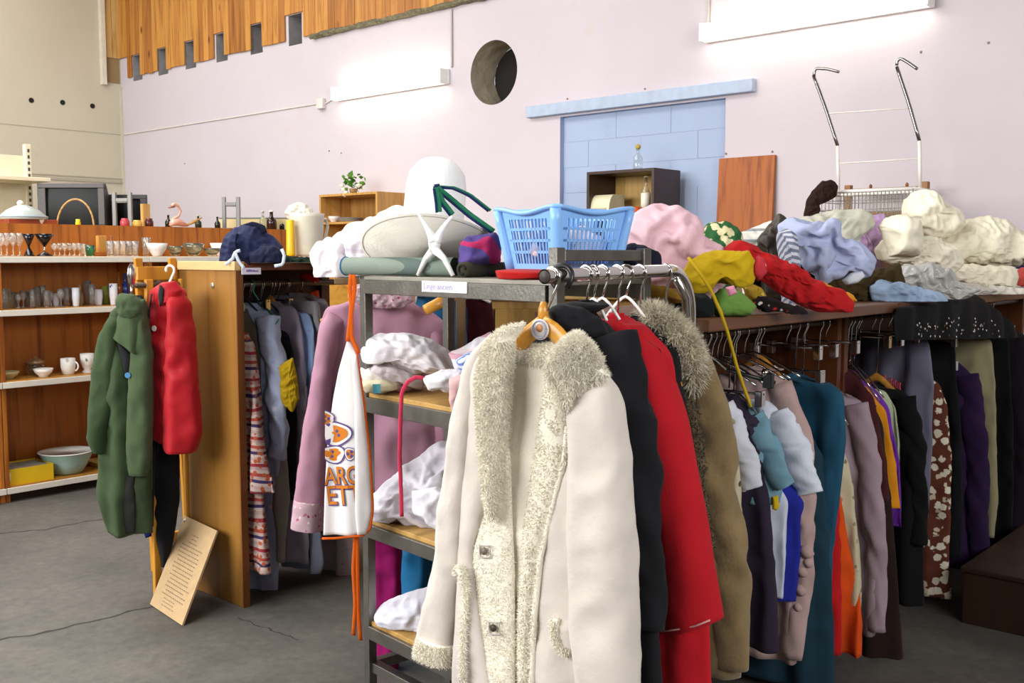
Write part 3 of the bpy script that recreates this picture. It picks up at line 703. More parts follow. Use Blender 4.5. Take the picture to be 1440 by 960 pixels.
# --- chrome clothes stand with free rail end
RA = fs(2.10, .066, 1.458); RB = fs(2.60, .444, 1.466); rd = Vector((RB-RA).normalized()); rd.z = 0; rd.normalize(); rw = rd.cross(Z)
if rw.dot(R) < 0: rw = -rw
t = thing('chrome_rail', 'chrome tube clothes stand with a curved end and open pipe end', 'clothes rack', fs(2.64, .474).to_tuple())
cv = [RA + rd*.001] + [RA+(RB-RA)*k for k in (.3, .6, .86)]
b_ = RA+(RB-RA)*.86
for i in range(1, 9):
    a = PI/2*i/8; cv.append(b_+rd*(.11*math.sin(a))+Z*(-.11*(1-math.cos(a))))
cv.append(cv[-1]-Z*.5); cv.append(Vector((cv[-1].x, cv[-1].y, .03)))
part('rail', MB().tube(cv, .0155, 16, cap=False), CHROME, t)
fe = cv[-1]
part('pipe_mouth', MB().lathe([(.0125, 0), (.0125, .05)], RA-rd*.0, 16, rd), plain('3a3330', .6), t)
part('second_post', MB().tube([b_+rd*.03-Z*.02, b_+rd*.085-Z*.07, b_+rd*.095-Z*.13, b_+rd*.095-Z*.8, Vector((b_.x, b_.y, .03))+rd*.095], .012, 12), CHROME2, t)
part('foot_bar', MB().tube([Vector((fe.x, fe.y, .02))-rw*.3, Vector((fe.x, fe.y, .02))+rw*.3], .018, 12), CHROME2, t)
part('foot_bar', MB().tube([Vector((fe.x, fe.y, .02)), Vector((fe.x, fe.y, .02))-rd*.55], .018, 12), CHROME2, t)

# --- long dark wood table rack on the right: board, rail, back panel
RY0, RY1, RZ = 1.38, 1.98, 1.336; RYR = 1.61; RZR = 1.262
DKT = wood('5f3a1f', '3d2210', 'X', 7, .45)
for k, (x0, x1, lab) in enumerate(((2.33, 3.62, 'long dark wood clothes rack carrying the fabric heap'), (3.64, 5.95, 'dark wood clothes rack under the cream blankets near the wall'))):
    t = thing('clothes_table', lab, 'clothes rack', ((x0+x1)/2, 1.68, 0))
    part('top_board', MB().box(x0, x1, RY0, RY1, RZ-.035, RZ), DKT, t, False, .004)
    for xx in (x0, x1-.04): part('end_panel', MB().box(xx, xx+.03, RY0+.20, RY1-.02, 0, RZ-.035), wood('5a2f14', '38190a', 'Z', 6, .45), t, False, .003)
    part('back_panel', MB().box(x0+.03, x1-.04, RY1-.04, RY1-.02, .05, RZ-.035), wood('56301a', '38200f', 'Z', 5, .5), t, False)
    part('hanging_rail', MB().tube([(x0+.03, RYR, RZR), (x1-.03, RYR, RZR)], .013, 12), plain('5a4636', .35, .6), t)

# --- wooden garment rack behind the steel rack (its posts show between the clothes)
t = thing('garment_frame', 'wooden garment frame behind the steel rack holding the pink coat', 'clothes rack', fs(3.92, -.34).to_tuple())
GW = wood('6b5434', '4c3a20', 'Z', 6, .5)
for (d, s_) in ((3.66, -.532), (3.72, -.205), (4.30, -.60), (4.30, -.205)): part('post', MB().obox(fs(d, s_), F*.035, R*.035, Z*1.40), GW, t, False, .003)
part('top_board', MB().obox(fs(3.62, -.63, 1.40), F*.72, R*.5, Z*.022), GW, t, False, .003)
part('hanging_rail', MB().tube([fs(3.62, -.40, 1.36), fs(4.33, -.40, 1.36)], .013, 10), CHROME2, t)

# --- light wood cupboard behind the steel rack, and pine drawers
def fbox(d0, d1, s0, s1, z0, z1): return MB().obox(fs(d0, s0, z0), F*(d1-d0), R*(s1-s0), Z*(z1-z0))
LWD = wood('b08a48', '8a652c', 'Z', 5, .5)
t = thing('wooden_cupboard', 'light wood cupboard standing behind the shearling coat', 'cupboard', fs(4.7, .18).to_tuple())
part('body', fbox(4.5, 4.92, -.14, .62, 0, 1.31), LWD, t, False, .004)
part('top_board', fbox(4.46, 4.95, -.17, .65, 1.31, 1.36), wood('bf9c5b', '9d7a3c', 'X', 5, .5), t, False, .006)
part('door', fbox(4.478, 4.5, -.075, .27, .08, 1.27), wood('a57f3c', '7e5a22', 'Z', 5, .5), t, False, .004)
part('door', fbox(4.478, 4.5, .28, .61, .08, 1.27), wood('a57f3c', '7e5a22', 'Z', 5, .5), t, False, .004)
part('stile', fbox(4.474, 4.5, -.105, -.08, .0, 1.27), wood('5e3614', '43240b', 'Z', 5, .5), t, False, .002)
t = thing('pine_drawer_chest', 'orange pine drawer chest between the cupboard and pink coat', 'chest', fs(5.6, -.85).to_tuple())
part('body', fbox(5.4, 5.8, -1.06, -.55, 0, 1.45), wood('b5771f', '92580f', 'X', 6, .45), t, False, .004)
for i in range(6): part('drawer', fbox(5.38, 5.4, -1.04, -.57, .06+i*.23, .27+i*.23), wood('c08a2c', '9d6714', 'X', 6, .45), t, False, .004)

# --- guessed low box, added to darken this floor corner where a panel stands
t = thing('panel_stand_in', 'low dark brown box added as stand-in for a panel before the far rack', 'chest', (4.75, .93, 0))
part('body', MB().box(4.28, 5.25, .55, 1.33, 0, .215), wood('2e1a0e', '1f1108', 'Z', 6, .5), t, False, .004)
part('lid', MB().box(4.27, 5.26, .54, 1.34, .215, .235), wood('301b0f', '211208', 'Y', 6, .5), t, False, .004)

# ------------------------------------------------------------------ crockery and bric-a-brac on the shelving
CLEAR = glass('f4f6f4'); MILK = plain('ece9e4', .25); SMOKE = glass('c9cdb8')
def prof_tumbler(r, h): return [(0, .004), (r*.8, .0), (r, h), (r*.93, h), (r*.74, .012), (0, .012)]
def prof_stem(r, h): return [(0, 0), (r*.85, 0), (r*.8, .004), (.005, .010), (.004, h*.42), (r*.6, h*.52), (r, h*.72), (r*.9, h), (r*.85, h), (r*.92, h*.72), (r*.5, h*.55), (0, h*.5)]
def prof_bottle(r, h): return [(0, 0), (r, 0), (r, h*.5), (r*.85, h*.6), (r*.35, h*.72), (r*.32, h*.96), (r*.40, h*.965), (r*.40, h), (0, h)]
def prof_bowl(r, h): return [(0, 0), (r*.45, 0), (r*.47, .008), (r*.85, h*.55), (r, h), (r*.95, h), (r*.78, h*.5), (r*.4, .014), (0, .014)]
def prof_cup(r, h): return [(0, 0), (r*.7, 0), (r*.8, .006), (r, h*.5), (r, h), (r*.92, h), (r*.9, h*.4), (r*.6, .012), (0, .012)]
def place(u, v0, v1, y, z, kind, m, label, cat, name, group=None, wpx=None, n=20):
    p = at(u, v0, y=y); d = (p-EYE).dot(F); h = abs(v1-v0)*d/FOC; r = (wpx or 12)*d/FOC/2
    mb = MB().lathe(kind(r, h), (p.x, y, z), n); return solo(name, mb, m, label, cat, group)
g1 = 'stemmed glasses at the left end of the top shelf'
for i, u in enumerate((2, 10, 19, 28)):
    place(u, 358, 326, 6.52+.05*(i % 2), 1.50, prof_stem, CLEAR, f'clear stemmed glass on the top shelf, {ORD[i]} from the left edge', 'glass', 'stem_glass', g1, 11)
for i, (u, w) in enumerate(((41, 17), (63, 26))):
    p = at(u, 358, y=6.50); d = (p-EYE).dot(F); h = 31*d/FOC; r = w*d/FOC/2
    t = thing('black_goblet', ['narrow black goblet beside the clear stemmed glasses', 'wide black conical goblet on the top shelf'][i], 'goblet', (p.x, 6.50, 1.50), 'black goblets')
    part('cup', MB().lathe([(.006, h*.42), (r*.55, h*.7), (r, h), (r*.94, h), (.004, h*.47)], (p.x, 6.50, 1.50), 20), plain('121116', .15), t)
    part('stem', MB().tube([(p.x, 6.5, 1.5+h*.12), (p.x, 6.5, 1.5+h*.45)], .006), CHROME2, t)
    part('foot', MB().lathe([(r*.85, 0), (r*.8, .006), (.006, h*.2 if i else h*.42)], (p.x, 6.50, 1.50), 20), plain('121116', .15), t)
g2 = 'small cordial glasses on the top shelf'
for i, u in enumerate((77, 84, 91, 98, 105, 112)):
    place(u, 358, 340, 6.47+.07*(i % 2), 1.50, prof_stem, CLEAR, f'small clear cordial glass right of the black goblets, {ORD[i]} of six', 'glass', 'cordial_glass', g2, 9)
place(127, 358, 343, 6.47, 1.50, prof_tumbler, glass('5fae86'), 'small green glass tumbler on the top shelf', 'glass', 'green_tumbler', None, 14)
place(118, 358, 341, 6.56, 1.50, prof_tumbler, CLEAR, 'clear tumbler behind the green glass on top shelf', 'glass', 'tumbler', None, 10)
p = at(143, 357, y=6.55)
t = thing('wooden_clock', 'small orange wooden clock stand on the top shelf', 'clock', (p.x, 6.55, 1.5))
part('body', MB().box(p.x-.03, p.x+.03, 6.53, 6.57, 1.5, 1.635), wood('b98338', '93601c', 'Z', 9), t, False, .006)
part('plinth', MB().box(p.x-.045, p.x+.05, 6.51, 6.59, 1.5, 1.53), wood('a05a1c', '7d3d0c', 'X', 9), t, False, .006)
g3 = 'cut-glass tumblers on the top shelf'
for i, u in enumerate((155, 164, 173, 182, 190)):
    place(u, 358, 337, 6.46+.06*(i % 2), 1.50, prof_tumbler, CLEAR, f'cut-glass tumbler in the row right of the wooden clock, {ORD[i]} of five', 'glass', 'cut_glass_tumbler', g3, 11, 10)
place(157, 352, 324, 6.66, 1.50, prof_bottle, plain('9c6a52', .4), 'small brown figurine bottle at the shelf post', 'bottle', 'figurine_bottle', None, 7)
place(206, 358, 332, 6.62, 1.50, prof_tumbler, CLEAR, 'tall clear glass behind the floral bowl', 'glass', 'tall_glass', None, 12)
place(221, 359, 341, 6.46, 1.50, prof_bowl, spots('e6e3df', ['c9b3b8', 'b9c2c9', 'd8c6c0'], 60, .2), 'white floral china bowl on the top shelf', 'bowl', 'china_bowl', None, 29)
place(246, 359, 345, 6.48, 1.50, prof_bowl, SMOKE, 'clear glass dish right of the white floral bowl', 'bowl', 'glass_dish', None, 22)
place(272, 358, 340, 6.50, 1.50, prof_bowl, SMOKE, 'large cut-glass bowl on the top shelf', 'bowl', 'glass_bowl', None, 30, 12)
place(298, 358, 347, 6.50, 1.50, prof_bowl, SMOKE, 'low glass dish left of the navy backpack', 'bowl', 'low_glass_dish', None, 24)
place(313, 355, 337, 6.62, 1.50, prof_bowl, MILK, 'plain white bowl half behind the navy backpack', 'bowl', 'white_bowl', None, 34)
# second shelf: a dense row of glasses and little bottles
spec = [(6, 28, 13, 't'), (14, 30, 10, 'b'), (20, 22, 10, 't'), (26, 20, 9, 's'), (33, 24, 10, 's'), (40, 22, 10, 't'), (46, 26, 9, 't'), (53, 28, 11, 't'), (60, 30, 10, 's'), (66, 24, 10, 't'), (72, 22, 9, 's'), (79, 18, 10, 'm'), (86, 25, 10, 's'), (94, 26, 11, 't'), (101, 22, 9, 's'), (107, 26, 10, 'm'), (113, 30, 9, 'b'), (124, 34, 10, 't'), (130, 30, 9, 't'), (139, 22, 11, 'm'), (149, 26, 11, 'g'), (160, 30, 11, 'p')]
md = {'t': (prof_tumbler, CLEAR, 'clear tumbler'), 'b': (prof_bottle, glass('d9dcc0'), 'small clear flask'), 's': (prof_stem, CLEAR, 'clear stemmed glass'), 'm': (prof_cup, plain('dfe2ea', .3), 'white printed mug'), 'g': (prof_tumbler, plain('7d8a3c', .3), 'olive green beaker'), 'p': (prof_cup, spots('e4e4e8', ['3f67b0', 'c23a2c', 'dfe2ea'], 40, .3), 'patterned mug')}
for i, (u, h, w, k) in enumerate(spec):
    pr, m, nm = md[k]; z_ = 433-u*.035
    place(u, z_, z_-h, 6.46+.10*((i*7) % 3)/2, 1.178, pr, m, f'{nm} on the second shelf, {ORD[i]} from the left edge', 'mug' if k in 'mp' else 'glass', 'drinking_vessel', 'glasses on the second shelf', w, 16)
for i, (u, h, c_, lab) in enumerate(((168, 44, '8a4a1c', 'brown spirit bottle behind the hanging spoon'), (177, 42, '1f3f8c', 'dark blue bottle beside the brown bottle'), (212, 50, '24407c', 'blue glass bottle seen between the two jackets'), (223, 46, 'a89080', 'pale bottle behind the red jacket collar'))):
    place(u, 430, 430-h, 6.62, 1.178, prof_bottle, plain(c_, .2), lab, 'bottle', 'bottle', 'bottles on the second shelf', 11)
# third shelf
place(12, 532, 521, 6.50, .742, prof_bowl, plain('b5a878', .4), 'tan saucer dish on the third shelf', 'dish', 'saucer_dish', None, 30)
p = at(50, 524, y=6.62)
t = thing('sugar_jar', 'lidded glass jar behind the white dish on third shelf', 'jar', (p.x, 6.62, .742))
part('body', MB().lathe([(0, 0), (.045, 0), (.052, .03), (.048, .075), (0, .075)], (p.x, 6.62, .742), 20), SMOKE, t)
part('lid', MB().lathe([(.055, .07), (.058, .085), (.03, .10), (.008, .105), (.010, .115), (0, .118)], (p.x, 6.62, .742), 20), plain('b9a07c', .3, .3), t)
place(61, 527, 515, 6.45, .742, prof_bowl, MILK, 'small white dish on the third shelf', 'dish', 'white_dish', None, 27)
def mug(u, v0, v1, y, w, label, m, hand=1, foot=False):
    p = at(u, v0, y=y); d = (p-EYE).dot(F); h = (v0-v1)*d/FOC; r = w*d/FOC/2
    t = thing('mug', label, 'mug', (p.x, y, .742))
    pr = [(0, 0), (r*.8, 0), (r*.85, .004), (r*.5, h*.18), (r*.8, h*.35), (r, h*.6), (r*1.05, h), (r*.97, h), (r*.9, h*.6), (r*.6, h*.35), (0, h*.3)] if foot else prof_cup(r, h)
    part('cup', MB().lathe(pr, (p.x, y, .742), 22), m, t)
    hp = [Vector((p.x, y, .742+h*.5))+R*(r*.9+.024*math.sin(a))+Z*(h*.28*math.cos(a)) for a in np.linspace(.1, PI-.1, 9)]
    part('handle', MB().tube(hp, .005, 8), MILK, t)
mug(96, 522, 499, 6.47, 20, 'white mug with dark leaf print on the third shelf', spots('e8e5e0', ['3d3a38', 'b5b0a8', '6d6a60'], 16, .18))
mug(123, 522, 495, 6.48, 18, 'footed white mug with red flowers beside the parka', spots('eae7e2', ['b8402c', '4f7c4a', 'c9c4bc'], 18, .16), foot=True)
# bottom shelf: yellow box, enamel basin, board
q = at(0, 688, y=6.37)
bx0, bx1 = at(-40, 680, y=6.40).x, at(76, 680, y=6.40).x
t = thing('yellow_box', 'shallow yellow cardboard box on the bottom shelf', 'box', ((bx0+bx1)/2, 6.5, .095))
YB = plain('d9b50f', .55)
part('tray', MB().box(bx0, bx1, 6.40, 6.405, .095, .195).box(bx0, bx1, 6.655, 6.66, .095, .195).box(bx0, bx0+.005, 6.405, 6.655, .095, .195).box(bx1-.005, bx1, 6.405, 6.655, .095, .195).box(bx0, bx1, 6.405, 6.655, .095, .10), YB, t, False)
part('contents', MB().box(bx0+.01, bx1-.01, 6.41, 6.65, .10, .185), plain('8d8a82', .7, 0, .2), t, False)
l0, l1 = at(0, 680, y=6.398).x, at(15, 680, y=6.398).x
part('printed_label', MB().box(l0, l1, 6.397, 6.40, .125, .175), spots('e4dfe2', ['6a3a52', '3a3040'], 60, .25), t, False)
p = at(94, 660, y=6.52)
t = thing('enamel_basin', 'pale turquoise enamel basin with white inside on the bottom shelf', 'basin', (p.x, 6.52, .095))
bo = part('bowl', MB().lathe([(0, 0), (.085, 0), (.10, .01), (.135, .07), (.165, .135), (.172, .14)], (p.x, 6.52, .095), 32), plain('9fc4bd', .25), t)
part('inside', MB().lathe([(.174, .141), (.168, .146), (.158, .138), (.128, .07), (.09, .014), (0, .012)], (p.x, 6.52, .095), 32), plain('e6e6e0', .25), t)
p = at(136, 660, y=6.58)
solo('serving_board', MB().box(p.x-.03, p.x+.22, 6.50, 6.72, .097, .125), wood('bfa25a', '9d7f38', 'X', 8), 'pale wooden serving board beside the enamel basin', 'board', None, False, .004)

# things on the upper ledge (z = 1.70)
LZ2 = 1.70
def lat(u, y): return at(u, 320, y=y).x
x = lat(37, 7.0)
solo('wooden_case', MB().box(lat(4, 6.95), lat(73, 6.95), 6.86, 7.05, LZ2, LZ2+.042), wood('8a3714', '64230a', 'X', 8), 'flat reddish wooden case on the ledge at far left', 'case', None, False, .004)
t = thing('lampshade', 'shallow pale glass lampshade lying on the wooden case', 'lampshade', (lat(35, 6.98), 6.98, LZ2+.042))
part('shade', MB().lathe([(.155, 0), (.15, .02), (.10, .065), (.05, .09), (.02, .098)], (lat(33, 6.98), 6.98, LZ2+.042), 32), plain('a3aba8', .2), t)
part('rim_band', MB().lathe([(.153, .012), (.157, .017), (.151, .024)], (lat(33, 6.98), 6.98, LZ2+.042), 32), plain('8d9fa8', .3), t)
part('knob', MB().lathe([(.02, .095), (.022, .11), (.012, .125), (0, .128)], (lat(30, 6.98), 6.98, LZ2+.042), 16), plain('e6e2d0', .3), t)
q = Vector((lat(48, 6.90), 6.90, LZ2+.075))
solo('bell_cup', MB().lathe([(.012, 0), (.03, .02), (.038, .06), (.034, .06), (.01, .01)], q-Z*.02, 18, (.7, -.2, -.35)), plain('e8e4d6', .3), 'white bell-shaped cup tipped on the wooden case', 'cup')
# televisions
def tv(u0, u1, v0, v1, d, label, m, depth=.36, yaw=0.0):
    a, b = at(u0, v1, d=d), at(u1, v1, d=d); h = (v1-v0)*d/FOC; w = (b-a).length; a = Vector((a.x, a.y, LZ2))
    xd = (R*math.cos(yaw)+F*math.sin(yaw)); yd = (F*math.cos(yaw)-R*math.sin(yaw))
    t = thing('television', label, 'television', (a+xd*w/2).to_tuple(), 'old televisions on the ledge')
    part('bezel', MB().obox(a, xd*w, yd*.04, Z*.035).obox(a+Z*(h-.035), xd*w, yd*.04, Z*.035).obox(a+Z*.035, xd*.062, yd*.04, Z*(h-.07)).obox(a+Z*.035+xd*(w-.05), xd*.05, yd*.04, Z*(h-.07)), m, t, False, .004)
    P = np.zeros((9, 13, 3))
    for i in range(9):
        for j in range(13):
            p = a+xd*(.06+(w-.11)*j/12)+Z*(.033+(h-.066)*i/8)+yd*(.012+.016*((j/6-1)**2+(i/4-1)**2)/2); P[i, j] = p
    part('screen', MB().grid(P), plain('080a0a', .35, 0, .06, 0, 12, .15), t)
    c0 = a+yd*.04; mb = MB(); q = [c0, c0+xd*w, c0+xd*w+Z*h, c0+Z*h]; k = [c0+xd*w*.18+yd*depth+Z*.02, c0+xd*w*.82+yd*depth+Z*.02, c0+xd*w*.82+yd*depth+Z*h*.7, c0+xd*w*.18+yd*depth+Z*h*.7]
    mb.add(q+k, [(0, 1, 5, 4), (1, 2, 6, 5), (2, 3, 7, 6), (3, 0, 4, 7), (4, 5, 6, 7), (0, 3, 2, 1)])
    part('rear_housing', mb, plain('1d1b1c', .6), t, False)
tv(54, 148, 257, 321, 7.75, 'large grey television with dark screen on the far ledge', plain('37322f', .45), .3)
tv(150, 205, 271, 321, 8.0, 'smaller black television behind the grey stool legs', plain('1b1a1b', .4), .2, .12)
# basket hoop
hp = [at(106+26*math.cos(a), 320-40*math.sin(a), d=7.35) for a in np.linspace(0, PI, 22)]
t = thing('wicker_basket', 'wicker basket with a tall hoop handle in front of the television', 'basket', (hp[0]+(hp[-1]-hp[0])/2-Z*0).to_tuple())
part('handle', MB().tube(hp, .007, 8), wood('b08a50', '86622c', 'X', 20), t)
bc = (hp[0]+hp[-1])/2
mb = MB()
for i in range(1): mb.tube([Vector((bc.x, bc.y, LZ2+.008+i*.009))+R*math.cos(a)*(.125+.003*i)+F*math.sin(a)*.06 for a in np.linspace(0, 2*PI, 24)], .012, 8)
part('rim', mb, wood('a37c42', '7d5a26', 'X', 20), t)
x = lat(110, 6.84)
solo('yellow_cap_bottle', MB().lathe([(0, 0), (.017, 0), (.017, .028), (.014, .034), (.014, .05), (0, .05)], (x, 6.84, LZ2), 16), plain('e3c40e', .35), 'small bright yellow plastic pot before the television', 'pot')
# upturned stools: grey metal legs
def stool(ul, ur, v0, d, label):
    a, b = at(ul, 320, d=d), at(ur, 320, d=d); h = (320-v0)*d/FOC; m = plain('767673', .45, .2); vd = Vector((a.x, a.y, 0)).normalized()
    t = thing('upturned_stool', label, 'stool', ((a+b)/2).to_tuple()[:2]+(LZ2,), 'upturned grey stools')
    for p in (a, b):
        for k in (0, .17): part('leg', MB().obox(Vector((p.x, p.y, LZ2))+vd*k-R*.014+Z*.02, R*.028, F*.028, Z*(h-k*.1)), m, t, False, .003)
    for k in (0, .17): part('rung', MB().obox(Vector((a.x, a.y, LZ2+h*.80))+vd*k+R*.014, (b-a)-R*.028, F*.02, Z*.026), m, t, False, .003)
    part('seat', MB().obox(Vector((a.x, a.y, LZ2))-R*.03-F*.02, (b-a)+R*.06, F*.24, Z*.02), m, t, False, .003)
stool(161, 183, 273, 7.55, 'upturned grey stool in front of the black television')
stool(315, 335, 277, 8.0, 'upturned grey stool right of the pink flamingo')
x = lat(205, 7.0)
solo('wooden_block', MB().box(x-.028, x+.028, 6.98, 7.02, LZ2, LZ2+.18), wood('bd9352', '97702f', 'Z', 8), 'upright pale wooden block beside the black television', 'block', None, False, .003)
for (u, w, h, c_, nm, lab) in ((176, 12, 13, 'b0424a', 'red_cushion_tin', 'pinkish red tin beside the stool leg on the ledge'), (193, 13, 11, 'c9a24a', 'honey_jar', 'amber honey jar on the ledge'), (210, 11, 14, '4a1612', 'dark_red_jar', 'dark red jar on the ledge left of the flamingo')):
    xx = lat(u, 6.92); r = w*7.5/FOC/2; solo(nm, MB().lathe([(0, 0), (r, 0), (r*1.05, h*.0035), (r*.8, h*.0045), (r*.8, h*.0052), (0, h*.0052)], (xx, 6.92, LZ2), 18), plain(c_, .25), lab, 'jar')
# flamingo / swan ornament
fx = lambda u, v: at(u, v, y=6.95)
t = thing('bird_ornament', 'pink swan-shaped porcelain ornament on the ledge', 'ornament', (lat(248, 6.95), 6.95, LZ2))
PK_ = plain('d3a08e', .3)
part('body', MB().tube([fx(239, 317), fx(243, 313), fx(250, 312), fx(258, 315), fx(264, 317.5)], [.012, .032, .036, .026, .008], 14, ratio=.8), PK_, t)
part('neck', MB().tube([fx(240, 314), fx(244, 308), fx(251, 304), fx(254, 297), fx(251, 290), fx(245, 287), fx(241, 289)], [.014, .012, .010, .009, .010, .014, .011], 12), PK_, t)
part('beak', MB().tube([fx(245, 290), fx(237, 292)], [.010, .005], 8), plain('8a5a4a', .4), t)
part('tail', MB().tube([fx(262, 317), fx(272, 312), fx(284, 306)], [.012, .024, .006], 10, ratio=.5), wood('a5793a', '7d5520', 'X', 14), t)
def bottle(u, v0, y, w, m, label, cap=None, z=LZ2, name='bottle', vb=321):
    p = at(u, vb, y=y); d = (p-EYE).dot(F); h = (vb-v0)*d/FOC; r = w*d/FOC/2
    t = thing(name, label, 'bottle', (p.x, y, z), 'bottles standing on the ledge')
    part('body', MB().lathe(prof_bottle(r, h), (p.x, y, z), 18), m, t)
    if cap: part('stopper', MB().lathe([(r*.45, h*.95), (r*.48, h*1.02), (0, h*1.03)], (p.x, y, z), 12), cap, t)
DKG = plain('12100e', .12)
bottle(237, 301, 7.05, 9, DKG, 'dark wine bottle behind the pink swan ornament')
bottle(279, 301, 7.05, 9, plain('20301c', .15), 'dark green bottle behind the swan ornament tail', plain('c9c4a0', .4))
bottle(306, 303, 6.95, 8, DKG, 'dark bottle left of the upturned stool', DKG)
bottle(370, 293, 7.0, 10, glass('d8dccf'), 'clear tall bottle above the navy backpack', plain('d8d4c0', .4))
bottle(382, 293, 6.92, 14, plain('2a120b', .15), 'dark brown swing-top bottle above the backpack', plain('e4e0d8', .4))
bottle(397, 305, 6.95, 8, DKG, 'short black bottle beside the yellow cylinder', plain('8f8c86', .4))
# table top leaning behind
a, b = at(308, 320, d=8.35), at(404, 320, d=8.35)
t = thing('table_top', 'cream table top with grey edge standing behind the bottles', 'table top', ((a+b)/2).to_tuple()[:2]+(LZ2,))
part('panel', MB().obox(Vector((a.x, a.y, LZ2)), b-a, F*.02, Z*.10), plain('cdbd8d', .6), t, False)
part('edge', MB().obox(Vector((a.x, a.y, LZ2+.10)), b-a, F*.024, Z*.014), plain('6f7068', .4), t, False, .003)
# measuring jug and yellow cylinder on the top shelf end
p = at(432, 359, y=6.5); 
t = thing('plastic_jug', 'large translucent plastic jug with handle right of the backpack', 'jug', (p.x, 6.5, 1.5))
JUG = plain('d3cdbd', .3); 
part('body', MB().lathe([(0, 0), (.105, 0), (.115, .02), (.135, .30), (.14, .33), (.13, .33), (.105, .02), (0, .015)], (p.x, 6.5, 1.5), 28), JUG, t)
part('handle', MB().tube([at(448, 310, y=6.5), at(458, 308, y=6.5), at(461, 318, y=6.5), at(457, 336, y=6.5), at(449, 348, y=6.5)], [.014, .013, .012, .012, .014], 10), JUG, t)
part('crumpled_wrapping', lump(MB(), [(402, 300), (408, 290), (420, 285), (432, 288), (440, 298), (445, 312), (430, 318), (412, 316)], (p-EYE).dot(F)+.02, .06, .02, 30, 3, nr=12, na=40), plain('d9d4c6', .4), t)
p = at(409, 359, y=6.46)
solo('yellow_cylinder', MB().lathe([(0, 0), (.032, 0), (.034, .02), (.030, .27), (.026, .275), (0, .275)], (p.x, 6.46, 1.5), 20), plain('e0b414', .35), 'tall bright yellow plastic cylinder beside the plastic jug', 'container')
# contents of the bookcases
bk = at(472, 309, x=6.15)
solo('white_bowl', MB().lathe(prof_bowl(.065, .06), (6.15, at(469, 309, x=6.15).y, 1.815), 24), MILK, 'white bowl inside the light oak bookcase', 'bowl')
for i in range(3): solo('plate', MB().lathe([(0, 0), (.07, 0), (.12, .014), (.118, .017), (.06, .004)], (6.16, at(493, 309, x=6.16).y, 1.815+i*.012), 28), plain('8d877c', .3), f'{["lowest", "middle", "topmost"][i]} grey plate of the small pile in the oak bookcase', 'plate', 'plates in the oak bookcase')
yy = at(848, 293, x=6.12).y
t = thing('bread_bin', 'cream rounded bread bin in the dark brown bookcase', 'bread bin', (6.14, yy, 1.80))
P = np.zeros((2, 14, 3))
for k, y_ in enumerate((yy-.105, yy+.10)):
    for i in range(14):
        if i < 10: a = PI*.5*i/9; P[k, i] = (6.12-.07*math.sin(a)+.0, y_, 1.83+.12*math.cos(a))
        else: P[k, i] = [(6.05, y_, 1.80), (6.24, y_, 1.80), (6.24, y_, 1.95), (6.16, y_, 1.95)][i-10]
part('body', MB().grid(P, cv=True).add(P.reshape(-1, 3).tolist(), [tuple(range(14)), tuple(range(27, 13, -1))]), plain('d8cfae', .35), t, False, .008)
part('front_lip', MB().box(6.043, 6.05, yy-.08, yy+.07, 1.835, 1.85), plain('b9ae8c', .4), t, False)
bz = at(908, 290, x=6.14).y
t = thing('liquor_bottle', 'clear liquor bottle with orange base in the dark bookcase', 'bottle', (6.14, bz, 1.80))
part('body', MB().lathe(prof_bottle(.034, .27), (6.14, bz, 1.80), 18), glass('efe9da'), t)
part('label', MB().lathe([(.0348, .03), (.0348, .15)], (6.14, bz, 1.80), 18), plain('e6dfcf', .6), t)
solo('orange_tin', MB().lathe([(0, 0), (.04, 0), (.04, .05), (0, .05)], (6.08, bz+.045, 1.80), 18), plain('cf5a1a', .4), 'small orange tin beside the liquor bottle', 'tin')
p = at(897, 236, x=6.15)
t = thing('glass_carafe', 'clear glass carafe with a cork on top of the dark bookcase', 'bottle', (6.15, p.y, 2.115))
part('body', MB().lathe([(0, 0), (.03, 0), (.034, .02), (.033, .09), (.012, .12), (.011, .145), (.017, .148), (.017, .152), (0, .152)], (6.15, p.y, 2.115), 18), glass('dfe6e6'), t)
part('cork', MB().lathe([(.010, .15), (.019, .158), (.018, .178), (.006, .186), (0, .186)], (6.15, p.y, 2.115), 14), plain('b09a3a', .5), t)
# trailing plant
c0 = at(497, 268, x=6.12)
t = thing('potted_ivy', 'green leafy plant with white blossoms on the oak bookcase', 'plant', (6.12, c0.y, 2.07))
part('pot', MB().lathe([(0, 0), (.03, 0), (.04, .05), (.036, .05), (0, .04)], (6.12, c0.y, 2.07), 16), plain('9f7a50', .6), t)
rng = random.Random(21)
def leaf(c, ax, s):
    ax = Vector(ax).normalized(); sd = ax.cross(Vector((.3, .2, 1))).normalized(); n_ = sd.cross(ax)
    return [c, c+ax*s*.5+sd*s*.38+n_*s*.08, c+ax*s, c+ax*s*.5-sd*s*.38+n_*s*.08, c+ax*s*.5-n_*s*.06], [(0, 1, 4), (1, 2, 4), (2, 3, 4), (3, 0, 4)]
ml = [plain('4d8a26', .5), plain('6fa83a', .5), plain('2f6a1c', .5)]
for i in range(46):
    px_ = (rng.gauss(497, 8), rng.gauss(258, 6)); c = at(px_[0], min(px_[1], 270), x=6.10+rng.uniform(-.06, .08))
    part('leaf', MB().add(*leaf(c, (rng.uniform(-1, .3), rng.uniform(-1, 1), rng.uniform(-.4, .9)), rng.uniform(.045, .075))), ml[i % 3], t, False)
for (u, v) in ((483, 268), (485, 275), (481, 262), (487, 272), (504, 262)):
    part('blossom', MB().lathe([(0, -.015), (.022, 0), (.02, .018), (0, .028)], at(u, v, x=6.02), 10), plain('e6e6d0', .6), t)

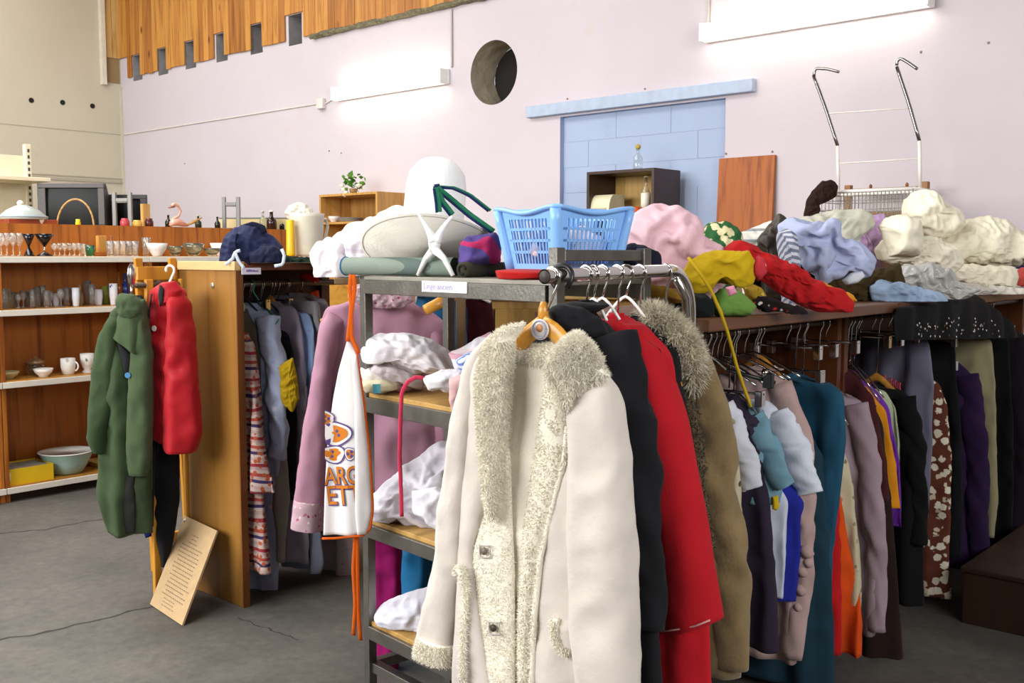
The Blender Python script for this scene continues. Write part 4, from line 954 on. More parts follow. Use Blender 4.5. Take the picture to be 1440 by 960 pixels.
# ------------------------------------------------------------------ hanging clothes
def P3(a, z, O, W, off=0.0):
    W = Vector(W).normalized(); N = W.cross(Z); return Vector((O[0], O[1], 0))+W*a+Z*z+N*off
def hook(mb, top, bot, W, r=.0022, rad=.0175):
    """hanger hook: curls over the rail at top and runs down to bot"""
    W = Vector(W).normalized(); pts = [top+W*(-rad*math.cos(a))+Z*(rad*math.sin(a)) for a in np.linspace(-.5, PI, 12)]
    pts += [top+W*rad-Z*.010, top+W*.006-Z*.034, bot]; return mb.tube(pts, r, 8)
def hanger(O, W, zr, zn, label, kind='wire', half=.20, drop=.09, group=None, m=None):
    W = Vector(W).normalized(); o = Vector((O[0], O[1], 0)); t = thing('clothes_hanger', label, 'hanger', (o+Z*zn).to_tuple(), group)
    part('hook', hook(MB(), o+Z*zr, o+Z*(zn+.01), W, .0026), CHROME, t)
    m = m or (CHROME2 if kind in ('wire', 'clip') else wood('c2873a', '9c651f', 'X', 10, .35))
    pts = [o+W*(half*k)+Z*(zn-drop*abs(k)**1.3+.012*math.cos(k*2)) for k in np.linspace(-1, 1, 13)]
    if kind == 'wire': part('bar', MB().tube(pts, .0035, 8), m, t)
    elif kind == 'clip':
        part('bar', MB().tube([o+W*(-half)+Z*zn, o+W*half+Z*zn], .004, 8), m, t)
        for k in (-1, 1): part('clip', MB().obox(o+W*(half*k*.9-.012)+Z*(zn-.04)-W.cross(Z)*.014, W*.024, W.cross(Z)*.028, Z*.05), CHROME, t, False, .003)
    else: part('bar', MB().tube(pts, [.010]+[.014]*5+[.018]+[.014]*5+[.010], 10, flat=W.cross(Z), ratio=.6), m, t)
    return t
def hang(name, label, cat, O, W, pts, m, th=.045, fold=.014, k=34, seed=0, sleeve=None, sr=.045, collar=None, off=0., bk=1., neck=.07, hem=None, group=None, sl_m=None, nz=44, neckdrop=.0):
    W = Vector(W).normalized(); fr = [ppt(u, v, O, W) for u, v in pts]
    z0 = fr[0][1]; right = [(min(neck, fr[0][0]*.9) if fr[0][0] > .02 else .02, z0+.012-neckdrop)]+fr; left = [(-a*bk, z) for a, z in right]
    zmin = min(z for a, z in fr)
    t = thing(name, label, cat, (O[0], O[1], zmin), group)
    rel = folds(fold, k, seed)
    if off:
        r0 = rel
        def rel(a, z, t_, s_): f0, f1 = r0(a, z, t_, s_); return f0+off, f1+off
    b = part('body', slab(MB(), O, W, left, right, th, nz=60, nx=26, relief=rel, wk=(.05, .035), seed=seed), m, t)
    if sleeve:
        sp = [ppt(u, v, O, W) for u, v in sleeve]; n_ = 48; q = smooth(rs_poly(sp, n_), 8)
        for sg in (1, -1):
            c = [P3(a*sg*(1 if sg > 0 else bk), z, O, W, .018+off+  .006*math.sin(i*.27+seed)) for i, (a, z) in enumerate(q)]
            rr = [sr*(1.12-.32*i/n_) for i in range(n_)]
            part('sleeve', MB().tube(c, rr, 24, flat=W.cross(Z), ratio=.7, wr=.14, wf=30, seed=seed+sg, wk=(.03, .07)), sl_m or m, t)
    if collar:
        c = [P3(.075*math.cos(a), z0+.005-neckdrop+.02*math.sin(a)**2, O, W, off+.05*math.sin(a)) for a in np.linspace(0, 2*PI, 21)]
        part('collar', MB().tube(c, .02, 10), collar, t)
    return t, fr

# ---- right rack -------------------------------------------------------------
WR = Vector((0, -1, 0)); GR = 'clothes hanging on the long dark wood rack'
def rr_x(u, w=.22): return at(u, 620, y=RYR-w*.85).x
hl = 0
def rr(name, label, cat, u, pts, m, w=.22, hk='wire', tw=0, **kw):
    global hl
    O = (rr_x(u, w), RYR); W = Vector((math.sin(math.radians(tw)), -math.cos(math.radians(tw)), 0))
    t, fr = hang(name, label, cat, O, W, pts, m, group=GR, **kw)
    if hk: hanger(O, W, RZR, fr[0][1]+.02, 'hanger of the '+label.split(',')[0], hk, .12, .10, 'hangers on the long rack')
    return t, O, W, fr
rr('floral_dress', 'cream dress with dark branch print behind the tan fur coat', 'dress', 1046, [(1002, 548), (1020, 580), (1036, 660), (1046, 780), (1050, 860), (1047, 926)], spots('b9ae93', ['4c4234', '8a7a58', '6f6a4c'], 26, .22), w=.20, seed=1, hk=None)
t, O, W, fr = rr('white_tee', 'white tee shirt with a dark tree drawing', 'T-shirt', 1062, [(1000, 546), (1026, 572), (1040, 605), (1050, 650), (1052, 686)], fab('c6c8d2', .04), w=.20, seed=2, sleeve=[(1020, 575), (1038, 608), (1052, 645), (1062, 680)], sr=.04)
mb = MB()     # tree drawing printed on its chest
for pl_ in ([(1018, 670), (1022, 630), (1026, 600), (1018, 585)], [(1024, 612), (1034, 604), (1040, 600)], [(1022, 640), (1012, 628)], [(1023, 632), (1036, 626), (1041, 634)], [(1020, 660), (1034, 655), (1050, 668)]):
    mb.tube([P3(*ppt(u, v, O, W), O, W, .062) for u, v in rs_poly(pl_, 8)], .0022, 6)
part('tree_print', mb, plain('3a3a3c', .9), t)
mb = lump(MB(), [(1012, 580), (1034, 590), (1042, 640), (1044, 690), (1012, 690), (1008, 630)], (P3(*ppt(1028, 640, O, W), O, W, .05)).dot(F), .012, .004, 10, 4, nr=10, na=40)
part('tree_ground', mb, plain('8d8d72', .9), t)
rr('trousers', 'long dark aubergine trousers hanging below the white tee shirts', 'trousers', 1090, [(1040, 560), (1066, 600), (1080, 700), (1090, 800), (1095, 912)], fab('2b2333'), w=.19, seed=3, fold=.01, hk='clip')
t, O, W, fr = rr('blue_tee', 'grey-blue tee shirt with a dark print beside the white tee', 'T-shirt', 1100, [(1030, 562), (1052, 572), (1072, 590), (1090, 630), (1096, 690), (1092, 705)], fab('6d93a3'), w=.20, seed=4, sleeve=[(1060, 590), (1084, 630), (1104, 680)], sr=.042)
part('dark_print', lump(MB(), [(1046, 586), (1062, 582), (1074, 604), (1080, 660), (1072, 690), (1056, 690), (1048, 640)], P3(*ppt(1062, 640, O, W), O, W, .05).dot(F), .012, .004, 9, 5, nr=10, na=40), plain('2d2438', .9), t)
t, O, W, fr = rr('white_tee', 'bright white tee shirt with a small chest emblem', 'T-shirt', 1132, [(1050, 566), (1082, 562), (1104, 578), (1118, 620), (1124, 690), (1116, 742)], fab('d3d8e4', .03), w=.21, seed=5, sleeve=[(1098, 585), (1116, 620), (1130, 655), (1140, 690)], sr=.05)
part('chest_emblem', MB().tube([P3(*ppt(1082+8*math.cos(a), 596+9*math.sin(a), O, W), O, W, .058) for a in np.linspace(.6, 5.6, 16)], .0016, 6), plain('4f5560', .8), t)
O5 = (rr_x(1118, .19), RYR)
hang('blue_vest', 'royal blue top with a white stripe below the white tee', 'top', O5, WR, [(1075, 640), (1108, 680), (1125, 705), (1122, 780), (1116, 842)], fab('20288c'), th=.05, seed=6, group=GR)
hang('white_slip', 'white garment strip with a yellow patch beside royal blue top', 'top', (O5[0]-.05, RYR), WR, [(1070, 640), (1088, 680), (1104, 705), (1102, 790), (1098, 838)], fab('c3c9d8'), th=.03, seed=7, group=GR)
solo('yellow_patch', lump(MB(), [(1086, 698), (1094, 696), (1096, 712), (1092, 718), (1086, 716)], P3(*ppt(1090, 706, (O5[0]-.06, RYR), WR), (O5[0]-.06, RYR), WR, .055).dot(F)-.03, .01, .002, 9, 2, nr=8, na=24), fab('c9a91c'), 'small yellow patch of cloth under the grey-blue tee', 'cloth')
t, O, W, fr = rr('pink_cardigan', 'dusty pink cardigan with a ruffled front edge', 'cardigan', 1140, [(1030, 515), (1080, 520), (1106, 540), (1122, 590), (1134, 680), (1138, 760), (1126, 830), (1120, 926)], fab('b09591'), w=.22, seed=8, th=.05, sleeve=[(1100, 545), (1120, 600), (1132, 700), (1130, 800), (1118, 915)], sr=.042, hk='wood')
for i, (u, v, r) in enumerate(((1140, 772, .026), (1134, 800, .022), (1142, 788, .018), (1132, 826, .022), (1128, 850, .018))):
    c = P3(*ppt(u, v, O, W), O, W, .03); mb = MB().lathe([(0, -r*.7), (r*.8, -r*.5), (r, 0), (r*.8, r*.6), (0, r*.8)], c, 14, (.3, -.6, .5)); part('ruffle', mb, fab('b09591'), t)
t, O, W, fr = rr('petrol_skirt', 'petrol blue tunic clipped at the waist, wide and smooth', 'tunic', 1178, [(1120, 528), (1172, 545), (1184, 560), (1187, 620), (1180, 700), (1170, 780), (1166, 842)], fab('1f4d66'), w=.19, seed=9, th=.05, fold=.008, k=20, hk='clip', neck=.13, tw=-14)
rr('teal_trousers', 'long dark teal trousers below the petrol blue tunic', 'trousers', 1160, [(1120, 560), (1152, 640), (1164, 760), (1170, 880), (1172, 972)], fab('1b3644'), w=.19, seed=10, fold=.008, hk=None)
rr('red_dress', 'narrow strip of bright red dress behind the petrol tunic', 'dress', 1178, [(1128, 560), (1160, 620), (1176, 700), (1180, 800), (1182, 916)], fab('b3161a'), w=.16, seed=11, hk='wire')
rr('orange_skirt', 'orange hem of a skirt below the cream dotted blouse', 'skirt', 1200, [(1140, 600), (1180, 700), (1198, 800), (1210, 870), (1210, 918)], fab('cf4a12'), w=.18, seed=12, hk=None)
rr('dotted_blouse', 'cream blouse with olive dots between red and mauve', 'blouse', 1205, [(1150, 560), (1180, 610), (1196, 680), (1207, 770), (1210, 830), (1206, 888)], spots('bdb495', ['8a8262', '94896a', '7d7552'], 30, .24), w=.18, seed=13)
t, O, W, fr = rr('mauve_cardigan', 'long mauve cardigan beside the cream dotted blouse', 'cardigan', 1238, [(1180, 552), (1206, 562), (1220, 590), (1232, 680), (1240, 780), (1242, 862), (1230, 890)], fab('9a8690'), w=.22, seed=14, th=.045, sleeve=[(1208, 570), (1222, 640), (1234, 750), (1236, 880)], sr=.04, hk='wire')
rr('brown_dress', 'long very dark brown dress beside the mauve cardigan', 'dress', 1256, [(1190, 536), (1222, 556), (1240, 600), (1252, 700), (1260, 800), (1268, 945)], fab('251613'), w=.22, seed=15, hk='wire')
rr('maroon_blouse', 'dark maroon top with red collar beside the orange shirt', 'top', 1246, [(1180, 512), (1205, 530), (1228, 560), (1242, 640), (1248, 700)], fab('3d1518'), w=.21, seed=16)
rr('orange_shirt', 'orange shirt showing as a thin edge beside purple', 'shirt', 1260, [(1195, 528), (1222, 548), (1244, 580), (1258, 650), (1263, 712)], fab('cc8416'), w=.22, seed=17, th=.02)
rr('purple_shirt', 'bright purple shirt showing as a thin edge', 'shirt', 1266, [(1200, 524), (1226, 544), (1248, 576), (1262, 650), (1266, 738)], fab('6a2c9c'), w=.22, seed=18, th=.02)
rr('green_blouse', 'pale green blouse collar beside the black sweater', 'blouse', 1264, [(1222, 546), (1244, 552), (1256, 575), (1262, 620), (1262, 690)], fab('a9b394'), w=.20, seed=19, th=.02, hk=None)
t, O, W, fr = rr('black_sweater', 'long plain black sweater on a white plastic hanger', 'sweater', 1296, [(1226, 540), (1262, 548), (1284, 566), (1294, 620), (1297, 720), (1298, 848)], fab('0d0c0f'), w=.22, seed=20, hk='wood', sleeve=[(1275, 560), (1290, 640), (1294, 760)], sr=.04)
t, O, W, fr = rr('lavender_tee', 'lavender-grey tee shirt with red lettering clipped on the rack', 'T-shirt', 1310, [(1226, 484), (1290, 478), (1304, 480), (1311, 540), (1309, 640), (1305, 722)], fab('6c6a7c'), w=.20, seed=21, th=.03, fold=.006, hk='clip', neck=.17, tw=-12)
mb = MB(); rng = random.Random(4)
for i, u in enumerate((1226, 1231, 1236, 1241, 1246, 1253, 1262, 1268, 1274)):
    v = 536-(4 if 2 < i < 6 else 0)+(max(0, i-6)*3)
    p = [P3(*ppt(u+dx, v+dy, O, W), O, W, .05) for dx, dy in ((-1.5, 6), (-1.5, -6), (2, -5), (1, 0), (2, 5))]
    mb.tube(p, .0035, 6)
part('red_lettering', mb, plain('c44450', .9), t)
rr('patterned_tunic', 'brown and cream medallion-patterned tunic near the rack end', 'tunic', 1334, [(1300, 532), (1318, 538), (1330, 570), (1337, 640), (1335, 740), (1333, 800), (1338, 838)], spots('5a2e22', ['cfc4ae', 'd9d0bc', 'bfae96'], 26, .46), w=.20, seed=22, th=.03)
t, O, W, fr = rr('purple_jacket', 'dark purple jacket with hanger tag near the rack end', 'jacket', 1380, [(1300, 500), (1345, 508), (1366, 530), (1378, 600), (1384, 680), (1378, 750), (1370, 796)], fab('281438'), w=.24, seed=23, th=.05, sleeve=[(1360, 530), (1374, 620), (1378, 780)], sr=.05, hk='wood')
part('white_tag', MB().obox(P3(*ppt(1345, 506, O, W), O, W, .06), Vector((0, -.026, 0)), Vector((.004, 0, 0)), Z*-.04), plain('d6d6d4', .6), t, False)
rr('khaki_trousers', 'khaki trousers clipped beside the purple jacket', 'trousers', 1398, [(1370, 476), (1392, 478), (1398, 540), (1401, 640), (1403, 700), (1398, 752)], fab('8f8768'), bk=.2, w=.27, seed=24, th=.03, fold=.008, hk='clip', neck=.12)
rr('black_trousers', 'black trousers hanging second from the right edge', 'trousers', 1422, [(1392, 472), (1416, 474), (1424, 600), (1424, 700), (1420, 800)], fab('0b0b0e'), w=.22, seed=25, th=.03, fold=.008, hk='clip', neck=.12)
rr('plum_trousers', 'dark plum trousers at the right edge of the rack', 'trousers', 1446, [(1420, 466), (1440, 470), (1450, 600), (1448, 700), (1444, 790)], fab('1d141e'), w=.24, seed=26, th=.03, fold=.008, hk='clip', neck=.12)
rr('black_trousers', 'short black trousers between patterned tunic and purple jacket', 'trousers', 1352, [(1310, 480), (1340, 484), (1350, 600), (1352, 700), (1350, 780)], fab('0c0b10'), w=.18, seed=27, th=.03, hk='clip', neck=.12)
# spare hangers at the near end of the rail
for i, u in enumerate((992, 1000, 1008, 1016, 1030, 1046, 1060)):
    xx = at(u, 500, y=RYR).x
    hanger((xx, RYR), (.15*math.sin(i*2), -1, 0), RZR, RZR-.085, f'bare chrome wire hanger at the near rail end, {ORD[i]} of seven', 'wire', .17, .05, 'bare hangers near the fur coat')
for i, u in enumerate((1105, 1128, 1160, 1205, 1225, 1248)):
    xx = at(u, 480, y=RYR).x
    hanger((xx, RYR), (.1*math.sin(i*3), -1, 0), RZR, RZR-.07, f'empty chrome clip hanger on the long rail, {ORD[i]} from the fur coat', 'clip', .13, .05, 'empty clip hangers on the long rail')
t = thing('trouser_hanger', 'black trouser hanger bar in front of the dusty pink cardigan', 'hanger', at(1060, 528, y=1.47).to_tuple())
a, b = at(1022, 520, y=1.51), at(1090, 538, y=1.40)
part('bar', MB().tube([a, b], .006, 8), BLACKPL, t)
part('clip', MB().obox(at(1072, 524, y=1.425), Vector((0, -.03, 0)), Vector((.02, 0, 0)), Z*-.045), BLACKPL, t, False, .003)
part('clip_spring', MB().lathe([(0, -.01), (.012, -.006), (.012, .006), (0, .01)], at(1076, 524, y=1.42), 12, (0, 1, 0)), CHROME, t)
part('hook', hook(MB(), Vector((a.x, RYR, RZR)), a, WR), CHROME, t)
# yellow tape measure strip
mb = MB(); q = [at(968, 362, d=2.56), at(985, 385, d=2.54), at(1000, 408, d=2.54), at(1014, 440, d=2.55), at(1024, 470, d=2.57), at(1036, 515, d=2.58), at(1048, 550, d=2.58), at(1056, 572, d=2.58)]
solo('twisted_rope', mb.tube(rs_poly([list(p) for p in q], 30), .0042, 8, wr=.3, wf=60), fab('b8981a'), 'twisted yellow rope hanging down from the heap over the rack', 'cord')

# ---- chrome stand: shearling coat, black coat, red coat, tan fur-collared coat ----
WC = rw; GC = 'coats on the chrome stand'
def rp(k): p = RA+(RB-RA)*k; return (p.x, p.y)
SUEDE = fab('cdc4bb', .05, .35, 90, .95, .4, 5); FUR = fab('ebe5d4', .06, .6, 160, 1., .5, 14)
OC = rp(.045)
def cp(pts, off=0.0):
    O2 = Vector((OC[0], OC[1], 0))+WC.cross(Z)*off; return [ppt(u, v, O2, WC) for u, v in pts]
def cslab(left, right, th, off, seed=1, fold=.005, k=22, top=.05, p=2.2, nz=60, nx=18, fine=.4, wk=(.02, .02), **kw):
    O2 = Vector((OC[0], OC[1], 0))+WC.cross(Z)*off
    return slab(MB(), O2, WC, cp(left, off), cp(right, off), th, nz=nz if nz < 30 else 80, nx=nx+8, relief=folds(fold, k, seed, fine=fine), top=top, p=p, wk=wk, seed=seed, **kw)
def fur(src, n, ln, seed, face=None, thick=.0022):
    v = np.array(src.v); rng = np.random.RandomState(seed); fa = [f for f in src.f if len(f) == 4]
    fa = np.array(fa); A, B, D = v[fa[:, 0]], v[fa[:, 1]], v[fa[:, 3]]; nr_ = np.cross(B-A, D-A); ar = np.linalg.norm(nr_, axis=1); nr_ = nr_/(ar[:, None]+1e-12)
    cen = v.mean(0); mid = (A+v[fa[:, 2]])/2
    nr_ = np.where(((mid-cen)*nr_).sum(1, keepdims=True) < 0, -nr_, nr_)
    if face is not None: ar = np.where(nr_ @ np.array(face) > -.35, ar, 0)
    idx = rng.choice(len(fa), n, p=ar/ar.sum()); s, t_ = rng.rand(n, 1), rng.rand(n, 1)
    p = A[idx]+(B[idx]-A[idx])*s+(D[idx]-A[idx])*t_; nn = nr_[idx]
    rnd = rng.normal(size=(n, 3)); dirn = nn+.55*rnd+np.array([0, 0, -.35]); dirn /= np.linalg.norm(dirn, axis=1)[:, None]
    sd = np.cross(dirn, rng.normal(size=(n, 3))); sd /= np.linalg.norm(sd, axis=1)[:, None]
    l_ = ln*(.5+rng.rand(n, 1)); V = np.stack([p-sd*thick/2, p+sd*thick/2, p+dirn*l_], 1).reshape(-1, 3)
    mb = MB(); mb.v = [tuple(x) for x in V.tolist()]; mb.f = [(3*i, 3*i+1, 3*i+2) for i in range(n)]; return mb
t = thing('shearling_coat', 'open cream shearling coat with fur lapels on a wooden hanger', 'coat', (OC[0], OC[1], .25), GC)
camdir = WC.cross(Z)
bl = part('lining', cslab([(716, 488), (690, 560), (680, 700), (672, 960), (668, 1170)], [(786, 488), (802, 600), (808, 760), (815, 960), (822, 1170)], .022, -.012, 2, .004, 26), FUR, t)
part('back', cslab([(690, 482), (662, 560), (652, 700), (640, 960), (630, 1180)], [(806, 482), (846, 560), (862, 760), (866, 960), (872, 1180)], .02, -.10, 3, .008, 20), SUEDE, t)
part('front_panel', cslab([(692, 474), (664, 520), (652, 640), (645, 760), (638, 900), (628, 1170)], [(712, 480), (703, 560), (706, 640), (682, 720), (666, 775), (673, 850), (690, 960), (704, 1170)], .016, .028, 4, .006, 24), SUEDE, t)
fm = cslab([(706, 630), (683, 720), (667, 775), (673, 850), (690, 960), (704, 1170)], [(716, 630), (719, 707), (723, 800), (723, 960), (724, 1170)], .012, .024, 5, .003, 20)
fc = part('facing', fm, FUR, t); part('fur_pile', fur(fm, 7000, .005, 1, camdir), FUR, fc, False, kind='stuff')
part('front_panel', cslab([(798, 565), (800, 600), (794, 650), (781, 700), (761, 783), (751, 873), (748, 960), (742, 1170)], [(822, 560), (834, 640), (842, 760), (848, 960), (856, 1170)], .018, .03, 6, .007, 22), SUEDE, t)
fm = cslab([(770, 520), (765, 560), (752, 640), (738, 740), (730, 880), (728, 1170)], [(798, 565), (800, 600), (794, 650), (781, 700), (761, 783), (751, 873), (748, 960), (742, 1170)], .014, .012, 7, .003, 20)
fc = part('facing', fm, FUR, t); part('fur_pile', fur(fm, 9000, .005, 2, camdir), FUR, fc, False, kind='stuff')
fm = cslab([(706, 462), (684, 492), (673, 540), (677, 604), (686, 680), (690, 730)], [(740, 453), (725, 475), (720, 517), (714, 575), (708, 633), (699, 725)], .026, .052, 8, .003, 40, bot=.2)
fc = part('lapel', fm, FUR, t); part('fur_pile', fur(fm, 15000, .0075, 3, camdir), FUR, fc, False, kind='stuff')
dR = Vector(P3(*cp([(810, 520)], .06)[0], OC, WC, .06)).dot(F)
fm = lump(MB(), [(783, 489), (797, 474), (813, 466), (832, 482), (846, 502), (854, 522), (838, 538), (815, 552), (803, 560), (798, 576), (786, 576), (777, 545), (768, 516)], dR, .035, .006, 12, 3, back=.8)
fc = part('collar', fm, FUR, t); part('fur_pile', fur(fm, 16000, .0085, 4, camdir), FUR, fc, False, kind='stuff')
fm = MB().tube([P3(*cp([(u, v+15)], -.005)[0], OC, WC, -.005) for i, (u, v) in enumerate(((716, 480), (728, 484), (745, 487), (762, 488), (778, 484), (790, 478)))], .026, 14)
fc = part('neck_band', fm, FUR, t); part('fur_pile', fur(fm, 6000, .007, 5), FUR, fc, False, kind='stuff')
s1 = cslab([(806, 545), (806, 640), (805, 740), (811, 860), (822, 1000), (830, 1080)], [(853, 520), (870, 566), (881, 640), (888, 740), (893, 850), (897, 960), (900, 1080)], .052, .035, 9, .005, 40, .12, 2.6, fine=1.2, wk=(.02, .03))
part('sleeve', s1, SUEDE, t)
part('sleeve', cslab([(690, 468), (664, 510), (648, 580), (630, 690), (612, 800), (597, 885), (591, 912)], [(704, 488), (694, 570), (676, 660), (664, 770), (654, 860), (645, 925)], .05, -.012, 10, .005, 40, .12, 2.6, fine=1.2, wk=(.02, .03)), SUEDE, t)
fm = cslab([(597, 886), (590, 912)], [(652, 905), (645, 934)], .054, -.012, 11, .001, nz=8, top=0)
fc = part('cuff', fm, FUR, t); part('fur_pile', fur(fm, 5000, .007, 6), FUR, fc, False, kind='stuff')
fm = MB().tube([P3(*cp([(u, v)], .05)[0], OC, WC, .062) for u, v in ((853, 521), (840, 537), (822, 548), (806, 556))], .008, 8)
fc = part('shoulder_seam', fm, FUR, t); part('fur_pile', fur(fm, 2500, .010, 7), FUR, fc, False, kind='stuff')
fm = MB().tube([P3(*cp([(u, v)], .05)[0], OC, WC, .052) for u, v in ((799, 600), (794, 650), (781, 700), (761, 783), (752, 873), (749, 960), (743, 1150))], .006, 8)
fc = part('front_edging', fm, FUR, t); part('fur_pile', fur(fm, 4000, .009, 8), FUR, fc, False, kind='stuff')
for (u, v) in ((680, 775), (693, 883)):
    part('button', MB().disc(P3(*cp([(u, v)], .045)[0], OC, WC, .042), camdir, .008, 14, .004), plain('6e675c' if v < 800 else '3a342c', .5), t)
    q = [P3(*cp([(u+dx, v+dy)], .045)[0], OC, WC, .041) for dx, dy in ((-8, -9), (8, -7), (9, 10), (-7, 9), (-8, -9))]
    part('button_patch', MB().tube(q, .0022, 6), SUEDE, t)
part('pocket', cslab([(786, 868), (787, 905)], [(812, 876), (812, 912)], .014, .052, 12, .001, nz=10, top=.4), SUEDE, t)
fm = MB().tube([P3(*cp([(u, v)], .05)[0], OC, WC, .062) for u, v in ((787, 868), (788, 890), (795, 908), (808, 914))], .009, 8); fc = part('pocket_trim', fm, FUR, t); part('fur_pile', fur(fm, 1800, .010, 9), FUR, fc, False, kind='stuff')
fm = MB().tube([P3(*cp([(u, v)], .05)[0], OC, WC, .05) for u, v in ((641, 802), (650, 806), (655, 830), (652, 880), (650, 960))], [.014, .012, .007, .006, .006], 8); fc = part('pocket_trim', fm, FUR, t); part('fur_pile', fur(fm, 2000, .010, 10), FUR, fc, False, kind='stuff')
# its wooden hanger
HW = wood('c68c34', 'a96f1e', 'X', 8, .3)
o = Vector((OC[0], OC[1], 0))
t = thing('wooden_hanger', 'varnished wooden hanger with round badge holding the shearling coat', 'hanger', (OC[0], OC[1], 1.33), 'wooden hangers')
nk = P3(*cp([(764, 448)])[0], OC, WC)
part('hook', hook(MB(), o+Z*1.458, nk, WC, .003, .0185), CHROME, t)
part('ferrule', MB().tube([nk+Z*.036, nk+Z*.02, nk-Z*.008], [.006, .011, .012], 12), HW, t)
for side in ([(763, 446), (742, 462), (724, 487), (708, 512)], [(763, 446), (782, 458), (798, 478), (826, 506)]):
    part('arm', MB().tube(rs_poly([list(P3(*cp([(u, v+9)], .01)[0], OC, WC, .01)) for u, v in side], 10), [.019]*6+[.017, .015, .013, .010], 12, flat=camdir, ratio=.42), HW, t)
part('bar', MB().tube([P3(*cp([(u, v)], 0)[0], OC, WC, .0) for u, v in ((712, 519), (766, 527))], .006, 10), HW, t)
bd = P3(*cp([(760, 463)], .02)[0], OC, WC, .02); b_ = part('badge', MB().disc(bd, camdir, .022, 24, .003), plain('c7c3c0', .5), t)
part('badge_ring', MB().tube([bd+camdir*.004+WC*.018*math.cos(a)+Z*.018*math.sin(a) for a in np.linspace(0, 2*PI, 25)], .0016, 6), plain('8a86a0', .5), b_)
part('badge_figure', MB().lathe([(.008, 0), (.009, .001), (0, .002)], bd+camdir*.003+Z*.003, 8, camdir), plain('c98a5a', .6), b_)

BLK = fab('17171b', .15, .2)
O2 = rp(.25)
t, fr = hang('black_coat', 'long black wool coat directly behind the shearling coat', 'coat', O2, WC, [(790, 428), (836, 448), (872, 482), (895, 545), (908, 640), (918, 760), (926, 880), (934, 985)], BLK, th=.05, fold=.012, seed=31, sleeve=[(866, 480), (890, 560), (903, 680), (912, 780), (914, 872)], sr=.05, group=GC, neck=.07)
part('turned_collar', lump(MB(), [(770, 436), (788, 426), (820, 432), (848, 450), (858, 470), (835, 474), (800, 470), (776, 456)], Vector((O2[0], O2[1], 0)).dot(F)-.05, .035, .008, 9, 4, nr=14, na=48), BLK, t)
hanger(O2, WC, 1.462, fr[0][1]-.03, 'black plastic hanger of the black wool coat', 'wood', .11, .12, None, BLACKPL)
RED = fab('ad1420', .08, .2)
O3 = rp(.46)
t, fr = hang('red_coat', 'long bright red coat with white stitched cuffs', 'coat', O3, WC, [(868, 447), (905, 460), (938, 505), (958, 580), (974, 680), (985, 760), (993, 860), (1000, 985)], RED, th=.05, fold=.012, seed=32, group=GC, neck=.06)
sl = slab(MB(), Vector((O3[0], O3[1], 0)), WC, [ppt(u, v, O3, WC) for u, v in ((905, 470), (922, 600), (938, 740), (950, 880))], [ppt(u, v, O3, WC) for u, v in ((936, 492), (970, 590), (992, 690), (1008, 790), (1022, 866))], .06, nz=50, relief=folds(.006, 40, 3, fine=.8), top=.15, p=2.6)
s_ = part('sleeve', slab(MB(), Vector((O3[0], O3[1], 0))+camdir*.02, WC, [ppt(u, v, O3, WC) for u, v in ((900, 465), (920, 600), (938, 740), (951, 884))], [ppt(u, v, O3, WC) for u, v in ((934, 490), (968, 590), (990, 690), (1007, 790), (1021, 866))], .055, nz=50, relief=folds(.006, 40, 3, fine=.8), top=.15, p=2.6), RED, t)
part('cuff_stitching', MB().tube([P3(*ppt(u, v, O3, WC), O3, WC, .075) for u, v in ((953, 874), (975, 871), (1000, 866), (1020, 858))], .002, 6), plain('d9a0a0', .7), s_)
part('shoulder_stitching', MB().tube([P3(*ppt(u, v, O3, WC), O3, WC, .062) for u, v in ((882, 455), (888, 478), (884, 500), (881, 515))], .002, 6), plain('d9a0a0', .7), t)
part('collar', slab(MB(), O3, WC, [ppt(u, v, O3, WC) for u, v in ((858, 447), (872, 470), (884, 500))], [ppt(u, v, O3, WC) for u, v in ((884, 447), (905, 462), (914, 492))], .018, nz=14, relief=lambda a, z, t_, s_: .05+0*a, top=.3, bot=.3), RED, t)
hanger(O3, WC, 1.462, fr[0][1]-.03, 'chrome hanger of the bright red coat', 'wood', .11, .12)
O4 = rp(.62)
t, fr = hang('dark_jacket', 'black padded jacket between the red and tan coats', 'jacket', O4, WC, [(888, 448), (925, 462), (950, 500), (966, 580), (980, 700), (990, 800)], fab('141416'), th=.045, seed=33, group=GC, neck=.06)
hanger(O4, WC, 1.462, fr[0][1]-.03, 'chrome hanger of the black padded jacket', 'wood', .11, .12)
O5 = rp(.82)
TAN = fab('7d6a4a', .2, .4, 120, .95, .2, 12)
t, fr = hang('tan_coat', 'tan suede coat with a grey fur collar', 'coat', O5, WC, [(925, 445), (962, 470), (992, 530), (1012, 600), (1028, 700), (1040, 800), (1048, 880), (1042, 945)], TAN, th=.06, fold=.012, seed=34, sleeve=[(975, 520), (1000, 600), (1018, 720), (1030, 820), (1034, 925)], sr=.055, group=GC, neck=.06)
dF = P3(*ppt(955, 480, O5, WC), O5, WC, .05).dot(F)
fm = lump(MB(), [(900, 436), (918, 432), (938, 440), (958, 458), (975, 480), (986, 510), (984, 538), (972, 548), (960, 530), (948, 500), (932, 480), (912, 460)], dF-.02, .05, .012, 14, 5, back=.8)
FUR2 = fab('cdc4ad', .3, .9, 160, 1., .3, 26)
fc = part('fur_collar', fm, FUR2, t); part('fur_pile', fur(fm, 16000, .022, 11, None, .0028), FUR2, fc, False, kind='stuff')
fm = MB().tube(rs_poly([list(P3(*ppt(u, v, O5, WC), O5, WC, .06)) for u, v in ((982, 535), (992, 600), (1004, 680), (1012, 760))], 14), [.016]*14, 10)
FUR3 = fab('5a4d38', .3, .9, 160, 1., .3, 26)
fc = part('fur_edge', fm, FUR3, t); part('fur_pile', fur(fm, 4000, .010, 12, None, .0024), FUR3, fc, False, kind='stuff')
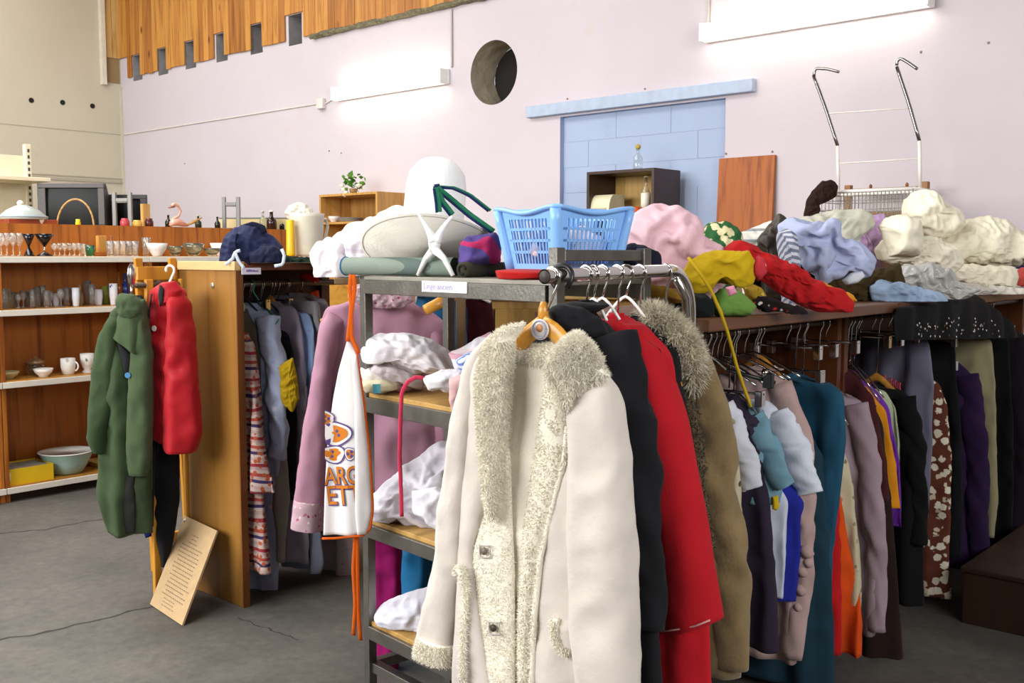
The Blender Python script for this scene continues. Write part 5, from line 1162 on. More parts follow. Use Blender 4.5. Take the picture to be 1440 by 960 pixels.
hanger(O5, WC, 1.462, fr[0][1]-.03, 'chrome hanger of the tan fur-collared coat', 'wood', .11, .12)
for i, k in enumerate((.30, .36, .52)):
    hanger(rp(k), WC+rd*(.3*(i-1)), 1.462, 1.395, f'empty white plastic hanger on the chrome rail, {ORD[i]} from the pipe end', 'wire', .045, .03, 'empty hangers on the chrome rail', WHITEPL)
# curled black plastic hanger loop near the pipe end
c = RA+(RB-RA)*.10
solo('black_hanger_loop', MB().tube([c+WC*(.026*math.cos(a))+Z*(.026*math.sin(a))+rd*.004*math.sin(a*2)-Z*.004 for a in np.linspace(-.8, PI+1.0, 20)], .006, 8), BLACKPL, 'curled black plastic hook around the open pipe end', 'hook')

# ---- left: parka and red jacket on the pine stand ---------------------------
def dir_(deg): return Vector((math.cos(math.radians(deg)), math.sin(math.radians(deg)), 0))
WL = R
def flat_garment(name, label, cat, d, left, right, m, th=.06, seed=0, fold=.012, k=30, group=None, nz=60, fine=.5, top=.1, W=R):
    p0 = at((left[0][0]+right[0][0])/2, left[0][1], d=d); O = (p0.x, p0.y)
    L = [ppt(u, v, O, W) for u, v in left]; Rr = [ppt(u, v, O, W) for u, v in right]
    t = thing(name, label, cat, (O[0], O[1], min(z for a, z in L+Rr)), group)
    part('body', slab(MB(), O, W, L, Rr, th, nz=72, nx=34, relief=folds(fold, k, seed, fine=fine), top=top, wk=(.05, .04), seed=seed), m, t); return t, O, W
def tslab(t, name, O, W, left, right, m, th, off, seed=0, fold=.004, k=30, nz=40, top=.12, bot=0., fine=.5):
    O2 = Vector((O[0], O[1], 0))+W.cross(Z)*off
    return part(name, slab(MB(), O2, W, [ppt(u, v, O2, W) for u, v in left], [ppt(u, v, O2, W) for u, v in right], th, nz=max(nz, 24)+10, nx=20, relief=folds(fold, k, seed, fine=fine), top=top, bot=bot, wk=(.03, .05), seed=seed), m, t)
dS = Vector((xl, STY, 0)).dot(F)
GRN = fab('3a4a30', .12, .3); GRN2 = fab('46553a', .12, .3)
WP = (R*.92-F*.39).normalized()
t, O, W = flat_garment('green_parka', 'long olive green parka hanging on the pine stand', 'parka', dS-.14, [(178, 420), (160, 440), (148, 480), (142, 560), (140, 640), (138, 690), (152, 745)], [(196, 418), (206, 435), (212, 480), (214, 560), (212, 640), (212, 690), (192, 700), (191, 746)], GRN, .06, 41, .016, 34, 'coats on the pine stand')
tslab(t, 'sleeve', O, W, [(158, 440), (140, 475), (131, 520), (126, 580), (125, 615), (132, 628)], [(178, 440), (168, 500), (160, 570), (152, 600), (148, 634)], GRN, .055, .03, 42, .006, 40)
tslab(t, 'sleeve', O, W, [(196, 440), (184, 500), (180, 580), (178, 650), (182, 662)], [(207, 440), (214, 500), (215, 580), (213, 640), (208, 664)], GRN2, .045, .05, 43, .006, 40)
tslab(t, 'storm_collar', O, W, [(176, 422), (164, 450), (158, 470)], [(204, 420), (206, 455), (196, 496)], GRN2, .035, .065, 44, .006, 60, 24)
tslab(t, 'open_lining', O, W, [(164, 478), (172, 510), (176, 524)], [(182, 495), (184, 505), (180, 530)], plain('0f0f14', .9), .008, .075, 45, 0, 24)
tslab(t, 'split_lining', O, W, [(172, 662), (174, 745)], [(190, 664), (190, 744)], plain('131510', .9), .008, .062, 46, 0, 14)
tslab(t, 'skirt_flap', O, W, [(176, 664), (178, 744)], [(213, 660), (214, 745)], fab('34402a', .12), .03, .03, 47, .006, 30)
part('badge', MB().disc(P3(*ppt(191, 524, O, W), O, W, .090), W.cross(Z), .012, 14, .003), plain('3a78a8', .6), t, False)
part('hood', lump(MB(), [(166, 420), (172, 412), (190, 414), (200, 424), (204, 440), (190, 450), (172, 444)], dS-.20, .05, .012, 14, 7, nr=14, na=48), GRN2, t)
t2 = thing('black_jacket', 'black jacket half hidden behind the green parka', 'jacket', at(180, 600, d=dS-.04).to_tuple())
p0 = at(190, 420, d=dS-.05); O_ = (p0.x, p0.y)
part('body', slab(MB(), O_, R, [ppt(u, v, O_, R) for u, v in ((176, 415), (164, 430), (162, 520), (168, 740))], [ppt(u, v, O_, R) for u, v in ((200, 415), (214, 440), (220, 560), (216, 740))], .03, relief=folds(.008, 30, 5)), fab('111114'), t2)
REDJ = fab('a8151f', .06, .12, 300, .55, .05)
t, O, W = flat_garment('red_jacket', 'bright red zip jacket with small white badge on the pine stand', 'jacket', dS-.10, [(226, 398), (216, 415), (210, 450), (207, 520), (205, 606)], [(243, 398), (256, 415), (266, 470), (272, 540), (276, 600), (262, 626)], REDJ, .055, 48, .008, 26, 'coats on the pine stand', W=(R*.92-F*.39).normalized())
tslab(t, 'sleeve', O, W, [(246, 410), (240, 470), (236, 540), (233, 620), (236, 628)], [(258, 415), (268, 470), (275, 540), (280, 610), (272, 633)], REDJ, .06, .03, 49, .006, 40)
tslab(t, 'collar', O, W, [(228, 397), (226, 412), (228, 428)], [(246, 395), (254, 408), (250, 420)], REDJ, .035, .045, 50, .002, 40, 20)
part('zip', MB().tube(rs_poly([list(P3(*ppt(u, v, O, W), O, W, .068)) for u, v in ((229, 412), (226, 440), (222, 480), (219, 540), (217, 605))], 16), .004, 8), plain('0f0f13', .6), t)
part('badge', MB().disc(P3(*ppt(235, 460, O, W), O, W, .076), W.cross(Z), .012, 12, .003), plain('c9c4bc', .5), t, False)
part('neck_lining', lump(MB(), [(225, 400), (231, 405), (230, 425), (225, 432), (222, 415)], dS-.2, .008, .002, 9, 1, nr=8, na=24), plain('101014', .8), t)
t, O, W = flat_garment('black_trousers', 'black trousers hanging below the red jacket', 'trousers', dS+.02, [(216, 600), (212, 640), (213, 720), (228, 790)], [(250, 600), (251, 700), (247, 735), (238, 790)], fab('16181c'), .04, 51, .008)
solo('blue_bag', lump(MB(), [(203, 742), (216, 742), (218, 752), (206, 756)], dS+.1, .03, .004, 9, 2, nr=10, na=28), fab('141e5c'), 'dark blue cloth end under the green parka hem', 'cloth')
for (u, v0, dd, lab) in ((185, 370, dS-.16, 'steel spoon-shaped hanger above the green parka'),):
    t = thing('spoon_hanger', lab, 'hanger', at(185, 420, d=dd).to_tuple())
    part('stem', MB().tube([at(185, 395, d=dd), at(185, 424, d=dd)], .006, 8), CHROME2, t)
    part('bowl', MB().lathe([(0, -.05), (.014, -.035), (.02, 0), (.014, .035), (0, .05)], at(185, 386, d=dd), 16, None, 1, .5), CHROME2, t)
t = thing('clothes_hanger', 'white plastic hanger hook of the red zip jacket', 'hanger', at(236, 400, d=dS-.08).to_tuple())
part('hook', hook(MB(), at(239, 379, d=dS-.06), at(236, 402, d=dS-.10), W, .005), WHITEPL, t)
part('bar', MB().tube([at(214, 424, d=dS-.05), at(236, 402, d=dS-.10), at(262, 424, d=dS-.12)], .006, 8), WHITEPL, t)

# ---- left cupboard rail ------------------------------------------------------
LYR = 3.93; GL = 'clothes in the doorless wooden cupboard'
def lr(name, label, cat, u, pts, m, w=.24, hk=None, tw=0, **kw):
    O = (at(u, 560, y=LYR-w).x, LYR); W = Vector((math.sin(math.radians(tw)), -math.cos(math.radians(tw)), 0))
    t, fr = hang(name, label, cat, O, W, pts, m, group=GL, **kw)
    if hk: hanger(O, W, 1.375, fr[0][1]+.012, 'hanger of the '+label, hk, .11, .11, 'hangers in the wooden cupboard')
    return t, O, W, fr
lr('grey_coat', 'dark olive grey coat next to the plywood panel', 'coat', 366, [(330, 428), (348, 442), (358, 470), (366, 560), (368, 660)], fab('4a4438'), w=.19, seed=61, hk='wire')
PRN = stripes(['8a2c36', 'b09a94', 'a88e8a', 'b5a29a', '3a2c54', 'ab948c', '9c4038', 'b3a098', 'a58a86'], .12, dots='a05030')
t, O, W, fr = lr('printed_dress', 'tiered dress with red, navy and cream printed bands', 'dress', 374, [(344, 470), (353, 490), (361, 540), (370, 610), (377, 660), (380, 690)], PRN, w=.31, seed=62, th=.05, fold=.016, hk='wire')
part('lower_tier', slab(MB(), O, W, [(-.12, ppt(372, 680, O, W)[1]), (-.14, ppt(383, 808, O, W)[1])], [ppt(u, v, O, W) for u, v in ((368, 684), (376, 750), (384, 806))], .045, relief=folds(.016, 40, 8)), PRN, t)
t, O, W, fr = lr('blue_robe', 'pale blue floral robe with white hem', 'robe', 398, [(362, 430), (380, 442), (389, 480), (394, 560), (392, 640), (388, 720), (386, 838)], spots('a9b3cf', ['8f9cc6', 'c3c6d6', '9aa6cc'], 24, .25), w=.24, seed=63, th=.05, sleeve=[(382, 450), (392, 520), (396, 590), (394, 640)], sr=.055, hk='wire')
lr('beige_cardigan', 'long greyish beige cardigan beside the pale blue robe', 'cardigan', 402, [(380, 480), (394, 520), (401, 620), (406, 700), (404, 786)], fab('9b968c'), w=.22, seed=64, th=.03)
t, O, W, fr = lr('black_tee', 'black top beside the yellow sleeve in the cupboard', 'top', 412, [(388, 462), (402, 470), (410, 500), (414, 570), (412, 700)], fab('131319'), w=.23, seed=65, th=.035, hk='wire')
solo('yellow_sweater', lump(MB(), [(394, 514), (412, 502), (418, 530), (421, 560), (412, 579), (402, 572), (396, 562)], at(408, 540, y=LYR-.30).dot(F), .03, .008, 14, 4, nr=16, na=56), fab('b09012'), 'mustard yellow sleeve of a sweater hanging in the cupboard', 'sweater', GL)
lr('lilac_shirt', 'long pale lilac shirt in the middle of the cupboard', 'shirt', 428, [(398, 428), (414, 436), (424, 470), (430, 560), (434, 680), (432, 790)], fab('a39aac'), w=.24, seed=66, th=.03, hk='wood')
t, O, W, fr = lr('blue_blouse', 'light blue blouse with small motifs in the cupboard', 'blouse', 440, [(420, 440), (432, 444), (440, 470), (443, 520), (440, 564)], spots('8ea6cf', ['6f86a8', '7d8f98'], 20, .10), w=.25, seed=67, th=.035, hk='wire')
lr('grey_shirt', 'pale grey shirt beside the pink coat', 'shirt', 452, [(428, 420), (446, 428), (454, 470), (456, 560), (456, 700)], fab('9d99a0'), w=.25, seed=68, th=.03, hk='wire')
lr('blue_skirt', 'long pale grey-blue skirt below the lilac shirt', 'skirt', 446, [(424, 560), (438, 640), (450, 720), (456, 790), (454, 802)], fab('9aa1b8'), w=.24, seed=69, th=.04, fold=.018)
lr('dotted_skirt', 'white skirt with small red dots behind the apron', 'skirt', 490, [(456, 560), (474, 640), (490, 730), (499, 790), (498, 815)], spots('b9aab4', ['8a3a5a', 'a0607c'], 75, .18), w=.22, seed=70, th=.04, fold=.016)
lr('white_shirt', 'white shirt with dark stripe at the cupboard end post', 'shirt', 466, [(440, 416), (458, 424), (466, 460), (470, 560), (470, 690)], fab('b3adb4'), w=.22, seed=71, th=.03, hk='wire')
for i, u in enumerate((340, 352, 368, 384, 404)):
    hanger((at(u, 405, y=LYR).x, LYR), (.1, -1, 0), 1.375, 1.30, f'dark hanger on the cupboard rail, {ORD[i]} from the plywood panel', 'clip' if i % 2 else 'wire', .12, .05, 'bare hangers in the wooden cupboard', BLACKPL)
solo('green_scarf', lump(MB(), [(321, 410), (332, 414), (345, 428), (344, 438), (334, 436), (322, 430)], at(333, 425, y=LYR-.08).dot(F), .03, .01, 16, 5, nr=12, na=40), fab('a8b07c'), 'pale green scarf bunched beside the plywood panel', 'scarf')
t = thing('clothes_hanger', 'turquoise plastic hanger in the wooden cupboard', 'hanger', at(385, 440, y=3.74).to_tuple(), 'hangers in the wooden cupboard')
part('bar', MB().tube([at(368, 428, y=3.86), at(391, 450, y=3.70), at(386, 456, y=3.70)], .006, 8), plain('2f8a78', .4), t)
part('hook', hook(MB(), Vector((at(368, 428, y=3.86).x, LYR, 1.375)), at(368, 428, y=3.86), WR, .003), plain('2f8a78', .4), t)
solo('red_patterned_scarf', lump(MB(), [(420, 386), (432, 383), (449, 384), (449, 396), (438, 400), (424, 395)], at(435, 390, y=3.95).dot(F), .03, .01, 16, 6, nr=12, na=40), spots('b01a14', ['dccfc4', 'c9302a', 'e0d6cc'], 26, .2), 'red and white patterned scarf under the dark cupboard top', 'scarf')
solo('orange_scarf', lump(MB(), [(412, 408), (430, 412), (448, 408), (450, 420), (438, 428), (420, 416)], at(432, 414, y=3.98).dot(F), .025, .01, 16, 9, nr=12, na=40), spots('b8401a', ['d8cdc2', 'c9302a', 'd88a3a'], 26, .2), 'orange and white scarf on the cupboard rail', 'scarf')

# ---- clothes behind the steel rack -------------------------------------------
PINK = fab('a47a8c', .05, .2); GP = 'clothes on the frame behind the steel rack'
FLP = spots('b79aa4', ['8f3350', 'c9bcc0', 'a86478', 'd3c8c8'], 60, .3)
t, O, W = flat_garment('pink_dress', 'dusty pink dress with floral collar and hem band', 'dress', 3.50, [(500, 418), (462, 436), (452, 462), (446, 520), (440, 600), (432, 700), (428, 738)], [(566, 418), (602, 438), (624, 458), (616, 520), (624, 600), (628, 700), (626, 738)], PINK, .055, 81, .010, 26, GP)
tslab(t, 'sleeve', O, W, [(462, 438), (450, 465), (438, 540), (426, 610), (414, 700), (411, 722)], [(486, 450), (470, 520), (462, 600), (458, 680), (456, 726)], PINK, .05, .04, 82, .006, 30)
tslab(t, 'cuff_band', O, W, [(414, 700), (410, 739)], [(457, 704), (456, 742)], FLP, .052, .044, 83, .004, 30, 12, 0.02)
tslab(t, 'sleeve', O, W, [(596, 446), (604, 520), (606, 600), (604, 690)], [(622, 458), (634, 520), (642, 600), (644, 690)], PINK, .05, -.02, 84, .006, 30)
fc = lump(MB(), [(488, 418), (492, 402), (520, 396), (552, 398), (574, 410), (582, 424), (566, 432), (540, 434), (510, 431)], 3.42, .03, .010, 22, 6, nr=16, na=64)
part('floral_collar', fc, FLP, t)
hanger(O, W, 1.36, 1.33, 'wooden hanger of the dusty pink dress', 'wood', .2, .05)
t, O, W = flat_garment('magenta_dress', 'long magenta dress behind the lower steel shelves', 'dress', 3.62, [(530, 560), (522, 640), (520, 740), (522, 860), (522, 965)], [(590, 560), (580, 640), (566, 740), (562, 860), (560, 965)], fab('8c0f5a'), .04, 85, .012, 40, GP)
t, O, W = flat_garment('blue_dress', 'bright blue satin dress behind the lower steel shelves', 'dress', 3.86, [(590, 400), (575, 480), (566, 640), (562, 760), (562, 905)], [(650, 400), (655, 480), (640, 640), (630, 760), (625, 925)], fab('1f6ea0', .15, .15, 200, .5), .04, 86, .014, 34, GP)
t, O, W = flat_garment('maroon_sweater', 'dark maroon sweater on a white hanger behind the rack', 'sweater', 4.12, [(652, 414), (632, 426), (628, 460), (626, 560), (624, 700)], [(674, 414), (690, 428), (694, 460), (696, 560), (690, 700)], fab('380a12'), .05, 87, .008, 30, GP)
t, O, W = flat_garment('denim_trousers', 'dark blue denim trousers behind the pink dress', 'trousers', 4.02, [(618, 392), (600, 440), (596, 560), (590, 800)], [(650, 392), (656, 440), (654, 560), (650, 800)], fab('17304f'), .035, 88, .010, 40, GP)
t = thing('wooden_hanger', 'thick bare wooden hanger end behind the pink dress', 'hanger', at(622, 424, d=3.46).to_tuple(), 'wooden hangers')
part('arm', MB().tube([at(598, 436, d=3.40), at(622, 424, d=3.44), at(645, 411, d=3.50)], [.018, .020, .018], 12, flat=-F, ratio=.6), HW, t)
part('hook', MB().tube([at(645, 411, d=3.50), fs(3.56, -.22, 1.37), fs(3.62, -.40, 1.376)], .003, 8), CHROME2, t)
t = thing('clothes_hanger', 'white hanger bar of the dark maroon sweater', 'hanger', at(650, 420, d=4.0).to_tuple(), 'hangers behind the steel rack')
part('bar', MB().tube([at(644, 423, d=4.05), at(668, 415, d=4.05), at(690, 425, d=4.05)], .006, 8), WHITEPL, t)
part('hook', MB().tube([at(668, 415, d=4.05), fs(4.05, -.25, 1.38), fs(4.08, -.40, 1.376)], .003, 8), CHROME2, t)

# ---- orange-edged apron on the steel rack upright -----------------------------
dA = 2.86
p0 = at(490, 480, d=dA); OA = (p0.x, p0.y)
def arel(a, z, t_, s_):
    f = .010*np.sin(a*38+1.2*pn(z*2., 3.1, 1.)+.6)*(.25+t_)+.004*np.sin(a*80+2)*(t_); return f
APL = [(489, 476), (476, 520), (468, 560), (460, 620), (456, 690), (454, 753)]; APR = [(501, 494), (508, 540), (514, 600), (520, 660), (524, 715), (518, 748)]
L = [ppt(u, v, OA, R) for u, v in APL]; Rr = [ppt(u, v, OA, R) for u, v in APR]
t = thing('kitchen_apron', 'white cotton apron with orange flowers, lettering and orange edging', 'apron', (OA[0], OA[1], min(z for a, z in L+Rr)))
AW = fab('e6e2e2', .03, .2)
part('panel', slab(MB(), OA, R, L, Rr, .008, nz=60, nx=30, relief=arel, top=.02, p=8), AW, t)
part('folded_side', slab(MB(), Vector((OA[0], OA[1], 0))-F*.022, R, [ppt(u, v, OA, R) for u, v in ((496, 500), (500, 560), (501, 640), (501, 720), (504, 748))], [ppt(u, v, OA, R) for u, v in ((503, 496), (512, 560), (521, 640), (525, 715), (518, 747))], .010, nz=40, relief=folds(.004, 60, 2), top=.02, p=4), AW, t)
ORG = fab('cf5a10', .08)
def ap3(u, v, o=.010):
    a, z = ppt(u, v, OA, R); tt = (ppt(490, 480, OA, R)[1]-z)/.55
    return P3(a, z, OA, R, o+float(.010*math.sin(a*38+1.2*float(pn(z*2., 3.1, 1.))+.6)*(.25+tt)+.004*math.sin(a*80+2)*tt))
part('edging', MB().tube([P3(*ppt(u, v, OA, R), OA, R, .022) for u, v in rs_poly([(503, 496), (513, 560), (522, 640), (526, 712), (522, 742), (512, 750), (490, 752), (470, 754), (455, 754)], 40)], .0035, 8), ORG, t)
part('neck_strap', MB().tube([at(u, v, d=dA-.01) for u, v in rs_poly([(489, 480), (492, 455), (494, 430), (492, 405), (494, 386)], 16)], .006, 8, flat=F, ratio=.4), ORG, t)
part('neck_strap', MB().tube([at(u, v, d=dA-.01) for u, v in rs_poly([(505, 497), (494, 474), (494, 440), (499, 405), (497, 386)], 16)], .006, 8, flat=F, ratio=.4), ORG, t)
part('waist_tie', MB().tube([at(u, v, d=dA-.005) for u, v in rs_poly([(501, 740), (497, 800), (500, 850), (497, 893)], 16)], .006, 8, flat=F, ratio=.4), ORG, t)
part('waist_tie', MB().tube([at(u, v, d=dA-.005) for u, v in rs_poly([(502, 740), (503, 810), (504, 860), (507, 900)], 16)], .006, 8, flat=F, ratio=.4), ORG, t)
OPR = plain('d07a18', .9); PPR = plain('5d4a86', .9)
def blob(c, rx, ry, o, rot=0.0, u1=499, n_=24):
    pts = []
    for i in range(n_):
        a = 2*PI*i/n_; rr = 1+.10*math.cos(3*a+rot); u = c[0]+rx*rr*math.cos(a); v = c[1]+ry*rr*math.sin(a); pts.append(ap3(min(max(u, 457.5), u1), v, o))
    mb = MB(); cc = ap3(min(max(c[0], 458), u1), c[1], o+.0004); mb.add([cc]+pts, [(0, 1+i, 1+(i+1) % n_) for i in range(n_)]); return mb
for (cx, cy, rx, ry, rot) in ((459, 588, 10, 10, 0), (474, 609, 19, 15, .6), (469, 638, 16, 11, 2.2), (494, 636, 8, 8, 1.)):
    f = part('printed_flower', blob((cx, cy), rx*1.18, ry*1.2, .0112, rot), PPR, t, False)
    part('flower_ground', blob((cx, cy), rx*1.04, ry*1.04, .0118, rot), plain('e6e2e0', .9), f, False)
    part('petals', blob((cx, cy), rx*.78, ry*.78, .0124, rot), OPR, f, False)
    for k in range(3): part('stamen', blob((cx+3.6*math.cos(k*2.1+rot), cy+3.6*math.sin(k*2.1+rot)), 2.2, 2.4, .0130), PPR, f, False)
mm = dA/FOC
def aprel(o):
    def f(p):
        a = (p-Vector((OA[0], OA[1], 0))).dot(R); z = p.z; tt = (ppt(490, 480, OA, R)[1]-z)/.55
        return P3(a, z, OA, R, o+.010*math.sin(a*38+1.2*float(pn(z*2., 3.1, 1.))+.6)*(.25+tt)+.004*math.sin(a*80+2)*tt)
    return f
def aptext(s, u, v, hpx, wscale, tilt):
    a, z = ppt(u, v, OA, R); o = P3(a, z, OA, R); xd = (R*math.cos(tilt)+Z*math.sin(tilt)); zd = (Z*math.cos(tilt)-R*math.sin(tilt))
    sz = hpx*mm/.70
    part('lettering', text_mesh(s, sz, o, xd*wscale, zd, -F, 0, aprel(.0121), 0, .035*sz/.05*.05), PPR, t, False)
    part('lettering', text_mesh(s, sz, o+Z*.002-R*.001, xd*wscale, zd, -F, 0, aprel(.0132), 0, .012*sz), OPR, t, False)
aptext('ARG', 458, 682, 25, .72, .10)
aptext('ETT', 461, 710, 27, .80, .10)

# ------------------------------------------------------------------ heaps and things lying on top of the racks
def heap(name, label, cat, out, d, depth, m, amp=.018, freq=9, seed=0, ang=0., stretch=2.5, zmin=None, group=None, nr=34, na=112, **kw):
    return solo(name, lump(MB(), out, d, depth, amp, freq, seed, ang, stretch, zmin=zmin, nr=nr, na=na, **kw), m, label, cat, group)
def D(u, y=1.92): return (1.38+(y-1.68)*.88)/(math.sin(AZ)-math.cos(AZ)*(u-720)/FOC)
# ---- on the wooden cupboard
dB = 4.42
t = thing('backpack', 'navy blue backpack with white straps on the wooden cupboard', 'backpack', at(358, 376, d=dB).to_tuple()[:2]+(LZ,))
NAVY = fab('1c2344', .12, .25, 260, .75)
part('body', lump(MB(), [(317, 352), (322, 334), (335, 321), (352, 316), (368, 320), (384, 332), (398, 345), (403, 358), (402, 372), (385, 378), (350, 379), (322, 378), (315, 368)], dB, .13, .010, 9, 3, .6, zmin=LZ+.002), NAVY, t)
part('front_pocket', lump(MB(), [(352, 356), (368, 346), (388, 345), (400, 354), (402, 370), (385, 377), (356, 378)], dB-.10, .05, .008, 12, 5, nr=14, na=48, zmin=LZ+.002), fab('151b36', .12, .25, 260, .75), t)
part('grab_handle', MB().tube([at(u, v, d=dB-.08) for u, v in rs_poly([(332, 330), (340, 320), (356, 315), (370, 320), (372, 328)], 14)], .012, 10, flat=F, ratio=.5), fab('11152a'), t)
for pl_ in ([(317, 372), (327, 364), (331, 354), (338, 352)], [(331, 356), (336, 368), (343, 377)], [(386, 374), (398, 372), (400, 358), (396, 350)]):
    part('strap', MB().tube([at(u, v, d=dB-.16) for u, v in rs_poly(pl_, 8)], .007, 8, flat=F, ratio=.5), fab('c3cdd9'), t)
part('side_seam', MB().tube([at(u, v, d=dB-.135) for u, v in rs_poly([(333, 328), (331, 345), (336, 360), (352, 372)], 14)], .005, 8), fab('0f1328'), t)
heap('green_cloth', 'flat dark green cloth lying right of the backpack', 'cloth', [(382, 364), (402, 359), (430, 362), (460, 366), (478, 372), (478, 380), (440, 384), (400, 384), (380, 382)], 4.55, .10, fab('16281f'), .01, 8, 4, zmin=LZ+.002)
# ---- white clothes behind the hat
GZ = 1.424
heap('white_blouse', 'white blouse with pink print heaped left of the hat', 'blouse', [(442, 356), (452, 342), (468, 336), (484, 344), (494, 358), (498, 382), (494, 400), (450, 400), (446, 380)], 3.78, .10, spots('eae6ea', ['d59aae', 'd8b6c2', 'c3c9d2'], 14, .10), .02, 11, 2, zmin=GZ)
heap('white_shirts', 'large pile of white shirts sloping up behind the hat', 'clothes', [(470, 336), (495, 318), (530, 304), (566, 292), (600, 300), (640, 330), (648, 370), (640, 400), (500, 400), (480, 372)], 4.02, .14, fab('eae7ea', .05), .016, 9, 7, .45, 4., zmin=GZ)
heap('lilac_shirt', 'pale lilac striped shirt folded before the white shirts', 'shirt', [(488, 340), (510, 328), (534, 336), (552, 350), (560, 366), (540, 384), (500, 384), (490, 366)], 3.72, .07, stripes(['c9c0cc', 'd6d0d6', 'd9d4da', 'cbc0c9'], .03), .018, 12, 5, -.5, zmin=GZ)
heap('cream_lace', 'cream lace cloth edge beside the rolled mat', 'cloth', [(524, 352), (545, 346), (565, 352), (574, 362), (560, 376), (530, 376)], 3.66, .05, fab('cfc8ac', .15), .014, 18, 3, zmin=GZ)
# ---- on the steel rack
EZ = ETOP+.001
A_, B_ = Vector(at(487, 372, d=3.00)), Vector(at(640, 372, d=2.80)); A_.z = B_.z = EZ+.027
t = thing('rolled_mat', 'rolled grey-green place mat with blue lining on the steel rack', 'mat', ((A_+B_)/2-Z*.027).to_tuple())
ax = (B_-A_).normalized(); sdv = ax.cross(Z)
part('roll', MB().tube([A_+(B_-A_)*k for k in np.linspace(0, 1, 10)], .026, 24, cap=False), stripes(['7d8c80', '828f84', '7f8d84', '808c82', '848f84', '62706c'], .10, axis='X', warp=.1), t)
P = []
for i in range(70):
    a = i*.32; r = .024*(1-i/78); P.append(A_+ax*.001+sdv*r*math.cos(a)+Z*r*math.sin(a))
part('spiral_lining', MB().tube(P, .0028, 6), fab('2c5f86'), t)
part('rim', MB().tube([A_-ax*.001+sdv*.0255*math.cos(a)+Z*.0255*math.sin(a) for a in np.linspace(0, 2*PI, 28)], .003, 6), fab('2f6a94'), t)
# hat on its stand
hc = at(607, 336, d=3.02); tl = math.radians(27); hax = (Z*math.cos(tl)+F*math.sin(tl)+R*.05).normalized()
t = thing('sun_hat', 'white wide-brimmed sun hat with green ribbon on the white stand', 'hat', hc.to_tuple())
prof = [(.206-.121*k+0*k, -.030+.036*k**1.4+.0016*math.sin(k*75)) for k in np.linspace(0, 1, 60)]
cr = [(.086, .02), (.088, .05), (.091, .10), (.091, .17), (.085, .212), (.068, .240), (.043, .254), (.018, .259), (0, .26)]
HATM = fab('ebebed', .03, .35, 120)
part('brim', MB().lathe(prof+[(r, z-.004) for r, z in prof[::-1]], hc, 72, hax), fab('cfcabf', .04, .35, 120), t)
part('crown', MB().lathe([(.085, .004)]+cr+[(0, .256), (.04, .250), (.080, .208), (.085, .10), (.082, .0)], hc, 48, hax), HATM, t)
rib = [[(612, 262), (640, 264), (662, 274), (690, 296)], [(614, 264), (634, 280), (660, 302), (694, 326)], [(613, 264), (622, 284), (636, 302)], [(613, 264), (616, 284), (617, 298)]]
for i, pl_ in enumerate(rib):
    r_ = part('ribbon', MB().tube([at(u, v, d=2.90-.02*i) for u, v in rs_poly(pl_, 14)], .009 if i else .004, 8, flat=F, ratio=.25), fab('146a4a', .1, .1, 200, .5), t)
    part('ribbon_edge', MB().tube([at(u-3, v+1, d=2.897-.02*i) for u, v in rs_poly(pl_, 14)], .0035, 8, flat=F, ratio=.4), fab('1a2550'), r_)
part('ribbon_knot', lump(MB(), [(610, 259), (618, 258), (620, 268), (614, 272)], 2.89, .012, .002, 9, 2, nr=8, na=24), fab('12203f'), t)
t = thing('hat_stand', 'white plastic hat stand with crossed arms on the steel rack', 'stand', at(612, 383, d=2.74).to_tuple()[:2]+(EZ,))
dS2 = 2.78
wp = lambda u, v, d=dS2: at(u, v, d=d)
for (pl_, rr_) in (([(588, 300), (597, 314), (605, 328), (610, 340)], [.004, .006, .009, .015]), ([(636, 304), (626, 316), (618, 328), (613, 340)], [.004, .006, .009, .015])):
    part('arm', MB().tube(smooth(rs_poly([list(wp(u, v)) for u, v in pl_], 12), 2), np.interp(np.linspace(0, 1, 12), np.linspace(0, 1, 4), rr_), 12), WHITEPL, t)
part('stem', MB().tube([wp(611, 332), wp(611, 342), wp(611, 354)], [.015, .017, .014], 14, flat=F, ratio=.8), WHITEPL, t)
def zt(u, d): p = at(u, 385, d=d); return Vector((p.x, p.y, EZ+.004))
for (u, dd) in ((588, 2.83), (637, 2.74), (600, 2.92)):
    q = zt(u, dd); m_ = wp(611, 350); part('leg', MB().tube([m_, m_*.5+q*.5+Z*.012+(q-m_)*.02, q], [.013, .008, .006], 12), WHITEPL, t)
# soft folded things
heap('purple_blanket', 'purple fleece with pink trim folded beside the basket', 'blanket', [(646, 342), (656, 332), (678, 330), (698, 326), (706, 340), (704, 368), (680, 374), (655, 378), (645, 380)], 2.82, .07, stripes(['4c3f7c', '5a4a8a', '51457f', 'a82a5a'], .085, warp=7), .010, 12, 6, .3, zmin=EZ)
A2, B2 = Vector(at(650, 378, d=2.72)), Vector(at(708, 372, d=2.86)); A2.z = B2.z = EZ+.020
t = thing('olive_roll', 'dark olive rolled towel in front of the purple fleece', 'towel', ((A2+B2)/2-Z*.02).to_tuple())
part('roll', MB().tube([A2+(B2-A2)*k for k in np.linspace(0, 1, 8)], .020, 18, wr=.06), fab('3d3a2c'), t)
part('roll_end', MB().tube([A2-(B2-A2).normalized()*.001+Z*.012*math.sin(a)+(B2-A2).normalized().cross(Z)*.012*math.cos(a) for a in np.linspace(0, 5.2, 16)], .004, 6), fab('232118'), t)
heap('red_cloth', 'flat red cloth spread under the blue basket', 'cloth', [(696, 380), (720, 378), (760, 378), (800, 378), (860, 377), (860, 390), (770, 394), (700, 393)], 2.60, .15, fab('a8120f'), .002, 8, 2, zmin=EZ, flat=4.)
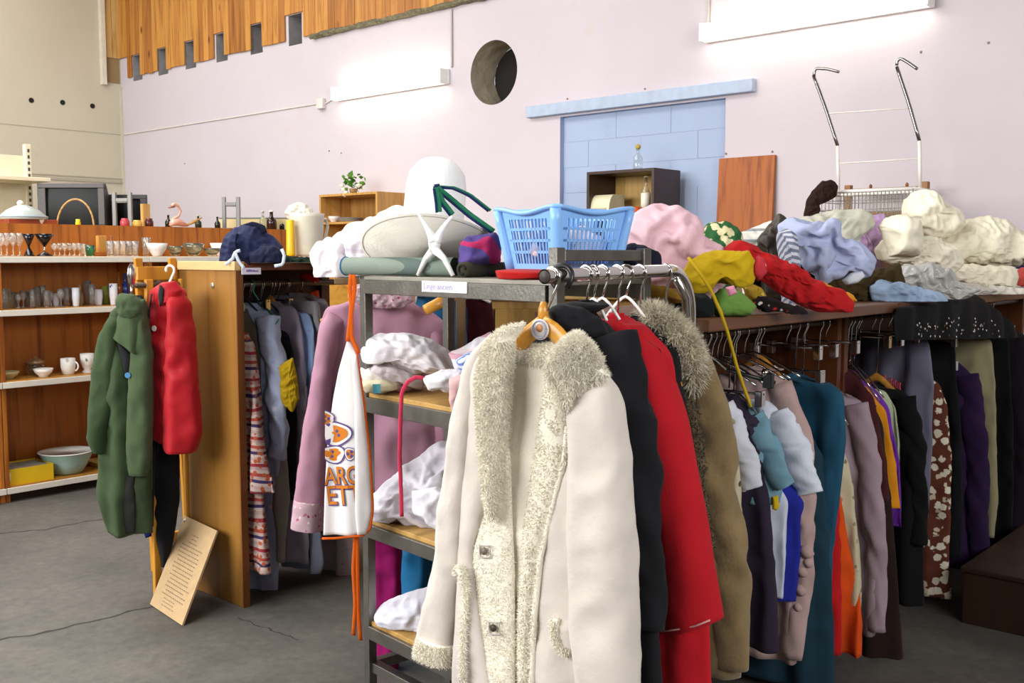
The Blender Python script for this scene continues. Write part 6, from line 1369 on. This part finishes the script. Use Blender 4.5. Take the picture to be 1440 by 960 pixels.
heap('navy_cloth', 'dark navy cloth lying right of the blue basket', 'cloth', [(872, 352), (885, 342), (905, 345), (925, 354), (930, 372), (925, 386), (880, 388)], 2.74, .05, fab('15182a'), .012, 12, 7, zmin=EZ)
# laundry basket
bcn = E1+ex*.30+ey*.165; bcn = Vector((bcn.x, bcn.y, 0)); bz0 = 1.466
BL = plain('86b8f2', .35, 0, .03); bya = (E1-E1)+ey
pc = at(783, 378, d=2.50)
bl, bs = .255, .19        # base half lengths handled below
e1 = (R*.80+F*.60).normalized(); e2 = (R*-.60+F*.80).normalized()   # long side to the right/back, short side to the left/back
c00 = Vector((pc.x, pc.y, 0)); LB, SB, HB, FL = .195, .185, .15, .024
def bp(a, b, h):           # a along long, b along short, h height 0..1 with outward flare
    k = FL*h; return c00+e1*(a*(LB+2*k)-k)+e2*(b*(SB+2*k)-k)+Z*(bz0+HB*h)
t = thing('laundry_basket', 'light blue plastic laundry basket with slotted sides', 'basket', (c00+e1*LB/2+e2*SB/2+Z*bz0).to_tuple())
part('floor', MB().add([bp(0, 0, 0), bp(1, 0, 0), bp(1, 1, 0), bp(0, 1, 0), bp(0, 0, .03), bp(1, 0, .03), bp(1, 1, .03), bp(0, 1, .03)], [(0, 3, 2, 1), (4, 5, 6, 7)]), BL, t, False)
def side(f, name='side'):
    """f(s, h) -> point; lattice of slats and bands"""
    mb = MB(); nin = (f(.5, .5)-bp(.5, .5, .5)); nin.z = 0; nin = nin.normalized()*.004
    def bar(s0, s1, h0, h1):
        q = [f(s0, h0), f(s1, h0), f(s1, h1), f(s0, h1)]; mb.add(q+[p-nin for p in q], [(0, 1, 2, 3), (7, 6, 5, 4), (0, 4, 5, 1), (1, 5, 6, 2), (2, 6, 7, 3), (3, 7, 4, 0)])
    bar(0, 1, 0, .10); bar(0, 1, .84, 1)
    for h in (.27, .46, .65): bar(.1, .9, h, h+.045)
    bar(0, .16, .1, .84); bar(.84, 1, .1, .84)
    n_ = 11
    for i in range(n_): s = .16+.68*(i+.5)/n_; bar(s-.009, s+.009, .1, .84)
    return mb
sides = [lambda s, h: bp(s, 0, h), lambda s, h: bp(1, s, h), lambda s, h: bp(s, 1, h), lambda s, h: bp(0, s, h)]
for f in sides: part('slotted_side', side(f), BL, t, False, kind='stuff')
rp_ = []
for f, rev in ((sides[0], 0), (sides[1], 0), (sides[2], 1), (sides[3], 1)):
    for s in np.linspace(0, 1, 14)[:-1]:
        s2 = 1-s if rev else s; dip = .014*math.sin(s*PI)**2-.004
        q = f(s2, 1.0); rp_.append(q-Z*dip+(q-bp(.5, .5, 1)).normalized()*.004)
rp_.append(rp_[0]); rp_.append(rp_[1])
part('rim', MB().tube(rp_, .010, 10, flat=Z, ratio=.6), BL, t)
for (cx, cy) in ((0, 0), (1, 0), (1, 1), (0, 1)): part('corner', MB().tube([bp(cx, cy, h) for h in np.linspace(0, 1, 6)], .014, 10), BL, t)
cc = c00+e1*LB/2+e2*SB/2
for (m_, k, lab, sd_) in ((spots('8f93b0', ['b05a80', 'd3cfd8', '505a8a'], 24, .3), (-.06, .0), 'grey blue patterned cloth in the left of the basket', 3), (spots('d9d3dc', ['c0608a', 'e6e2ea'], 26, .2), (.07, .01), 'pink and white cloth in the right of the basket', 5)):
    mb = MB(); rngp = np.linspace(0, PI, 16); P = np.zeros((16, 30, 3))
    for i, th_ in enumerate(rngp):
        for j in range(30):
            ph = 2*PI*j/30; q = Vector((math.sin(th_)*math.cos(ph), math.sin(th_)*math.sin(ph), math.cos(th_))); n_ = 1+.45*float(pn(q.x*2+sd_, q.y*2, q.z*2))
            P[i, j] = cc+e1*(k[0]*.8+.056*q.x*n_)+e2*(k[1]+.070*q.y*n_)+Z*(bz0+.058+.05*q.z*n_)
    solo('basket_cloth', mb.grid(P, cv=True), m_, lab, 'cloth', 'cloths in the blue basket')

# ---- heap on the long right rack (board at RZ)
TZ = RZ+.001; GH = 'fabrics heaped on the long rack'
def hp(name, label, cat, out, m, y=1.92, depth=.08, um=None, **kw):
    um = um or sum(p[0] for p in out)/len(out); return heap(name, label, cat, out, D(um, y), depth*.88, m, zmin=TZ, group=GH, **kw)
hp('pink_sheet', 'pale pink cotton sheet bundled behind the basket', 'sheet', [(884, 322), (896, 304), (920, 297), (950, 300), (972, 312), (985, 336), (1004, 352), (1010, 380), (1000, 440), (930, 440), (890, 400), (882, 350)], fab('d8b2bc', .05), um=960, y=2.0, depth=.12, amp=.03, ex=.24, freq=9, seed=3, ang=-.5)
hp('floral_cushion', 'cushion with green and cream floral print', 'cushion', [(984, 326), (998, 314), (1018, 311), (1034, 318), (1042, 334), (1038, 352), (1030, 430), (990, 430), (984, 350)], spots('2c5a34', ['c9bf94', 'd8b083', 'cfc79c', 'd9cfa4'], 26, .44), y=2.16, depth=.08, amp=.006, freq=8, seed=4)
hp('striped_cloth', 'white cloth with grey stripes behind the dark pouch', 'cloth', [(1036, 330), (1060, 318), (1085, 311), (1100, 318), (1104, 345), (1096, 420), (1044, 420)], stripes(['d2cfc4', 'cbc9c0', '8a8d90', 'd0cdc4'], .04), y=2.2, depth=.06, amp=.014, seed=5, ang=.5)
hp('dark_pouch', 'dark brown leather pouch standing in the heap', 'pouch', [(1064, 336), (1078, 318), (1094, 300), (1103, 306), (1106, 330), (1116, 356), (1112, 420), (1072, 420), (1066, 352)], plain('2e271c', .55, 0, .2, .2), y=2.0, depth=.06, amp=.012, seed=6, ang=1.)
hp('black_cloth', 'black cloth between the red garment and blue shirt', 'cloth', [(1050, 346), (1080, 344), (1110, 356), (1136, 380), (1150, 400), (1150, 428), (1060, 428)], fab('0e0d10'), y=2.0, depth=.08, amp=.016, seed=7)
hp('grey_roll', 'pale grey rolled blanket lying behind the blue shirt', 'blanket', [(1106, 312), (1130, 305), (1166, 297), (1204, 294), (1224, 298), (1228, 312), (1212, 330), (1200, 352), (1180, 428), (1116, 430), (1108, 340)], fab('b9b7a8', .05), y=2.22, depth=.09, amp=.008, seed=8, ang=.15, stretch=5)
hp('lilac_towel', 'folded lilac towel beside the cream blankets', 'towel', [(1206, 316), (1222, 304), (1242, 300), (1248, 330), (1240, 346), (1230, 400), (1212, 400), (1208, 340)], fab('a88aae'), y=2.18, depth=.06, amp=.006, seed=9)
hp('blue_shirt', 'pale blue shirt with striped cuffs thrown on the heap', 'shirt', [(1094, 322), (1110, 312), (1140, 312), (1164, 318), (1180, 332), (1200, 346), (1216, 366), (1206, 384), (1176, 388), (1150, 390), (1128, 376), (1112, 352), (1098, 340)], fab('a8b0cf', .05), y=1.84, depth=.09, amp=.028, ex=.28, freq=10, seed=10, ang=-.8)
hp('striped_scarf', 'navy and white striped scarf on the pale blue shirt', 'scarf', [(1184, 352), (1204, 350), (1222, 360), (1216, 378), (1196, 382), (1184, 370)], stripes(['1c2034', 'b9bcc8'], .018, rot=(0, .6, 0)), y=1.74, depth=.04, amp=.008, seed=11, nr=14, na=48)
hp('striped_scarf', 'small grey and white striped scarf left of the blue shirt', 'scarf', [(1094, 326), (1106, 321), (1114, 330), (1118, 400), (1116, 440), (1104, 440), (1098, 345)], stripes(['6a7288', 'b9bcc8'], .02, rot=(0, -.4, 0)), y=1.84, depth=.12, amp=.006, seed=12, nr=14, na=48)
hp('red_dress', 'long red garment with lace yoke lying across the heap', 'dress', [(1016, 352), (1030, 338), (1050, 344), (1068, 352), (1094, 362), (1120, 376), (1150, 396), (1184, 412), (1200, 430), (1196, 444), (1160, 442), (1130, 432), (1100, 416), (1072, 396), (1060, 388), (1040, 372), (1018, 364)], fab('a8161a', .06), y=1.70, depth=.07, amp=.012, freq=8, seed=13, ang=-.55, stretch=4)
hp('red_lace', 'pink and red lace yoke on the red garment', 'lace', [(1056, 372), (1066, 358), (1076, 366), (1078, 384), (1066, 396), (1058, 388)], spots('b0303a', ['d59aa0', 'd8b0b0'], 60, .25), y=1.655, depth=.03, amp=.004, seed=14, nr=12, na=40)
hp('yellow_dress', 'bright mustard yellow garment folded over the rack end', 'dress', [(968, 366), (990, 358), (1020, 354), (1046, 354), (1056, 372), (1054, 396), (1040, 402), (1010, 398), (986, 410), (964, 412), (950, 400), (960, 380)], fab('b99a12', .08), y=1.78, depth=.07, amp=.024, ex=.22, freq=10, seed=15, ang=.35)
hp('orange_knit', 'orange and brown striped knit beside the chrome curve', 'knitwear', [(930, 380), (944, 362), (962, 356), (978, 362), (990, 376), (975, 396), (955, 408), (935, 414), (928, 400)], stripes(['b0741c', 'c08a2c', '8a4a14', 'b9822a'], .02, rot=(0, .5, 0)), y=1.98, depth=.05, amp=.010, seed=16, um=965)
hp('mustard_shawl', 'dull mustard shawl drooping at the left rack end', 'shawl', [(884, 400), (910, 398), (940, 404), (960, 410), (964, 426), (940, 424), (905, 418)], fab('7a5a1c', .2), y=1.80, um=950, depth=.05, amp=.010, seed=17)
hp('black_bundle', 'black cloth bundle on the rack behind the chrome curve', 'cloth', [(940, 418), (965, 410), (990, 412), (1004, 424), (1002, 446), (960, 450), (940, 446)], fab('0f1214'), y=1.78, um=985, depth=.06, amp=.012, seed=18)
hp('green_jumper', 'folded light green jumper at the front of the rack', 'jumper', [(1000, 418), (1012, 406), (1034, 404), (1048, 416), (1062, 430), (1056, 442), (1030, 446), (1006, 446), (1000, 434)], fab('64893f', .08), y=1.72, depth=.06, amp=.012, freq=9, seed=19)
hp('pink_tag', 'small pink paper tag on the green jumper', 'tag', [(1020, 404), (1032, 401), (1037, 412), (1025, 417)], plain('d88aa4', .8), y=1.66, depth=.012, amp=0, seed=1, nr=8, na=24)
hp('mustard_lace', 'mustard lace cloth between green jumper and red garment', 'cloth', [(1044, 404), (1056, 398), (1070, 404), (1078, 418), (1068, 430), (1052, 424)], spots('9a7c22', ['c0a85a', '7a6018'], 60, .3), y=1.74, depth=.04, amp=.008, seed=20, nr=16, na=56)
hp('patterned_knit', 'black, white and red chunky knit hanging over the edge', 'knitwear', [(1056, 428), (1066, 416), (1086, 418), (1104, 426), (1122, 430), (1136, 438), (1132, 452), (1124, 456), (1112, 440), (1092, 438), (1070, 438)], spots('1a1214', ['d0cac4', 'a8201e', 'd9d4ce'], 48, .3), y=1.64, depth=.03, amp=.006, seed=21)
bpy.context.view_layer.update()
hp('orange_ribbon', 'orange and yellow satin strips beside the red garment', 'ribbon', [(1136, 394), (1150, 394), (1172, 404), (1200, 416), (1206, 424), (1190, 427), (1160, 416), (1140, 404)], fab('c98412', .1, .1, 200, .5), y=1.72, depth=.03, amp=.006, seed=22)
hp('olive_cloth', 'olive brown cloth under the pale blue shirt', 'cloth', [(1140, 388), (1180, 386), (1220, 380), (1262, 372), (1268, 400), (1260, 424), (1210, 428), (1160, 424)], fab('3a2e16', .2), y=1.86, depth=.07, amp=.014, seed=23)
hp('white_sleeve', 'small white sleeve end poking from the heap', 'sleeve', [(1184, 394), (1196, 384), (1212, 380), (1216, 388), (1204, 398), (1188, 401)], fab('c9cdd6'), y=1.70, depth=.025, amp=.004, seed=24, nr=12, na=36)
# clear bag with blue contents
o = hp('bagged_linen', 'pale blue linen inside a clear plastic bag', 'bag', [(1216, 404), (1228, 394), (1256, 396), (1290, 404), (1318, 412), (1330, 424), (1310, 436), (1270, 440), (1240, 438), (1222, 420)], fab('8fa4bf', .15, .2, 120, .5), y=1.72, depth=.07, amp=.016, freq=10, seed=25)
hp('clear_bag', 'wrinkled clear plastic bag over grey linen', 'bag', [(1244, 392), (1268, 374), (1300, 370), (1330, 380), (1350, 400), (1372, 408), (1350, 420), (1310, 426), (1280, 436), (1250, 434)], plain('a9a8a4', .25, 0, .15, .6, 14), y=1.72, depth=.07, amp=.022, freq=14, seed=26, um=1300)
# cream blankets
CRM = fab('e9e3cd', .04, .3, 160)
hp('cream_blanket', 'folded cream blanket at the bottom left of the pile', 'blanket', [(1230, 352), (1240, 338), (1270, 330), (1310, 336), (1340, 350), (1350, 372), (1330, 386), (1290, 378), (1256, 372), (1232, 364)], CRM, y=1.95, depth=.12, amp=.010, seed=27, stretch=4)
hp('cream_blanket', 'rolled cream blanket end with a round fold', 'blanket', [(1236, 318), (1246, 305), (1264, 302), (1284, 308), (1290, 328), (1286, 360), (1250, 360), (1242, 330)], CRM, y=1.97, depth=.12, amp=.008, seed=28)
hp('cream_blanket', 'topmost cream blanket folded upright on the pile', 'blanket', [(1268, 300), (1272, 280), (1286, 270), (1304, 272), (1322, 286), (1342, 300), (1346, 318), (1330, 330), (1306, 334), (1284, 322)], CRM, y=2.02, depth=.12, amp=.020, freq=7, seed=29, ang=-1.0, stretch=4)
hp('cream_blanket', 'large puffy cream blanket at the upper right', 'blanket', [(1312, 346), (1330, 326), (1352, 312), (1380, 304), (1408, 312), (1436, 330), (1460, 345), (1460, 372), (1430, 372), (1390, 374), (1350, 372), (1322, 368)], CRM, y=1.90, depth=.16, amp=.010, freq=6, seed=30, um=1360)
hp('cream_blanket', 'rolled cream blanket lowest on the right of the pile', 'blanket', [(1290, 372), (1330, 368), (1380, 374), (1420, 376), (1428, 390), (1420, 404), (1380, 408), (1340, 402), (1304, 392)], CRM, y=1.86, depth=.12, amp=.008, freq=7, seed=31, stretch=5, um=1350)
hp('white_linen', 'flat white linen layers under the rolled cream blanket', 'linen', [(1300, 400), (1330, 396), (1372, 400), (1400, 408), (1380, 416), (1340, 420), (1310, 414)], fab('b9b4ac'), y=1.80, depth=.08, amp=.008, freq=16, seed=32, um=1340, stretch=6)
hp('floral_linen', 'white linen with red flowers at the right edge', 'linen', [(1366, 408), (1390, 402), (1430, 404), (1460, 410), (1460, 450), (1430, 458), (1410, 456), (1392, 436), (1376, 420)], spots('c9c4b8', ['a8262a', 'c05a4a', '7a8a3a', 'c9c4b8'], 7, .22), y=1.70, depth=.08, amp=.012, seed=33, um=1390)
hp('coral_blanket', 'coral red blanket corner at the right edge', 'blanket', [(1424, 390), (1436, 376), (1470, 374), (1470, 400), (1430, 402)], fab('b0463c'), y=1.9, depth=.08, amp=.008, seed=34, um=1425)
hp('navy_blanket', 'navy blanket corner above the coral one', 'blanket', [(1424, 372), (1436, 362), (1470, 360), (1470, 378), (1430, 378)], fab('262a52'), y=1.98, depth=.07, amp=.008, seed=35, um=1425)
hp('red_cloth', 'bright red cloth corner at the right edge under floral linen', 'cloth', [(1424, 456), (1440, 450), (1470, 450), (1470, 470), (1440, 468)], fab('a81018'), y=1.62, depth=.04, amp=.006, seed=36, um=1430)
# black sequinned cloth hanging over the far rack front
OB = (4.1, 1.362); WB = Vector((1, 0, 0))
def bq(u, v): return ppt(u, v, OB, WB)
t = thing('black_velvet_cloth', 'black sequinned cloth draped over the front of the far rack', 'cloth', (4.1, 1.36, 1.2), GH)
zt_ = RZ+.02
BV = fab('09090b')
part('drape', slab(MB(), OB, WB, [bq(1262, 432), bq(1256, 450), bq(1262, 478)], [bq(1372, 414), bq(1412, 444), bq(1440, 474)], .02, nz=24, nx=40, relief=folds(.01, 30, 3), top=.1), BV, t)
mb = MB(); rng = random.Random(12)
for i in range(60):
    a, z = bq(rng.uniform(1275, 1395), rng.uniform(446, 474)); mb.disc(P3(a, z, OB, WB, .034), (rng.uniform(-.5, .2), -1, rng.uniform(-.3, .5)), .004, 8, .001)
part('sequins', mb, CHROME, t, False, kind='stuff')

# ---- things against the right wall behind the heap
# white drying rack hung high on the wall
def wl(u, v, off): return at(u, v, x=XW-off)
t = thing('drying_rack', 'white wall drying rack with two bent chrome arms', 'drying rack', wl(1235, 262, .45).to_tuple())
CHB = plain('8d8a88', .25, .9); WHM = plain('e6e2dc', .4)
xo = .60
for (pts, lo) in (([(1180, 101), (1164, 97), (1148, 96), (1145, 101), (1145, 107)], [(1144, 106), (1162, 155), (1178, 205)]), ([(1290, 97), (1277, 88), (1267, 82), (1262, 85), (1261, 92)], [(1261, 94), (1278, 145), (1293, 198)])):
    part('hook', MB().tube([wl(u, v, xo) for u, v in rs_poly(pts, 14)], .009, 10), CHB, t)
    part('arm', MB().tube([wl(u, v, xo) for u, v in rs_poly(lo, 8)], .010, 10), CHB, t)
for (u0, v0, v1) in ((1178, 205, 275), (1293, 198, 270)): part('lower_post', MB().tube([wl(u0, v0, xo), wl(u0+1, v1, xo)], .010, 10), WHM, t)
for (a, b) in (((1161, 160), (1279, 152)), ((1177, 230), (1294, 223))): part('wire', MB().tube([wl(a[0], a[1], xo), wl(b[0], b[1], xo)], .004, 8), WHM, t)
part('foot', MB().tube([wl(1178, 272, xo)-Z*.0, wl(1178, 272, xo)-Z*.5], .010, 8), WHM, t); part('foot', MB().tube([wl(1294, 268, xo), wl(1294, 268, xo)-Z*.5], .010, 8), WHM, t)
# wire crate
def cr_(u, v, x): return at(u, v, x=x)
t = thing('wire_crate', 'white-rimmed wire crate behind the heap under the drying rack', 'crate', at(1216, 330, x=5.45).to_tuple())
q = [at(1146, 271, x=5.42), at(1284, 266, x=5.42)]; dv = q[1]-q[0]; dv.z = 0; q0 = q[0]; bk = Vector((.3, 0, 0)); hz = .22
for o_ in (Vector((0, 0, 0)), bk): part('rim', MB().tube([q0+o_, q0+o_+dv], .010, 8), WHM, t)
for o_ in (Vector((0, 0, 0)), dv): part('rim', MB().tube([q0+o_, q0+o_+bk], .010, 8), WHM, t)
mb = MB()
for i in range(27):
    for o_ in (Vector((0, 0, 0)), bk): mb.tube([q0+o_+dv*(i/26), q0+o_+dv*(i/26)-Z*hz], .0025, 5)
for j in range(4):
    for o_ in (Vector((0, 0, 0)), bk): mb.tube([q0+o_-Z*(.05*(j+1)), q0+o_+dv-Z*(.05*(j+1))], .0025, 5)
    for o_ in (Vector((0, 0, 0)), dv): mb.tube([q0+o_-Z*(.05*(j+1)), q0+o_+bk-Z*(.05*(j+1))], .0025, 5)
for i in range(27): mb.tube([q0+dv*(i/26)-Z*hz, q0+bk+dv*(i/26)-Z*hz], .0025, 5)
part('wire_mesh', mb, plain('8d8d84', .4, .5), t, kind='stuff')
cc_ = q0+dv*.5+bk*.5
# low cabinet carrying crate, frame and rack
t = thing('side_cabinet', 'brown side cabinet by the wall behind the cream blankets', 'cabinet', (5.85, 2.6, 0))
zc = q0.z-hz-.004
part('body', MB().box(5.36, 6.34, 2.46, 3.20, 0, zc-.02), wood('6a4020', '452610', 'Z', 6), t, False, .004)
part('top', MB().box(5.34, 6.36, 2.44, 3.22, zc-.02, zc), wood('7a4a24', '523014', 'Y', 6), t, False, .004)
# wooden chair back leaning there
t = thing('wooden_chair_back', 'brown wooden chair back standing against the wall behind the crate', 'chair', (6.2, 2.9, zc))
FR = wood('8a5a22', '6a3f12', 'Y', 8)
y0, y1 = at(1306, 270, x=6.2).y, at(1189, 270, x=6.2).y
zt2 = at(1250, 260, x=6.2).z; 
for yy in (y0, y1-.04): part('stile', MB().box(6.18, 6.22, yy, yy+.04, zc, zt2+.01), FR, t, False, .004)
for z_ in (zt2-.06, zt2-.20, zc+.02): part('rail', MB().box(6.185, 6.215, y0+.04, y1-.04, z_, z_+.045), FR, t, False, .004)
for yy in (y0+.13, y1-.16): part('knob', MB().lathe([(.008, 0), (.010, .015), (.004, .025)], (6.2, yy, zt2-.015), 10), FR, t)
dd_ = at(1150, 280, x=5.30).dot(F)
heap('brown_coat', 'dark brown cloth slung over the left of the wire crate', 'cloth', [(1130, 300), (1134, 282), (1142, 268), (1156, 254), (1168, 252), (1176, 262), (1174, 276), (1160, 276), (1150, 290), (1146, 330), (1132, 330)], dd_, .05, fab('2a1712'), .012, 12, 41, 1.0, nr=16, na=60)
solo('pine_board', MB().box(6.2, 6.36, .7, 1.22, 0, at(1432, 318, x=6.2).z), wood('c0924a', '9a6c28', 'Z', 6), 'pale pine cabinet edge at the right wall behind the blankets', 'cabinet', None, False, .004)

# ---- linen on the steel rack shelves
S1, S2, S3 = 1.101, .721, .410
def es(u, v, b=.10):
    r = ray(u, v); k = (E1+ey*b-EYE).dot(ey)/r.dot(ey); return (EYE+r*k).dot(F)
def sh(name, label, cat, out, m, z, b=.10, depth=.08, **kw):
    um = sum(p[0] for p in out)/len(out); vm = sum(p[1] for p in out)/len(out)
    return heap(name, label, cat, out, es(um, vm, b), depth, m, zmin=z, group='linen on the steel rack shelves', **kw)
WHT = fab('edeaf0', .03)
sh('white_bundle', 'plump white linen bundle on the upper steel shelf', 'linen', [(508, 492), (518, 474), (545, 468), (575, 468), (605, 476), (630, 492), (650, 512), (655, 524), (620, 524), (580, 518), (545, 506), (516, 508)], WHT, S1, .15, .12, amp=.010, freq=6, seed=51, ang=-.3, stretch=4)
sh('floral_sheet', 'white sheet with pale pink blossoms under the white bundle', 'sheet', [(510, 516), (528, 504), (560, 506), (590, 520), (600, 530), (596, 542), (560, 540), (520, 536)], spots('d3c9cd', ['c08a98', 'd8c0c6', '9a9088'], 24, .14), S1, .12, .10, amp=.012, freq=12, seed=52)
sh('printed_towel', 'white towel with grey rings folded on the upper shelf', 'towel', [(506, 522), (520, 516), (545, 524), (560, 534), (552, 544), (520, 542)], spots('d8d2cc', ['8a8088', 'cfc8c4'], 14, .12), S1, .05, .06, amp=.008, freq=12, seed=53)
sh('cream_cloth', 'small folded cream cloth with turquoise tag', 'cloth', [(506, 540), (512, 534), (540, 532), (558, 538), (560, 547), (540, 552), (514, 551)], fab('d8d0b0', .04), S1, .02, .05, amp=.004, freq=10, seed=54, nr=16, na=60)
sh('pink_towel', 'dusty pink towel strip on the upper steel shelf', 'towel', [(498, 540), (512, 530), (545, 528), (575, 536), (590, 546), (570, 550), (540, 538), (510, 540), (502, 548)], fab('b88a92', .06), S1, .06, .05, amp=.004, freq=10, seed=55, nr=16, na=60)
p = at(524, 540, d=es(524, 540, -.04)); solo('turquoise_tag', MB().obox(p, R*.022, F*.003, Z*-.026), plain('58b4c4', .6), 'turquoise paper tag on the small cream cloth', 'tag', None, False)
sh('white_pillowcase', 'white pillowcase flattened at the right of the shelf', 'linen', [(596, 530), (620, 520), (650, 518), (672, 524), (680, 536), (660, 546), (625, 548), (602, 544)], fab('e8e5ea'), S1, .08, .08, amp=.010, freq=10, seed=56)
sh('pink_pillow', 'pink-edged white cushion cover beside the shearling sleeve', 'linen', [(630, 496), (650, 488), (672, 474), (690, 466), (702, 472), (700, 500), (690, 520), (640, 516)], stripes(['d8c6cc', 'd6d2d8', 'd9d5da', 'c99aa8'], .06), S1, .16, .07, amp=.012, freq=10, seed=57)
sh('gingham_cloth', 'blue and white gingham cloth on the upper shelf', 'cloth', [(640, 506), (656, 496), (674, 490), (680, 504), (672, 522), (648, 524)], stripes(['6a80c4', 'c9cfe0'], .012, rot=(0, .7, 0)), S1, .06, .05, amp=.008, freq=12, seed=58, nr=16, na=60)
heap('pink_stocking', 'pale pink knitted cloth hanging over the shelf edge', 'cloth', [(632, 532), (650, 524), (668, 532), (668, 556), (660, 576), (648, 586), (636, 582), (632, 560)], es(648, 560, -.04), .04, fab('c9a4a4', .05), .010, 14, 59, 1.2, group='linen on the steel rack shelves', nr=18, na=64)
t = thing('pink_ribbon', 'bright coral ribbon hanging from the upper steel shelf', 'ribbon', at(565, 726, d=es(565, 640, -.045)).to_tuple())
dr_ = es(565, 640, -.045)
part('ribbon', MB().tube([at(u, v, d=dr_) for u, v in rs_poly([(598, 532), (584, 530), (572, 538), (565, 552), (563, 590), (562, 640), (564, 690), (565, 726)], 34)], .0055, 8, flat=F, ratio=.4, wr=.1), fab('c93a58', .06, .1), t)
sh('white_sheets', 'crumpled pile of white sheets on the middle steel shelf', 'linen', [(524, 712), (530, 690), (552, 672), (566, 655), (590, 640), (622, 622), (648, 618), (660, 640), (660, 740), (640, 752), (600, 744), (560, 730), (530, 722)], fab('e9e7f2', .03), S2, .14, .12, amp=.020, freq=13, seed=60, ang=.3)
sh('lace_sheet', 'lace-edged white sheet draped over the middle shelf edge', 'linen', [(580, 690), (612, 684), (640, 690), (640, 740), (620, 742), (600, 728), (584, 716)], fab('edebf4', .03), S2-.03, .02, .06, amp=.016, freq=18, seed=61)
sh('folded_sheet', 'flat folded pale lilac sheet on the lowest steel shelf', 'linen', [(526, 862), (534, 850), (570, 836), (610, 824), (650, 822), (650, 890), (610, 888), (560, 880), (532, 874)], fab('e0e0ee', .03), S3, .12, .11, amp=.006, freq=9, seed=62, stretch=5)
